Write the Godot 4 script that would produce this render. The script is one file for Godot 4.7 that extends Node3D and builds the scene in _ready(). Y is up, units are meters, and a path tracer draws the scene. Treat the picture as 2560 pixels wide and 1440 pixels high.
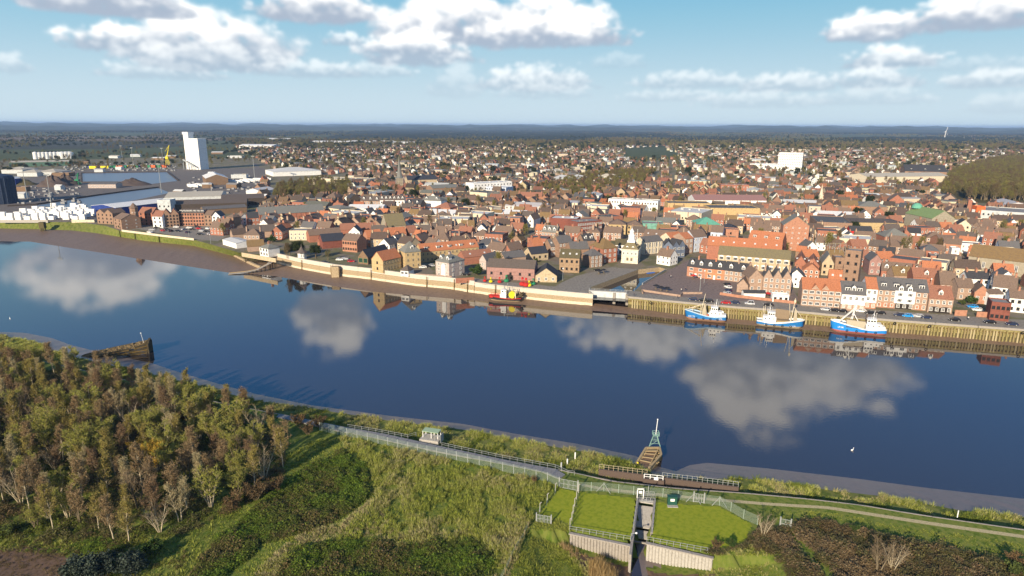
extends Node3D
# A tidal river with a wooded near bank and an old quayside town on the far bank.
# y is up, metres; the water stands at y = 0 and the town quays at y = 6.

var M := {}
var names := {}
var rng := RandomNumberGenerator.new()
var window_mesh := {}
var taken := []
var land_noise := FastNoiseLite.new()

func _ready():
	rng.seed = 11
	land_noise.seed = 5
	land_noise.frequency = 0.05
	land_noise.fractal_octaves = 3
	view_and_light()
	make_materials()
	river_and_banks()
	quays()
	town()
	town_rows()
	docks()
	far_country()
	near_bank()
	woods()
	ground_cover()
	boats()
	street_things()

# ---- view, sky, sun
func view_and_light():
	var cam := Camera3D.new()
	cam.name = "camera"
	cam.fov = 47.69
	cam.position = V3(0, 86, 0)
	cam.rotation = V3(deg_to_rad(-14.03), 0, 0)
	cam.basis = cam.basis * Basis(Vector3.BACK, deg_to_rad(0.25))
	cam.near = 1.0
	cam.far = 60000.0
	add_child(cam)
	var env := Environment.new()
	env.background_mode = Environment.BG_SKY
	var sky := Sky.new()
	var sm := PanoramaSkyMaterial.new()
	sm.panorama = sky_picture()
	sky.sky_material = sm
	env.sky = sky
	env.tonemap_mode = Environment.TONE_MAPPER_LINEAR
	env.tonemap_exposure = 1.7
	env.sdfgi_enabled = true
	env.ssao_enabled = true
	env.ssil_enabled = true
	env.fog_enabled = true
	env.fog_density = 0.00005
	env.fog_light_color = Color(0.68, 0.82, 1.0)
	var we := WorldEnvironment.new()
	we.name = "world_environment"
	we.environment = env
	add_child(we)
	var sun := DirectionalLight3D.new()
	sun.name = "sun"
	sun.light_energy = 1.5
	sun.light_color = Color(1.0, 0.93, 0.82)
	sun.light_angular_distance = 0.5
	sun.shadow_enabled = true
	var el := deg_to_rad(21.5)
	var az := deg_to_rad(27.0)
	sun.basis = Basis.looking_at(V3(sin(az) * cos(el), -sin(el), -cos(az) * cos(el)))
	add_child(sun)

# Cumulus: azimuth, height of the flat base, half width, thickness (degrees), density
func cumulus() -> Array:
	return [
		[-28.57, 5.32, 5.17, 1.83, 1.00],
		[-23.34, 4.72, 7.05, 4.73, 1.00],
		[-27.16, 3.44, 4.65, 1.27, 0.60],
		[-23.91, 4.27, 5.65, 1.93, 0.55],
		[-29.82, 7.83, 5.62, 2.66, 1.00],
		[-15.68, 8.19, 4.96, 3.24, 1.00],
		[-1.37, 6.95, 11.42, 4.50, 1.00],
		[2.52, 6.66, 7.55, 2.54, 0.90],
		[-7.89, 5.17, 5.27, 3.08, 0.95],
		[-8.46, 5.78, 4.44, 1.20, 0.80],
		[-13.73, 6.32, 1.71, 1.00, 0.60],
		[-16.44, 3.85, 4.56, 1.32, 0.60],
		[-11.14, 3.96, 3.01, 1.11, 0.45],
		[-4.94, 2.62, 2.39, 2.56, 0.35],
		[27.21, 6.38, 3.49, 1.95, 1.00],
		[33.53, 6.82, 4.35, 2.54, 1.00],
		[28.81, 4.39, 3.36, 1.54, 0.90],
		[2.01, 3.10, 5.25, 1.99, 0.80],
		[2.78, 2.40, 4.25, 1.26, 0.45],
		[14.79, 3.15, 4.99, 1.28, 0.55],
		[21.92, 2.84, 3.81, 1.40, 0.70],
		[27.96, 3.02, 3.16, 1.45, 0.80],
		[35.21, 2.82, 3.20, 1.29, 0.75],
		[13.15, 2.06, 4.22, 0.99, 0.45],
		[19.92, 1.65, 5.25, 1.26, 0.50],
		[27.94, 1.79, 3.91, 1.28, 0.45],
		[36.38, 1.15, 2.65, 1.56, 0.40],
		[-36.18, 3.47, 1.20, 1.24, 0.50],
		[8.85, 4.76, 2.50, 1.21, 0.20],
		[34.11, 3.96, 3.76, 0.88, 0.25],
		[-32.24, 9.02, 6.21, 4.79, 1.00],
		[-22.42, 10.15, 4.79, 2.18, 0.35],
		[-31.73, 10.00, 3.09, 4.17, 0.90],
		[-16.00, 14.76, 3.67, 5.09, 0.90],
		[-15.02, 16.36, 2.53, 3.03, 0.70],
		[12.07, 15.39, 8.73, 4.41, 1.00],
		[12.57, 16.40, 4.78, 4.39, 0.90],
		[21.39, 18.76, 6.35, 6.98, 1.00],
		[26.32, 18.22, 6.21, 5.54, 0.85],
		[28.56, 17.57, 4.94, 3.76, 0.70],
		[-21.81, 10.85, 2.67, 1.46, 0.30],
	]

func sky_picture() -> ImageTexture:
	var w := 2048
	var h := 1024
	var n := FastNoiseLite.new()
	n.seed = 3
	n.noise_type = FastNoiseLite.TYPE_SIMPLEX_SMOOTH
	n.frequency = 0.16
	n.fractal_octaves = 5
	n.fractal_gain = 0.55
	var data := PackedFloat32Array()
	data.resize(w * h * 3)
	var clouds := cumulus()
	# more of the same fair-weather clouds all round
	var r := RandomNumberGenerator.new()
	r.seed = 21
	for k in 90:
		var az := r.randf_range(66.0, 294.0)
		var el := 3.0 + 34.0 * pow(r.randf(), 1.7)
		var s := 0.35 + el * 0.045
		clouds.append([az if az < 180.0 else az - 360.0, el, r.randf_range(4.0, 9.0) * s, r.randf_range(2.2, 4.2) * s, r.randf_range(0.7, 1.0)])
	for y in h:
		var el := 90.0 - (y + 0.5) * 180.0 / h
		var t := clampf(el / 90.0, 0.0, 1.0)
		var c := V3(0.62, 0.76, 0.84)
		if el > 0.0:
			c = c.lerp(V3(0.25, 0.54, 0.72), smoothstep(0.0, 11.0, el))
			c = c.lerp(V3(0.075, 0.31, 0.74), smoothstep(8.0, 20.0, el))
			c = c.lerp(V3(0.045, 0.15, 0.40), smoothstep(17.0, 45.0, el))
		else:
			c = c.lerp(V3(0.16, 0.17, 0.15), smoothstep(0.0, -3.0, el))
		var row := []
		if el > 0.4 and el < 62.0:
			for k in clouds:
				if el > k[1] - 0.25 * k[3] - 0.4 and el < k[1] + k[3] * 1.5:
					row.append(k)
		var stretch := maxf(cos(deg_to_rad(el)), 0.3)
		var at := y * w * 3
		for x in w:
			var p := c
			if not row.is_empty():
				var az := (x + 0.5) * 360.0 / w - (360.0 if x >= w / 2 else 0.0)
				for k in row:
					var dx := absf(az - k[0])
					if dx > 180.0:
						dx = 360.0 - dx
					dx = dx * stretch / k[2]
					if dx > 1.25:
						continue
					var dy: float = (el - k[1]) / k[3]
					var size: float = 8.0 / k[3]
					var q := V2(az * stretch * 0.62, el * 1.1) * size
					var n1 := n.get_noise_2d(q.x + k[0] * 7.0, q.y)
					var n2 := n.get_noise_2d(q.x * 2.3 + 40.0, q.y * 2.3 + k[1] * 9.0)
					var f := 1.0 - dx * dx * 0.95 + n1 * 0.75 + n2 * 0.42
					if dy > 0.0:
						f -= dy * dy * 1.05 + dy * 0.1
					else:
						f -= dy * dy * 26.0
					f -= 0.02 if k[3] > 3.0 else -0.12
					var a: float = smoothstep(0.0, 0.6, f) * k[4]
					if a <= 0.0:
						continue
					var lit := clampf(0.06 + dy * 1.05 + n1 * 0.4 + n2 * 0.35, 0.0, 1.0)
					var g := V3(0.42, 0.5, 0.62).lerp(V3(1.3, 1.28, 1.24), smoothstep(0.0, 0.85, lit))
					var veil := clampf((7.0 - el) / 9.0, 0.0, 0.55)
					g = g.lerp(c, veil)
					p = p.lerp(g, a)
			data[at] = p.x * 0.6
			data[at + 1] = p.y * 0.6
			data[at + 2] = p.z * 0.6
			at += 3
	var im := Image.create_from_data(w, h, false, Image.FORMAT_RGBF, data.to_byte_array())
	return ImageTexture.create_from_image(im)

func V2(x: float, y: float) -> Vector2:
	return Vector2(x, y)

func V3(x: float, y: float, z: float) -> Vector3:
	return Vector3(x, y, z)

# ---- materials
func lin(r: float, g: float, b: float) -> Color:
	return Color(r, g, b).linear_to_srgb()

func noise_map(freq: float, octaves: int, ramp: Array, size := 512, seed_ := 1, kind := FastNoiseLite.TYPE_SIMPLEX_SMOOTH) -> NoiseTexture2D:
	var n := FastNoiseLite.new()
	n.seed = seed_
	n.noise_type = kind
	n.frequency = freq
	n.fractal_octaves = octaves
	n.fractal_gain = 0.62
	var t := NoiseTexture2D.new()
	t.width = size
	t.height = size
	t.seamless = true
	t.seamless_blend_skirt = 0.3
	t.noise = n
	var g := Gradient.new()
	var offs := PackedFloat32Array()
	var cols := PackedColorArray()
	for k in ramp:
		offs.append(k[0])
		cols.append(k[1])
	g.offsets = offs
	g.colors = cols
	t.color_ramp = g
	return t

func bump_map(freq: float, octaves: int, strength: float, size := 512, seed_ := 2) -> NoiseTexture2D:
	var n := FastNoiseLite.new()
	n.seed = seed_
	n.frequency = freq
	n.fractal_octaves = octaves
	var t := NoiseTexture2D.new()
	t.width = size
	t.height = size
	t.seamless = true
	t.as_normal_map = true
	t.bump_strength = strength
	t.noise = n
	return t

func grey(v: float) -> Color:
	return lin(v, v, v)

func mat(key: String, c: Color, rough := 0.9, tex: Texture2D = null, scale := 0.12) -> StandardMaterial3D:
	var m := StandardMaterial3D.new()
	m.resource_name = key
	m.albedo_color = c
	m.roughness = rough
	m.metallic_specular = 0.3
	if tex:
		m.albedo_texture = tex
		m.uv1_triplanar = true
		m.uv1_world_triplanar = true
		m.uv1_scale = Vector3.ONE * scale
	M[key] = m
	return m

func make_materials():
	var wear := noise_map(0.012, 6, [[0.0, grey(0.55)], [0.35, grey(0.8)], [0.6, grey(1.0)], [1.0, grey(0.9)]])
	var tiles := noise_map(0.02, 6, [[0.0, grey(0.42)], [0.4, grey(0.74)], [0.62, grey(1.0)], [1.0, grey(0.8)]], 512, 9)
	var moss := noise_map(0.015, 6, [[0.0, lin(0.5, 0.45, 0.4)], [0.45, lin(0.8, 0.8, 0.75)], [0.6, lin(1.0, 0.95, 0.7)], [1.0, lin(0.7, 0.75, 0.6)]], 512, 13)
	var walls := {
		"brick_red": [0.34, 0.145, 0.095], "brick_orange": [0.4, 0.2, 0.13], "brick_brown": [0.28, 0.18, 0.125], "brick_pale": [0.37, 0.26, 0.195], "brick_dark": [0.21, 0.075, 0.055],
		"brick_purple": [0.33, 0.19, 0.165], "brick_yellow": [0.46, 0.34, 0.18], "brick_pink": [0.4, 0.19, 0.16], "salmon": [0.55, 0.22, 0.12], "stone_grey": [0.33, 0.29, 0.22], "stone_beige": [0.48, 0.38, 0.25],
		"stone_brown": [0.32, 0.22, 0.14], "cream": [0.62, 0.54, 0.4], "pinkish": [0.46, 0.38, 0.34], "sand": [0.5, 0.36, 0.18], "timber": [0.2, 0.13, 0.08], "timber_dark": [0.07, 0.055, 0.045],
	}
	for k in walls:
		mat(k, lin(walls[k][0], walls[k][1], walls[k][2]), 0.9, wear, 0.11)
	var paints := {
		"white": [0.78, 0.77, 0.74], "cladding_blue": [0.14, 0.17, 0.23], "pale_blue": [0.5, 0.56, 0.66], "shed_blue": [0.025, 0.05, 0.22], "pale_grey": [0.5, 0.52, 0.52], "orange_panel": [0.65, 0.14, 0.04],
		"glass_green": [0.17, 0.36, 0.29], "red_paint": [0.5, 0.03, 0.025], "green_paint": [0.03, 0.22, 0.1], "yellow_paint": [0.8, 0.65, 0.02], "black_paint": [0.025, 0.025, 0.028], "mid_grey": [0.25, 0.25, 0.25], "green_shed": [0.08, 0.15, 0.11], "navy": [0.03, 0.045, 0.08],
	}
	for k in paints:
		mat(k, lin(paints[k][0], paints[k][1], paints[k][2]), 0.6, wear, 0.05)
	var roofs := {
		"slate": [0.135, 0.13, 0.13], "slate_dark": [0.06, 0.06, 0.065], "slate_grey": [0.2, 0.2, 0.18], "slate_brown": [0.13, 0.105, 0.09], "slate_navy": [0.045, 0.05, 0.065],
		"tile_brown": [0.2, 0.14, 0.105], "tile_red": [0.31, 0.145, 0.095], "tile_orange": [0.46, 0.18, 0.09], "tile_dark": [0.11, 0.08, 0.065], "tile_pink": [0.34, 0.19, 0.17],
		"flat_grey": [0.26, 0.25, 0.24], "flat_white": [0.6, 0.6, 0.58], "flat_dark": [0.12, 0.12, 0.12], "teal": [0.14, 0.4, 0.29], "roof_green": [0.2, 0.28, 0.12], "roof_white": [0.75, 0.75, 0.73], "roof_cream": [0.48, 0.44, 0.36],
	}
	for k in roofs:
		mat(k, lin(roofs[k][0], roofs[k][1], roofs[k][2]), 0.85, tiles, 0.14)
	mat("tile_moss", lin(0.22, 0.15, 0.085), 0.95, moss, 0.12)
	mat("tile_moss_grey", lin(0.21, 0.18, 0.12), 0.95, moss, 0.12)
	mat("tile_moss_dark", lin(0.12, 0.105, 0.07), 0.95, moss, 0.12)
	mat("white_stone", lin(0.66, 0.61, 0.5), 0.9, wear, 0.11)
	mat("kiosk_green", lin(0.02, 0.075, 0.055), 0.5)
	mat("copper_green", lin(0.22, 0.36, 0.3), 0.7)
	mat("roof_pale_green", lin(0.3, 0.4, 0.26), 0.7)
	mat("old_wood_dark", lin(0.075, 0.06, 0.035), 0.95, wear, 0.4)
	mat("boat_blue", lin(0.02, 0.16, 0.42), 0.45, wear, 0.3)
	mat("boat_blue_bright", lin(0.02, 0.22, 0.6), 0.4, wear, 0.3)
	mat("boat_pale_blue", lin(0.42, 0.55, 0.65), 0.5, wear, 0.3)
	mat("hull_tan", lin(0.38, 0.22, 0.14), 0.7, wear, 0.3)
	mat("hull_cream", lin(0.45, 0.36, 0.24), 0.7, wear, 0.3)
	mat("hull_red", lin(0.5, 0.17, 0.15), 0.7, wear, 0.3)
	mat("deck_grey", lin(0.28, 0.25, 0.2), 0.8, wear, 0.4)
	mat("net_pale", lin(0.4, 0.35, 0.26), 0.95, wear, 0.5)
	mat("net_brown", lin(0.24, 0.18, 0.12), 0.95, wear, 0.5)
	mat("cover_blue", lin(0.02, 0.13, 0.5), 0.6)
	mat("silver", lin(0.45, 0.46, 0.48), 0.3)
	mat("car_black", lin(0.015, 0.015, 0.018), 0.25)
	mat("car_red", lin(0.35, 0.015, 0.02), 0.3)
	mat("navy_car", lin(0.02, 0.03, 0.07), 0.25)
	mat("car_blue", lin(0.02, 0.25, 0.6), 0.3)
	var pane := mat("pane", lin(0.02, 0.022, 0.026), 0.12)
	pane.metallic_specular = 0.5
	mat("frame_white", lin(0.8, 0.79, 0.76), 0.5)
	mat("frame_stone", lin(0.4, 0.33, 0.22), 0.8)
	mat("door_dark", lin(0.03, 0.024, 0.02), 0.7)
	mat("tyre", lin(0.02, 0.02, 0.02), 0.9)
	mat("chrome", lin(0.5, 0.5, 0.5), 0.3)
	mat("steel", lin(0.3, 0.32, 0.32), 0.5)
	mat("steel_light", lin(0.29, 0.3, 0.29), 0.5)
	mat("wire", lin(0.26, 0.32, 0.26), 0.6)
	mat("walk_grey", lin(0.25, 0.245, 0.24), 0.9, wear, 0.25)
	mat("concrete", lin(0.31, 0.28, 0.245), 0.9, wear, 0.25)
	mat("concrete_pale", lin(0.4, 0.375, 0.335), 0.9, wear, 0.25)
	mat("rust", lin(0.105, 0.077, 0.063), 0.9, wear, 0.4)
	mat("rubble", lin(0.2, 0.15, 0.09), 0.95, moss, 0.3)
	mat("weed_wood", lin(0.17, 0.12, 0.05), 0.95, moss, 0.4)
	mat("old_wood", lin(0.33, 0.25, 0.14), 0.95, wear, 0.4)
	mat("quay_pale", lin(0.56, 0.5, 0.42), 0.9, wear, 0.2)
	mat("quay_stone", lin(0.4, 0.32, 0.22), 0.9, noise_map(0.014, 6, [[0.0, lin(0.4, 0.36, 0.25)], [0.42, lin(0.68, 0.64, 0.54)], [0.62, lin(1, 1, 1)], [1.0, lin(0.85, 0.7, 0.6)]], 512, 31), 0.2)
	mat("pile_pale", lin(0.36, 0.3, 0.17), 0.95)
	mat("pile_brown", lin(0.23, 0.18, 0.09), 0.95)
	mat("pile_weed", lin(0.31, 0.26, 0.125), 0.95, noise_map(0.02, 5, [[0.0, lin(0.4, 0.4, 0.3)], [0.5, lin(0.8, 0.8, 0.7)], [1.0, lin(1, 1, 1)]], 256, 33), 0.2)
	mat("pile_dark", lin(0.09, 0.075, 0.035), 0.95)
	# ground
	var soil := noise_map(0.01, 7, [[0.0, grey(0.5)], [0.4, grey(0.8)], [0.6, grey(1.0)], [1.0, grey(0.75)]], 1024, 41)
	mat("asphalt", lin(0.16, 0.14, 0.125), 0.9, soil, 0.03)
	mat("paving", lin(0.215, 0.165, 0.145), 0.9, soil, 0.06)
	mat("paving_grey", lin(0.25, 0.225, 0.19), 0.9, soil, 0.06)
	mat("town_ground", lin(0.18, 0.155, 0.115), 0.95, noise_map(0.012, 7, [[0.0, lin(0.45, 0.6, 0.35)], [0.42, lin(0.8, 0.85, 0.6)], [0.55, lin(1.0, 1.0, 1.0)], [1.0, lin(0.85, 0.75, 0.75)]], 1024, 43), 0.004)
	var mud := mat("mud", lin(0.19, 0.125, 0.08), 0.55, noise_map(0.012, 6, [[0.0, grey(0.55)], [0.45, grey(0.9)], [0.7, grey(1.0)], [1.0, grey(0.8)]], 1024, 45), 0.03)
	mud.metallic_specular = 0.45
	var wet := mat("wet_mud", lin(0.17, 0.135, 0.12), 0.38, noise_map(0.012, 6, [[0.0, grey(0.7)], [0.5, grey(0.95)], [1.0, grey(0.85)]], 1024, 47), 0.03)
	wet.metallic_specular = 0.5
	var g1 := noise_map(0.009, 7, [[0.0, lin(0.3, 0.42, 0.2)], [0.36, lin(0.62, 0.8, 0.4)], [0.52, lin(0.95, 1.0, 0.8)], [0.64, lin(1.25, 1.05, 0.9)], [1.0, lin(0.8, 0.9, 0.6)]], 1024, 51)
	mat("rough_grass", lin(0.15, 0.17, 0.04), 0.95, g1, 0.06)
	mat("bank_grass", lin(0.15, 0.155, 0.045), 0.95, g1, 0.045)
	mat("lawn", lin(0.235, 0.265, 0.02), 0.95, noise_map(0.012, 7, [[0.0, lin(0.6, 0.72, 0.5)], [0.42, lin(0.85, 0.9, 0.75)], [0.6, lin(1.1, 1.0, 1.0)], [1.0, lin(0.8, 0.95, 0.8)]], 1024, 53), 0.06)
	mat("wood_floor", lin(0.085, 0.065, 0.03), 0.95, g1, 0.05)
	mat("earth", lin(0.14, 0.09, 0.06), 0.95, soil, 0.1)
	mat("gravel_path", lin(0.46, 0.39, 0.22), 0.95, soil, 0.2)
	mat("field_green", lin(0.07, 0.085, 0.03), 0.95, soil, 0.002)
	mat("field_brown", lin(0.17, 0.125, 0.085), 0.95, soil, 0.002)
	mat("field_dark", lin(0.05, 0.05, 0.03), 0.95, soil, 0.002)
	mat("wood_far", lin(0.03, 0.038, 0.02), 0.95, noise_map(0.03, 5, [[0.0, grey(0.4)], [1.0, grey(1.0)]], 512, 55), 0.004)
	mat("hill", lin(0.06, 0.065, 0.04), 0.95, noise_map(0.012, 6, [[0.0, lin(0.45, 0.5, 0.4)], [0.48, lin(0.6, 0.7, 0.5)], [0.55, lin(1.6, 1.3, 1.2)], [1.0, lin(1.0, 1.1, 0.8)]], 512, 57), 0.0006)
	var water := mat("river_water", lin(0.032, 0.026, 0.026), 0.03)
	water.metallic_specular = 1.0
	water.normal_enabled = true
	water.normal_texture = bump_map(0.02, 4, 2.0, 512, 61)
	water.normal_scale = 0.035
	water.uv1_triplanar = true
	water.uv1_world_triplanar = true
	water.uv1_scale = Vector3.ONE * 0.06
	var dock := mat("dock_water", lin(0.025, 0.05, 0.09), 0.3)
	dock.metallic_specular = 1.0
	var vc := mat("painted", Color.WHITE, 0.9)
	vc.vertex_color_use_as_albedo = true
	var vt := mat("painted_worn", Color.WHITE, 0.9, tiles, 0.14)
	vt.vertex_color_use_as_albedo = true
	var leaf := mat("leafage", Color.WHITE, 0.85)
	leaf.vertex_color_use_as_albedo = true
	leaf.backlight_enabled = true
	leaf.backlight = lin(0.35, 0.36, 0.14)
	mat("bark", lin(0.17, 0.135, 0.085), 0.95)
	mat("bark_pale", lin(0.4, 0.34, 0.23), 0.9)
	mat("bark_dark", lin(0.11, 0.085, 0.055), 0.95)

# ---- shapes
func begin() -> SurfaceTool:
	var s := SurfaceTool.new()
	s.begin(Mesh.PRIMITIVE_TRIANGLES)
	s.set_smooth_group(-1)
	return s

func quad(s: SurfaceTool, a: Vector3, b: Vector3, c: Vector3, d: Vector3):
	s.add_vertex(a); s.add_vertex(b); s.add_vertex(c)
	s.add_vertex(a); s.add_vertex(c); s.add_vertex(d)

func tri(s: SurfaceTool, a: Vector3, b: Vector3, c: Vector3):
	s.add_vertex(a); s.add_vertex(b); s.add_vertex(c)

# eight corners: bottom four counted clockwise from above, then the top four
func hexa(s: SurfaceTool, p: Array):
	quad(s, p[4], p[5], p[6], p[7])
	quad(s, p[3], p[2], p[1], p[0])
	for k in 4:
		var n := (k + 1) % 4
		quad(s, p[k], p[n], p[n + 4], p[k + 4])

func box(s: SurfaceTool, c: Vector3, z: Vector3, t := Transform3D()):
	var h := z / 2.0
	var p := []
	for y in [-h.y, h.y]:
		for q in [[-1, -1], [1, -1], [1, 1], [-1, 1]]:
			p.append(t * (c + V3(q[0] * h.x, y, q[1] * h.z)))
	hexa(s, p)

# a bar between two points
func bar(s: SurfaceTool, a: Vector3, b: Vector3, w: float, h := -1.0):
	if h < 0.0:
		h = w
	var f := (b - a).normalized()
	var side := f.cross(Vector3.UP)
	side = side.normalized() if side.length() > 0.01 else Vector3.RIGHT
	var up := side.cross(f)
	var p := []
	for e in [a, b]:
		for q in [[-1, -1], [1, -1], [1, 1], [-1, 1]]:
			p.append(e + side * q[0] * w * 0.5 + up * q[1] * h * 0.5)
	hexa(s, [p[0], p[1], p[2], p[3], p[4], p[5], p[6], p[7]])

func tube(s: SurfaceTool, a: Vector3, b: Vector3, r0: float, r1: float, n := 6, caps := true):
	var f := (b - a).normalized()
	var side := f.cross(Vector3.UP)
	side = side.normalized() if side.length() > 0.05 else Vector3.RIGHT
	var up := side.cross(f).normalized()
	for k in n:
		var a0 := TAU * k / n
		var a1 := TAU * (k + 1) / n
		var d0 := side * cos(a0) + up * sin(a0)
		var d1 := side * cos(a1) + up * sin(a1)
		quad(s, a + d0 * r0, a + d1 * r0, b + d1 * r1, b + d0 * r1)
		if caps:
			tri(s, b, b + d0 * r1, b + d1 * r1)
			tri(s, a, a + d1 * r0, a + d0 * r0)

func lathe(s: SurfaceTool, profile: Array, n: int, t := Transform3D()):
	for k in n:
		var a0 := TAU * k / n
		var a1 := TAU * (k + 1) / n
		for j in profile.size() - 1:
			var p: Vector2 = profile[j]
			var q: Vector2 = profile[j + 1]
			quad(s, t * V3(p.x * cos(a1), p.y, p.x * sin(a1)), t * V3(p.x * cos(a0), p.y, p.x * sin(a0)), t * V3(q.x * cos(a0), q.y, q.x * sin(a0)), t * V3(q.x * cos(a1), q.y, q.x * sin(a1)))

# convex outline (counted clockwise seen from +z) pushed from z0 to z1
func prism(s: SurfaceTool, o: Array, z0: float, z1: float, t := Transform3D()):
	var n := o.size()
	for k in n:
		var a: Vector2 = o[k]
		var b: Vector2 = o[(k + 1) % n]
		quad(s, t * V3(a.x, a.y, z1), t * V3(a.x, a.y, z0), t * V3(b.x, b.y, z0), t * V3(b.x, b.y, z1))
		if k > 0 and k < n - 1:
			tri(s, t * V3(o[0].x, o[0].y, z1), t * V3(a.x, a.y, z1), t * V3(b.x, b.y, z1))
			tri(s, t * V3(o[0].x, o[0].y, z0), t * V3(b.x, b.y, z0), t * V3(a.x, a.y, z0))

func slab(s: SurfaceTool, a: Vector3, b: Vector3, c: Vector3, d: Vector3, thick: float):
	var n := (c - a).cross(b - a).normalized()
	if n.y < 0.0:
		n = -n
	var k := -n * thick
	hexa(s, [a + k, b + k, c + k, d + k, a, b, c, d])

func mesh_of(s: SurfaceTool, key: String, into: ArrayMesh = null) -> ArrayMesh:
	s.generate_normals()
	var at := into.get_surface_count() if into else 0
	var m := s.commit(into)
	if m.get_surface_count() > at:
		m.surface_set_material(at, M[key])
	return m

func numbered(called: String) -> String:
	var n: int = names.get(called, 0)
	names[called] = n + 1
	return called if n == 0 else "%s_%03d" % [called, n]

func put(called: String, mesh: Mesh, parent: Node = null, at := Vector3.ZERO, turn := 0.0) -> MeshInstance3D:
	var o := MeshInstance3D.new()
	o.mesh = mesh
	o.position = at
	o.rotation.y = turn
	if parent:
		o.name = called
		parent.add_child(o, true)
	else:
		o.name = numbered(called)
		add_child(o)
	return o

func obj(called: String, s: SurfaceTool, key: String, parent: Node = null) -> MeshInstance3D:
	return put(called, mesh_of(s, key), parent)

func tag(o: Node, label: String, category: String, group := "") -> Node:
	o.set_meta("label", label)
	o.set_meta("category", category)
	if group:
		o.set_meta("group", group)
	return o

func kind(o: Node, k: String) -> Node:
	o.set_meta("kind", k)
	return o

func thing(called: String, label: String, category: String, at := Vector3.ZERO, turn := 0.0, group := "") -> Node3D:
	var o := Node3D.new()
	o.name = numbered(called)
	o.position = at
	o.rotation.y = turn
	add_child(o)
	tag(o, label, category, group)
	return o

func again(o: Node3D, at: Vector3, turn: float, label: String, called := "") -> Node3D:
	var c: Node3D = o.duplicate()
	var base := String(o.name)
	var cut := base.rfind("_")
	if cut > 0 and base.substr(cut + 1).is_valid_int():
		base = base.substr(0, cut)
	c.name = numbered(called if called else base)
	add_child(c)
	c.position = at
	c.rotation.y = turn
	c.set_meta("label", label)
	return c

func along(p: Array, x: float) -> float:
	if x <= p[0].x:
		return p[0].y
	for k in p.size() - 1:
		if x <= p[k + 1].x:
			return lerpf(p[k].y, p[k + 1].y, (x - p[k].x) / (p[k + 1].x - p[k].x))
	return p[-1].y

func inside(p: Array, x: float, z: float) -> bool:
	return Geometry2D.is_point_in_polygon(V2(x, z), PackedVector2Array(p))

func sheet(called: String, p: Array, y: float, key: String, thick := 0.0) -> MeshInstance3D:
	var s := begin()
	var poly := PackedVector2Array(p)
	if Geometry2D.is_polygon_clockwise(poly):
		poly.reverse()
	var t := Geometry2D.triangulate_polygon(poly)
	for k in range(0, t.size(), 3):
		var a := poly[t[k]]
		var b := poly[t[k + 1]]
		var c := poly[t[k + 2]]
		if (b - a).cross(c - a) < 0.0:
			var q := b
			b = c
			c = q
		tri(s, V3(a.x, y, a.y), V3(b.x, y, b.y), V3(c.x, y, c.y))
	if thick > 0.0:
		for k in poly.size():
			var a := poly[k]
			var b := poly[(k + 1) % poly.size()]
			quad(s, V3(a.x, y, a.y), V3(a.x, y - thick, a.y), V3(b.x, y - thick, b.y), V3(b.x, y, b.y))
	return obj(called, s, key)

# a sheet that follows the near land
func draped(called: String, p: Array, lift: float, key: String, cell := 0.5):
	var lo := V2(INF, INF)
	var hi := -lo
	for v in p:
		lo = lo.min(v)
		hi = hi.max(v)
	var s := begin()
	s.set_smooth_group(0)
	for i in int((hi.x - lo.x) / cell):
		for j in int((hi.y - lo.y) / cell):
			var x := lo.x + i * cell
			var z := lo.y + j * cell
			if not inside(p, x + cell / 2, z + cell / 2):
				continue
			var q := []
			for c in [[0, 0], [1, 0], [1, 1], [0, 1]]:
				var v := V3(x + c[0] * cell, 0, z + c[1] * cell)
				v.y = land_height(v.x, v.z) + lift
				q.append(v)
			quad(s, q[0], q[1], q[2], q[3])
	kind(obj(called, s, key), "structure")

# ---- river, banks, quays
# far bank, left to right: water's edge, foot of wall or bank, top edge
var far_water := [V2(-614.5, -499.5), V2(-476.6, -484.8), V2(-383.9, -482), V2(-360.6, -480.8), V2(-166.3, -377.4), V2(-150.5, -374.5), V2(-139, -370.6), V2(-118.9, -358.8), V2(-96.5, -346), V2(-74.9, -334.9), V2(-45.4, -325.4), V2(-13.7, -316.5), V2(7.3, -309.3), V2(29, -303.2), V2(53.8, -295.3), V2(73.6, -287.1), V2(110.1, -276.6), V2(138.2, -268.3), V2(154.9, -262), V2(207.4, -250.4), V2(266.4, -238.5)]
var far_foot := [V2(-680.3, -555.4), V2(-534, -545.9), V2(-426.6, -538), V2(-390.9, -534.7), V2(-361.5, -529.2), V2(-332.2, -515.7), V2(-275.5, -481.9), V2(-228.4, -461.3), V2(-185.5, -425.4), V2(-164.5, -410.1), V2(-150.7, -406.6), V2(-127.3, -385.7), V2(-103.6, -373), V2(-80.4, -363.1), V2(-46.7, -343.7), V2(-14.3, -332), V2(7.5, -319.3), V2(25.8, -316.5), V2(37.9, -311.4), V2(56.4, -303.7), V2(74.9, -292.9), V2(109.3, -281.9), V2(140.7, -273.9), V2(158, -267.8), V2(211.6, -256.2), V2(271.5, -243.7)]
var far_top := [V2(-687.1, -562.5), V2(-536.5, -549.9), V2(-428.2, -541.4), V2(-359.7, -538.8), V2(-326.5, -519.8), V2(-301.3, -496), V2(-259.4, -474.7), V2(-227.1, -458.2), V2(-198, -432.1), V2(-174.2, -410), V2(-159, -403.7), V2(-149.7, -405.2), V2(-127.3, -386.8), V2(-102.8, -371.1), V2(-79.6, -360.8), V2(-52.4, -346.2), V2(-31.7, -339), V2(-14.1, -328.5), V2(7.5, -319.4), V2(37, -308.7), V2(56.2, -304.4), V2(75.4, -296.6), V2(103.4, -286.6), V2(127.4, -280.4), V2(152.1, -270.1), V2(209.3, -254.5), V2(267.9, -241.5)]
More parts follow.
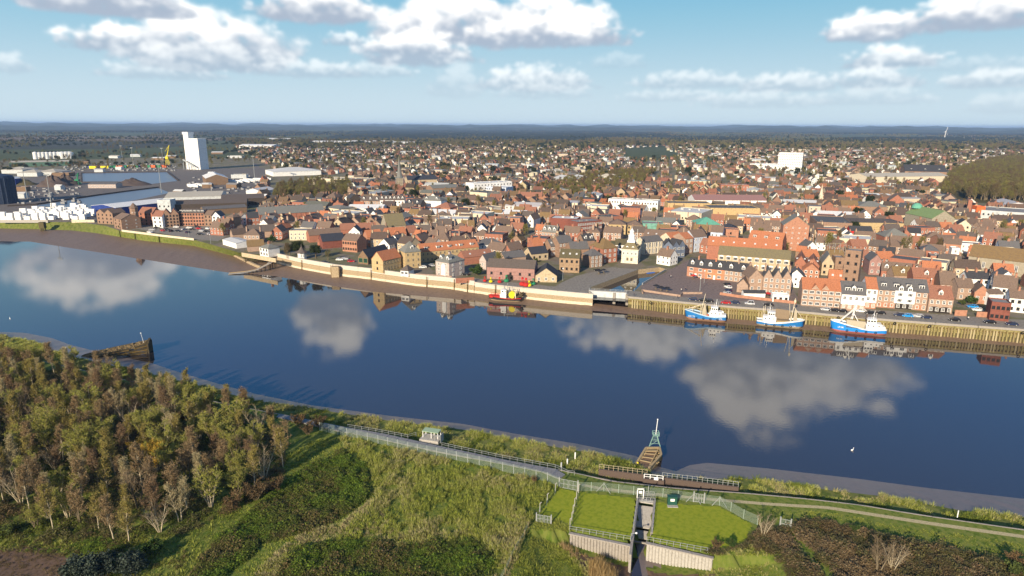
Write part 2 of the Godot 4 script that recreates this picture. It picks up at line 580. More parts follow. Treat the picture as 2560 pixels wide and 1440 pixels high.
var inlet := [V2(37, -308.7), V2(39.9, -321.7), V2(72.4, -365), V2(86, -371.7), V2(88.8, -365.3), V2(67, -328.2), V2(56.2, -304.4)]
# near bank: water's edge, edge of the grass, flood wall
var near_water := [V2(-354, -278.8), V2(-275.1, -271), V2(-217, -263.3), V2(-206.2, -262.4), V2(-189.7, -255.6), V2(-176.7, -247.2), V2(-161.7, -239.8), V2(-133.1, -227), V2(-122.2, -220.2), V2(-101, -208.1), V2(-83.9, -199.1), V2(-64.2, -190.8), V2(-36.8, -182.9), V2(-14.2, -177.6), V2(0.2, -171.8), V2(18.6, -165.4), V2(33.3, -158.8), V2(37.7, -153.5), V2(42.3, -150.9), V2(46.5, -154), V2(51.7, -155.3), V2(66.5, -152.5), V2(87.3, -147.6), V2(102.4, -143.4), V2(122.4, -138.8), V2(171.5, -128.3)]
var near_grass := [V2(-347.3, -273.4), V2(-267.8, -263.5), V2(-210.9, -255.6), V2(-186.8, -244.8), V2(-170.9, -232.9), V2(-152.1, -224.5), V2(-125.4, -213), V2(-97, -199.2), V2(-80.5, -190.4), V2(-62.5, -185.5), V2(-35.7, -176.8), V2(-13.7, -171.3), V2(0.2, -165.3), V2(22.9, -157.4), V2(31.7, -152.2), V2(36.1, -146.3), V2(41.7, -144.8), V2(55.6, -145.3), V2(63.4, -144.6), V2(76.1, -140.2), V2(88.9, -137.3), V2(101.9, -132), V2(115, -129.4), V2(161.6, -120)]
var near_wall := [V2(-312.7, -244.8), V2(-239.5, -234.2), V2(-188.4, -226.8), V2(-174.2, -221.4), V2(-129.7, -202), V2(-86.8, -182.3), V2(-64.7, -174.2), V2(-46.7, -167.1), V2(-34.8, -163.1), V2(-18.2, -155.9), V2(-2.2, -149.3), V2(10.8, -144.6), V2(15.9, -143), V2(22.6, -139.5), V2(33.3, -137.3), V2(39.3, -136), V2(53, -134.4), V2(65.7, -132.3), V2(77.6, -129.8), V2(88.7, -126), V2(107.8, -120.6), V2(150.3, -110.8)]
var chan_a := V2(30.6, -131.5)
var chan_b := V2(23.8, -105.6)
var pile_line := [V2(12.2, -118.7), V2(24.4, -114.6), V2(27.5, -115.6), V2(39.5, -110.9)]

func strip(s: SurfaceTool, a: Array, ya: float, b: Array, yb: float, x0: float, x1: float, step: float, rows: int, rough: float):
	var n := int((x1 - x0) / step)
	var grid := []
	for i in n + 1:
		var x := lerpf(x0, x1, float(i) / n)
		var col := []
		for j in rows + 1:
			var t := float(j) / rows
			var z := lerpf(along(a, x), along(b, x), t)
			var y := lerpf(ya, yb, t) + (land_noise.get_noise_2d(x * 6.0, z * 6.0) * rough * sin(t * PI) if rough > 0.0 else 0.0)
			col.append(V3(x, y, z))
		grid.append(col)
	s.set_smooth_group(0)
	for i in n:
		for j in rows:
			if grid[i][0].z < grid[i][rows].z:
				quad(s, grid[i][j], grid[i + 1][j], grid[i + 1][j + 1], grid[i][j + 1])
			else:
				quad(s, grid[i][j + 1], grid[i + 1][j + 1], grid[i + 1][j], grid[i][j])

func moved(p: Array, dz: float) -> Array:
	var out := []
	for v in p:
		out.append(v + V2(0, dz))
	return out

func land_height(x: float, z: float) -> float:
	var y := 4.0 + land_noise.get_noise_2d(x * 0.6, z * 0.6) * 0.35
	# flat lawns and path, and the lower ground round the drain
	y = lerpf(4.0, y, smoothstep(9.0, 16.0, z - along(near_wall, x)) if x > 12.0 else 1.0)
	var lx := x - 29.0
	var flat: float = smoothstep(30.0, 22.0, absf(lx)) * smoothstep(-145.0, -138.0, z)
	y = lerpf(y, 4.0, flat)
	var pz := -119.5
	if z > pz - 6.0:
		pz = along(pile_line, x) - 0.75
	if z > pz:
		var low: float = smoothstep(27.0, 19.0, absf(lx + 1.0))
		y = lerpf(y, 0.1 + land_noise.get_noise_2d(x * 2.0, z * 2.0) * 0.3 + smoothstep(3.0, 20.0, absf(lx + 2.5)) * 1.7, low)
	var f := (z - chan_a.y) / (chan_b.y - chan_a.y)
	var cx := lerpf(chan_a.x, chan_b.x, f)
	if z > chan_a.y - 1.5 and absf(x - cx) < 1.7:
		y = -0.4
	return y

func river_and_banks():
	var s := begin()
	quad(s, V3(-1500, 0, -700), V3(900, 0, -700), V3(900, 0, -100), V3(-1500, 0, -100))
	kind(obj("river_water", s, "river_water"), "structure")
	s = begin()
	strip(s, far_foot, 0.8, far_water, 0.0, -480, 300, 3.0, 6, 0.35)
	strip(s, far_water, 0.0, moved(far_water, 9.0), -1.3, -480, 300, 6.0, 1, 0.0)
	kind(obj("mud_bank", s, "mud"), "structure")
	s = begin()
	strip(s, far_top, 6.0, far_foot, 0.8, -480, -150.5, 2.0, 5, 1.2)
	kind(obj("grass_bank", s, "bank_grass"), "structure")
	s = begin()
	strip(s, near_water, 0.0, near_grass, 1.3, -330, 230, 1.5, 6, 0.3)
	strip(s, moved(near_water, -8.0), -1.2, near_water, 0.0, -330, 230, 6.0, 1, 0.0)
	kind(obj("mud_shore", s, "wet_mud"), "structure")
	s = begin()
	strip(s, near_grass, 1.3, near_wall, 2.0, -330, 230, 1.5, 6, 0.5)
	kind(obj("river_grass_bank", s, "bank_grass"), "structure")
	# near land
	s = begin()
	s.set_smooth_group(0)
	var x0 := -300.0
	var x1 := 210.0
	var dx := 1.25
	var n := int((x1 - x0) / dx)
	var prev := []
	for i in n + 1:
		var x := x0 + i * dx
		var zt := along(near_wall, x) + 0.3
		var col := []
		for j in 121:
			var z := lerpf(zt, -52.0, pow(float(j) / 120.0, 1.15))
			col.append(V3(x, land_height(x, z), z))
		if i > 0:
			for j in 120:
				quad(s, prev[j], col[j], col[j + 1], prev[j + 1])
		prev = col
	kind(obj("land", s, "rough_grass"), "structure")
	# land behind the camera
	s = begin()
	quad(s, V3(-3000, 3.9, -53), V3(3000, 3.9, -53), V3(3000, 3.9, 3000), V3(-3000, 3.9, 3000))
	kind(obj("land_behind", s, "rough_grass"), "structure")

func wall_run(s: SurfaceTool, p: Array, y0: float, y1: float, thick: float, shift := 0.0):
	for k in p.size() - 1:
		var a := V3(p[k].x, 0, p[k].y)
		var b := V3(p[k + 1].x, 0, p[k + 1].y)
		var f := (b - a).normalized()
		var o := V3(-f.z, 0, f.x) * shift
		var m := (a + b) / 2.0 + o
		var t := Transform3D(Basis(Vector3.UP, atan2(-f.z, f.x)), m)
		box(s, V3(0, (y0 + y1) / 2.0, 0), V3(a.distance_to(b) + thick * 0.4, y1 - y0, thick), t)

func cut_run(p: Array, x0: float, x1: float, step := 12.0) -> Array:
	var out := []
	var n := maxi(1, int((x1 - x0) / step))
	for k in n + 1:
		var x := lerpf(x0, x1, float(k) / n)
		out.append(V2(x, along(p, x)))
	return out

func quays():
	# town ground: the quay edge with its inlet, then on to the horizon
	var p := []
	for v in far_top:
		if v.x < inlet[0].x - 0.5:
			p.append(v)
	p.append_array(inlet)
	for v in far_top:
		if v.x > inlet[-1].x + 0.5:
			p.append(v)
	p.append_array([V2(1400, -200), V2(1400, -1600), V2(-1800, -1600), V2(-1800, -640)])
	kind(sheet("town_ground", p, 6.0, "town_ground"), "structure")
	kind(sheet("plain", [V2(-30000, -1599), V2(30000, -1599), V2(30000, -26000), V2(-30000, -26000)], 5.95, "field_green"), "structure")
	kind(sheet("plain", [V2(1399, -150), V2(20000, -150), V2(20000, -1599), V2(1399, -1599)], 5.95, "field_green"), "structure")
	kind(sheet("plain", [V2(-1799, -640), V2(-1799, -1599), V2(-20000, -1599), V2(-20000, -640)], 5.95, "field_green"), "structure")
	# inlet
	var s := begin()
	for k in inlet.size() - 1:
		var a: Vector2 = inlet[k]
		var b: Vector2 = inlet[k + 1]
		quad(s, V3(b.x, 6.0, b.y), V3(a.x, 6.0, a.y), V3(a.x, -1.0, a.y), V3(b.x, -1.0, b.y))
	tag(obj("inlet_wall", s, "quay_stone"), "old stone walls lining the narrow inlet before the pale custom house", "quay wall")
	kind(sheet("inlet_water", inlet, 3.4, "river_water"), "structure")
	# left stone quay, in lengths that differ in the photograph
	var lengths := [[-150.0, -104.5, "curved stone sea wall between the ferry steps and the wall's corner buttress", 7.0], [-104.0, -79.8, "pale stone quay wall left of the yellow warehouse gable", 6.9],
		[-79.5, -33.0, "stained stone quay wall below the yellow warehouse and the kiosk", 6.9], [-32.6, -19.5, "patched quay wall with red brick stretch below the tall grey villa", 6.8], [-19.0, 39.5, "low stone quay behind the moored red fishing boat", 6.25]]
	for l in lengths:
		var w := thing("quay_wall", l[2], "quay wall")
		s = begin()
		wall_run(s, cut_run(far_top, l[0], l[1], 8.0), 0.2, l[3], 0.9, 0.1)
		obj("parapet", s, "quay_pale", w)
		s = begin()
		wall_run(s, cut_run(far_top, l[0], l[1], 8.0), 0.1, l[3] - 2.3, 0.9, 0.4)
		obj("wall", s, "quay_stone", w)
		s = begin()
		wall_run(s, cut_run(far_top, l[0], l[1], 8.0), 0.0, 1.9, 0.8, 0.75)
		obj("footing", s, "cream", w)
		s = begin()
		wall_run(s, cut_run(far_top, l[0], l[1], 8.0), l[3], l[3] + 0.14, 1.05, 0.1)
		obj("coping", s, "concrete_pale", w)
	# timber fender posts against the stone quay
	var post := begin()
	tube(post, V3(0, -0.5, 0), V3(0.12, 6.6, -0.1), 0.24, 0.2, 7)
	var pm := mesh_of(post, "weed_wood")
	var spots := [[755, "fender post below the white gazebo"], [828, "fender post left of the wall's corner buttress"], [928, "fender post at the yellow warehouse gable"], [1066, "fender post left of the tall grey villa"], [1135, "fender post right of the tall grey villa"], [1168, "fender post by the brick garden wall"], [1238, "fender post behind the red fishing boat"]]
	var at := [V2(-127.3, -386.8), V2(-105.6, -372.2), V2(-79.9, -360.8), V2(-46.3, -343.4), V2(-30.9, -338.1), V2(-23.6, -333.6), V2(-8.7, -325.9)]
	for k in spots.size():
		tag(put("fender_post", pm, null, V3(at[k].x, 0, at[k].y + 1.5)), "dark timber " + spots[k][1], "post", "fender posts along the stone quay")
	# buttress at the bend
	s = begin()
	box(s, V3(-101.7, 3.4, -367.9 + 1.3), V3(4.2, 6.9, 3.0))
	tag(obj("quay_buttress", s, "quay_stone"), "square stone buttress where the pale sea wall bends", "buttress")
	# right quay: concrete upper wall and a row of piles
	var q := thing("piled_quay", "long weedy quay of timber piles below the parked cars and blue trawlers", "quay wall")
	s = begin()
	wall_run(s, cut_run(far_top, 56.5, 300.0, 15.0), 0.0, 5.98, 0.8, -0.1)
	obj("wall", s, "pile_weed", q)
	s = begin()
	wall_run(s, cut_run(far_top, 56.5, 300.0, 15.0), 5.3, 6.2, 0.9, 0.15)
	obj("coping", s, "concrete", q)
	s = begin()
	wall_run(s, cut_run(far_top, 56.5, 300.0, 15.0), 3.9, 4.35, 0.5, 0.75)
	obj("waling", s, "weed_wood", q)
	s = begin()
	wall_run(s, cut_run(far_top, 56.5, 300.0, 15.0), 0.0, 2.2, 0.5, 0.5)
	obj("lower_wall", s, "pile_dark", q)
	var piles := []
	for v in 4:
		var ps := begin()
		tube(ps, V3(0, -0.5, 0.1), V3(rf(-0.05, 0.05), 4.5 + 0.25 * v, 0), 0.36, 0.3, 7)
		piles.append(mesh_of(ps, ["pile_weed", "pile_pale", "pile_brown", "pile_weed"][v]))
	var x := 58.0
	while x < 262.0:
		put("pile", piles[rng.randi() % 4], q, V3(x, rf(-0.25, 0.1), along(far_top, x) + 1.15 + rf(-0.08, 0.08)))
		x += rf(1.0, 1.32)
	# tyres hung as fenders
	var hung := -1
	for k in [V2(65.4, -297.2), V2(142.4, -273.7), V2(162.5, -265.6), V2(174.9, -261.7), V2(207.6, -253.4)]:
		hung += 1
		s = begin()
		torus(s, 0.5, 0.19, 14, 6, Transform3D(Basis(Vector3.RIGHT, PI / 2), Vector3.ZERO))
		tag(put("tyre_fender", mesh_of(s, "tyre"), null, V3(k.x, 5.1, k.y + 0.85)), "black tyre hung on the piled quay %s" % ["by the walled terrace", "right of the middle trawler", "right of the blue car", "near the dark van", "at the far right end"][hung], "tyre", "tyre fenders on the quay")
	# roads and squares of the town side
	kind(sheet("quay_road", [V2(56, along(far_top, 56.0) - 0.5), V2(75, along(far_top, 75.0) - 0.6), V2(109, along(far_top, 109.0) - 0.6), V2(132, along(far_top, 132.0) - 0.6), V2(157, along(far_top, 157.0) - 0.6), V2(209, along(far_top, 209.0) - 0.6), V2(290, along(far_top, 290.0) - 0.6), V2(290, along(far_top, 290.0) - 15.0), V2(209, along(far_top, 209.0) - 15.0), V2(157, along(far_top, 157.0) - 16.0), V2(109, along(far_top, 109.0) - 14.0), V2(56, along(far_top, 56.0) - 12.0)], 6.004, "paving_grey"), "structure")
	kind(sheet("square", [V2(66.6, -326.5), V2(88, -361), V2(108.2, -393.1), V2(131.9, -406.3), V2(149.9, -350.1), V2(136.2, -297.6), V2(106.9, -297.1), V2(81.1, -304.1), V2(64.1, -310)], 6.008, "paving"), "structure")
	kind(sheet("inlet_quay", [V2(20.2, -318.8), V2(39, -317.5), V2(40, -322.6), V2(72.5, -365.5), V2(58.2, -371.2), V2(35, -347.9), V2(26.2, -332.8)], 6.008, "paving_grey"), "structure")
	kind(sheet("stone_quay", [V2(-27.7, -337.2), V2(-14.1, -327.6), V2(7.5, -318.6), V2(37.1, -309.5), V2(39.2, -319.2), V2(20.5, -323.9), V2(-21.6, -342)], 6.006, "paving_grey"), "structure")
	kind(sheet("car_park", [V2(-297.4, -508.1), V2(-229.6, -461.5), V2(-206.8, -452.1), V2(-212.4, -483.2), V2(-230.4, -520.5), V2(-303.6, -524.8)], 6.008, "paving_grey"), "structure")
	# inlet gate
	var g := thing("inlet_gate", "low grey flood gate across the mouth of the inlet", "flood gate")
	var ga := V3(38.4, 6, -314.3)
	var gb := V3(56.4, 6, -309.8)
	s = begin()
	bar(s, ga + V3(0, -1.2, 0), gb + V3(0, -1.2, 0), 0.5, 3.0)
	obj("gate_leaf", s, "pale_grey", g)
	s = begin()
	bar(s, ga + V3(0, 0.35, -1.2), gb + V3(0, 0.35, -1.2), 1.6, 0.15)
	obj("deck", s, "concrete_pale", g)
	rail_run(g, [V2(ga.x, ga.z - 0.4), V2(gb.x, gb.z - 0.4)], 6.4, 1.1, 2.5, "steel")
	s = begin()
	for v in [ga, (ga + gb) * 0.5 + V3(3, 0, 0), gb]:
		box(s, v + V3(0, -2.7, 0.9), V3(1.2, 5.6, 1.6))
	obj("pier", s, "concrete", g)

func rf(a: float, b: float) -> float:
	return rng.randf_range(a, b)

func torus(s: SurfaceTool, big: float, small: float, n: int, m: int, t := Transform3D()):
	for i in n:
		for j in m:
			var q := []
			for c in [[i, j], [i + 1, j], [i + 1, j + 1], [i, j + 1]]:
				var a: float = TAU * c[0] / n
				var b: float = TAU * c[1] / m
				q.append(t * V3((big + small * cos(b)) * cos(a), small * sin(b), (big + small * cos(b)) * sin(a)))
			quad(s, q[0], q[1], q[2], q[3])

# posts and two rails along a line; each post a part
func rail_run(parent: Node, p: Array, y: float, h: float, gap: float, key: String, top := 0.09):
	var s := begin()
	for k in p.size() - 1:
		var a := V3(p[k].x, y, p[k].y)
		var b := V3(p[k + 1].x, y, p[k + 1].y)
		bar(s, a + V3(0, h, 0), b + V3(0, h, 0), top)
		bar(s, a + V3(0, h * 0.52, 0), b + V3(0, h * 0.52, 0), top * 0.8)
	obj("rail", s, key, parent)
	s = begin()
	box(s, V3(0, h / 2, 0), V3(top * 1.15, h + 0.06, top * 1.15))
	var pm := mesh_of(s, key)
	for k in p.size() - 1:
		var d: float = p[k].distance_to(p[k + 1])
		var n := maxi(1, int(round(d / gap)))
		for j in (n + 1 if k == p.size() - 2 else n):
			var v: Vector2 = p[k].lerp(p[k + 1], float(j) / n)
			put("post", pm, parent, V3(v.x, y, v.y))

# ---- houses
# window kinds: width, height, frame, glazing bars across and up, arched
const WINDOWS := {"w": [1.25, 1.65, "frame_white", 1, 1, false], "s": [0.8, 0.8, "frame_white", 0, 0, false], "b": [1.9, 1.5, "frame_white", 2, 0, false], "t": [1.5, 3.2, "frame_white", 1, 3, false],
	"a": [1.0, 1.5, "frame_stone", 1, 1, true], "k": [1.2, 1.5, "door_dark", 1, 0, false], "A": [2.3, 1.8, "frame_white", 2, 0, true], "g": [2.6, 2.4, "green_paint", 2, 1, false]}

func window_of(style: String) -> ArrayMesh:
	if window_mesh.has(style):
		return window_mesh[style]
	var d: Array = WINDOWS[style]
	var w: float = d[0] / 2.0
	var h: float = d[1]
	var f := 0.13
	var s := begin()
	box(s, V3(-w + f / 2, h / 2, 0.0), V3(f, h, 0.16))
	box(s, V3(w - f / 2, h / 2, 0.0), V3(f, h, 0.16))
	box(s, V3(0, f / 2, 0.03), V3(2 * w + 0.2, f, 0.26))
	box(s, V3(0, h - f / 2, 0.0), V3(2 * w, f, 0.16))
	for k in d[3]:
		box(s, V3(lerpf(-w, w, (k + 1.0) / (d[3] + 1.0)), h / 2, -0.01), V3(0.09, h, 0.12))
	for k in d[4]:
		box(s, V3(0, h * (k + 1.0) / (d[4] + 1.0), -0.01), V3(2 * w, 0.08, 0.12))
	if d[5]:
		var arch := []
		for k in 7:
			var a := PI - PI * k / 6.0
			arch.append(V2(cos(a) * (w + 0.1), h + sin(a) * w * 0.55))
		prism(s, arch, -0.06, 0.07)
	var m := mesh_of(s, d[2])
	s = begin()
	box(s, V3(0, h / 2, -0.02), V3(2 * w - 0.02, h - 0.02, 0.08))
	m = mesh_of(s, "pane", m)
	window_mesh[style] = m
	return m

func dormer_of(style: String, roof: String) -> ArrayMesh:
	var key := "dormer" + style + roof
	if window_mesh.has(key):
		return window_mesh[key]
	var s := begin()
	var m: ArrayMesh
	if style == "D":
		prism(s, [V2(-0.85, -0.9), V2(-0.85, 1.5), V2(0, 2.35), V2(0.85, 1.5), V2(0.85, -0.9)], -2.4, 0.0)
		m = mesh_of(s, "frame_white")
		s = begin()
		slab(s, V3(-1.1, 1.3, 0.2), V3(0, 2.48, 0.2), V3(0, 2.48, -2.6), V3(-1.1, 1.3, -2.6), 0.08)
		slab(s, V3(0, 2.48, 0.2), V3(1.1, 1.3, 0.2), V3(1.1, 1.3, -2.6), V3(0, 2.48, -2.6), 0.08)
		m = mesh_of(s, roof, m)
		s = begin()
		box(s, V3(-0.32, 0.55, 0.0), V3(0.5, 1.2, 0.06))
		box(s, V3(0.32, 0.55, 0.0), V3(0.5, 1.2, 0.06))
		m = mesh_of(s, "pane", m)
	else:
		box(s, V3(0, 0.4, -1.2), V3(2.0, 1.9, 2.4))
		m = mesh_of(s, "frame_white")
		s = begin()
		box(s, V3(0, 1.42, -1.3), V3(2.3, 0.14, 3.0))
		m = mesh_of(s, roof, m)
		s = begin()
		for k in [-0.48, 0.48]:
			box(s, V3(k, 0.5, 0.0), V3(0.72, 1.1, 0.06))
		m = mesh_of(s, "pane", m)
	window_mesh[key] = m
	return m

func chimney_of(wall: String) -> ArrayMesh:
	var key := "chimney" + wall
	if window_mesh.has(key):
		return window_mesh[key]
	var s := begin()
	box(s, V3(0, 0.6, 0), V3(1.5, 3.4, 0.75))
	box(s, V3(0, 2.2, 0), V3(1.66, 0.24, 0.9))
	var m := mesh_of(s, wall)
	s = begin()
	for k in [-0.45, 0.0, 0.45]:
		tube(s, V3(k, 2.3, 0), V3(k, 2.85, 0), 0.17, 0.13, 6)
	m = mesh_of(s, "tile_red", m)
	window_mesh[key] = m
	return m

func count_of(o: String) -> int:
	return int(o.substr(1))

# A house on a base w by d whose front looks along its own +z. e: height of the eaves; r: rise of the roof.
# roofs: gp ridge along the front, gf gable to the front, hip, pyr, flat, m2/m3 gables side by side
# opts: f/l/r/k windows on front, left, right (rows x columns, kind); c chimneys; D, d dormers; G front gables; B band of other wall below; A cart arches
func house(called: String, label: String, category: String, x: float, z: float, turn: float, w: float, d: float, e: float, r: float, ty: String, wall: String, roof: String, opts := "", base := 6.0, group := "") -> Node3D:
	var o := thing(called, label, category, V3(x, base, z), turn, group)
	taken.append([x, z, turn, w, d])
	dress(o, w, d, e, r, ty, wall, roof, opts)
	return o

func dress(o: Node3D, w: float, d: float, e: float, r: float, ty: String, wall: String, roof: String, opts: String):
	var hw := w / 2.0
	var hd := d / 2.0
	var across := Transform3D(Basis(Vector3.UP, PI / 2), Vector3.ZERO)
	var s := begin()
	var over := 0.3
	var th := 0.2
	if ty == "gp":
		prism(s, [V2(-hd, -0.5), V2(-hd, e), V2(0, e + r), V2(hd, e), V2(hd, -0.5)], -hw, hw, across)
	elif ty == "gf":
		prism(s, [V2(-hw, -0.5), V2(-hw, e), V2(0, e + r), V2(hw, e), V2(hw, -0.5)], -hd, hd)
	else:
		box(s, V3(0, (e - 0.5) / 2.0, 0), V3(w, e + 0.5, d))
		if ty[0] == "m":
			var n := count_of(ty)
			for k in n:
				var a := -hw + w * k / n
				var b := -hw + w * (k + 1) / n
				prism(s, [V2(a, e - 0.01), V2((a + b) / 2, e + r), V2(b, e - 0.01)], -hd, hd)
		elif ty == "flat":
			for k in [-1, 1]:
				box(s, V3(k * (hw - 0.15), e + 0.3, 0), V3(0.3, 0.6, d))
				box(s, V3(0, e + 0.3, k * (hd - 0.15)), V3(w - 0.6, 0.6, 0.3))
	obj("wall", s, wall, o)
	s = begin()
	var u := 0.1
	if ty == "gp":
		var k := over * r / hd
		slab(s, V3(-hw - 0.15, e - k + u, hd + over), V3(hw + 0.15, e - k + u, hd + over), V3(hw + 0.15, e + r + u, 0), V3(-hw - 0.15, e + r + u, 0), th)
		slab(s, V3(hw + 0.15, e - k + u, -hd - over), V3(-hw - 0.15, e - k + u, -hd - over), V3(-hw - 0.15, e + r + u, 0), V3(hw + 0.15, e + r + u, 0), th)
	elif ty == "gf" or ty[0] == "m":
		var n := 1 if ty == "gf" else count_of(ty)
		for j in n:
			var a := -hw + w * j / n
			var b := -hw + w * (j + 1) / n
			var c := (a + b) / 2
			var ov := over if n == 1 else 0.05
			var k := ov * r / (c - a)
			slab(s, V3(a - ov, e - k + u, -hd - 0.15), V3(a - ov, e - k + u, hd + 0.15), V3(c, e + r + u, hd + 0.15), V3(c, e + r + u, -hd - 0.15), th)
			slab(s, V3(b + ov, e - k + u, hd + 0.15), V3(b + ov, e - k + u, -hd - 0.15), V3(c, e + r + u, -hd - 0.15), V3(c, e + r + u, hd + 0.15), th)
	elif ty == "hip" or ty == "pyr":
		var q := 0.0
		var g := 0.0
		if ty == "hip":
			if w > d: q = (w - d) / 2.0
			else: g = (d - w) / 2.0
		var a := [V3(-hw - over, e, -hd - over), V3(hw + over, e, -hd - over), V3(hw + over, e, hd + over), V3(-hw - over, e, hd + over)]
		var t0 := V3(-q, e + r, -g)
		var t1 := V3(q, e + r, g)
		if w > d:
			quad(s, a[3], t0, t1, a[2]); quad(s, a[1], t1, t0, a[0]); tri(s, a[0], t0, a[3]); tri(s, a[2], t1, a[1])
		else:
			quad(s, a[0], t0, t1, a[3]); quad(s, a[2], t1, t0, a[1]); tri(s, a[1], t0, a[0]); tri(s, a[3], t1, a[2])
		hexa(s, [a[0] - V3(0, 0.22, 0), a[1] - V3(0, 0.22, 0), a[2] - V3(0, 0.22, 0), a[3] - V3(0, 0.22, 0), a[0] - V3(0, 0.005, 0), a[1] - V3(0, 0.005, 0), a[2] - V3(0, 0.005, 0), a[3] - V3(0, 0.005, 0)])
	else:
		box(s, V3(0, e + 0.08, 0), V3(w - 0.62, 0.14, d - 0.62))
		if w > 14.0:
			for k in int(w / 9.0):
				box(s, V3(rf(-hw + 2, hw - 2), e + 0.6, rf(-hd + 2, hd - 2)), V3(rf(1.2, 3.0), 1.1, rf(1.2, 2.5)))
	obj("roof", s, roof, o)
	for op in opts.split(" ", false):
		var c := op[0]
		if c in "flrk" and op.length() > 3:
			var q := op.substr(1, op.length() - 2).split("x")
			var style := op[-1]
			var rows := int(q[0])
			var cols := int(q[1])
			var size: Array = WINDOWS[style]
			var run := w if c == "f" else d
			var st := e / rows
			for i in rows:
				for j in cols:
					var px := lerpf(-run / 2, run / 2, (j + 0.5) / cols)
					var py: float = st * i + (st - size[1]) * 0.5
					var at := V3(px, py, hd + 0.02)
					var rot := 0.0
					if c == "l":
						at = V3(-hw - 0.02, py, px); rot = -PI / 2
					elif c == "r":
						at = V3(hw + 0.02, py, -px); rot = PI / 2
					put("window", window_of(style), o, at, rot)
		elif c == "c":
			var n := count_of(op)
			for k in n:
				var f := 0.5 if n == 1 else float(k) / (n - 1)
				if ty == "gf":
					put("chimney", chimney_of("brick_orange" if wall.begins_with("white") or wall == "cream" else wall), o, V3(0, e + r - 1.0, lerpf(hd - 1, -hd + 1, f)), PI / 2)
				else:
					put("chimney", chimney_of("brick_orange" if wall.begins_with("white") or wall == "cream" else wall), o, V3(lerpf(-hw + 0.8, hw - 0.8, f), e + (r - 1.0 if ty != "flat" else 0.0), 0), PI / 2)
		elif c == "D" or c == "d":
			var n := count_of(op)
			for k in n:
				put("dormer", dormer_of(c, roof), o, V3(lerpf(-hw, hw, (k + 0.5) / n), e + r * 0.3, hd * 0.7 + 0.25))
		elif c == "G":
			var n := count_of(op)
			for k in n:
				var gx := lerpf(-hw * 0.6, hw * 0.45, (k + 0.5) / n)
				s = begin()
				prism(s, [V2(gx - 1.9, e - 0.3), V2(gx - 1.9, e), V2(gx, e + 2.2), V2(gx + 1.9, e), V2(gx + 1.9, e - 0.3)], 0.5, hd + 0.12)
				obj("front_gable", s, wall, o)
				s = begin()
				slab(s, V3(gx - 2.15, e - 0.22, hd + 0.3), V3(gx, e + 2.35, hd + 0.3), V3(gx, e + 2.35, 0.5), V3(gx - 2.15, e - 0.22, 0.5), 0.12)
				slab(s, V3(gx, e + 2.35, hd + 0.3), V3(gx + 2.15, e - 0.22, hd + 0.3), V3(gx + 2.15, e - 0.22, 0.5), V3(gx, e + 2.35, 0.5), 0.12)
				obj("gable_roof", s, roof, o)
		elif c == "B":
			var q := op.substr(1).split(":")
			s = begin()
			box(s, V3(0, float(q[0]) / 2 - 0.2, 0), V3(w + 0.12, float(q[0]) + 0.4, d + 0.12))
			obj("ground_floor", s, q[1], o)
		elif c == "A":
			var n := count_of(op)
			for k in n:
				arch(o, V3(lerpf(-hw, hw, (k + 0.62) / (n + 0.3)), 0, hd), 4.2, 2.9)
		elif c == "O":
			s = begin()
			box(s, V3(0, 1.05, hd + 0.03), V3(1.1, 2.1, 0.1))
			obj("door", s, "frame_white", o)
		elif c == "P":
			s = begin()
			var n := count_of(op)
			for k in n:
				box(s, V3(lerpf(-hw + 0.4, hw - 0.4, float(k) / (n - 1)), e / 2 - 0.2, hd + 0.12), V3(0.6, e - 0.4, 0.3))
			obj("pilasters", s, wall, o).set_meta("kind", "stuff")
		elif c == "V":
			# roof lights
			var n := count_of(op)
			s = begin()
			var f := V3(0, r, -hd).normalized()
			var up := V3(0, hd, r).normalized()
			for k in n:
				var m := V3(lerpf(-hw, hw, (k + 0.5) / n), e + r * 0.45, hd * 0.55) + up * 0.16
				slab(s, m + V3(-0.5, 0, 0) - f * 0.6 , m + V3(0.5, 0, 0) - f * 0.6, m + V3(0.5, 0, 0) + f * 0.6, m + V3(-0.5, 0, 0) + f * 0.6, 0.1)
			obj("roof_lights", s, "chrome", o).set_meta("kind", "stuff")

func arch(o: Node3D, at: Vector3, w: float, h: float):
	var s := begin()
	var p := [V2(-w / 2, -0.1), V2(-w / 2, h * 0.7)]
	for k in range(1, 6):
		var a := PI - PI * k / 6.0
		p.append(V2(cos(a) * w / 2, h * 0.7 + sin(a) * h * 0.3))
	p.append_array([V2(w / 2, h * 0.7), V2(w / 2, -0.1)])
	prism(s, p, 0.0, 0.06, Transform3D(Basis(), at))
	obj("cart_door", s, "door_dark", o)

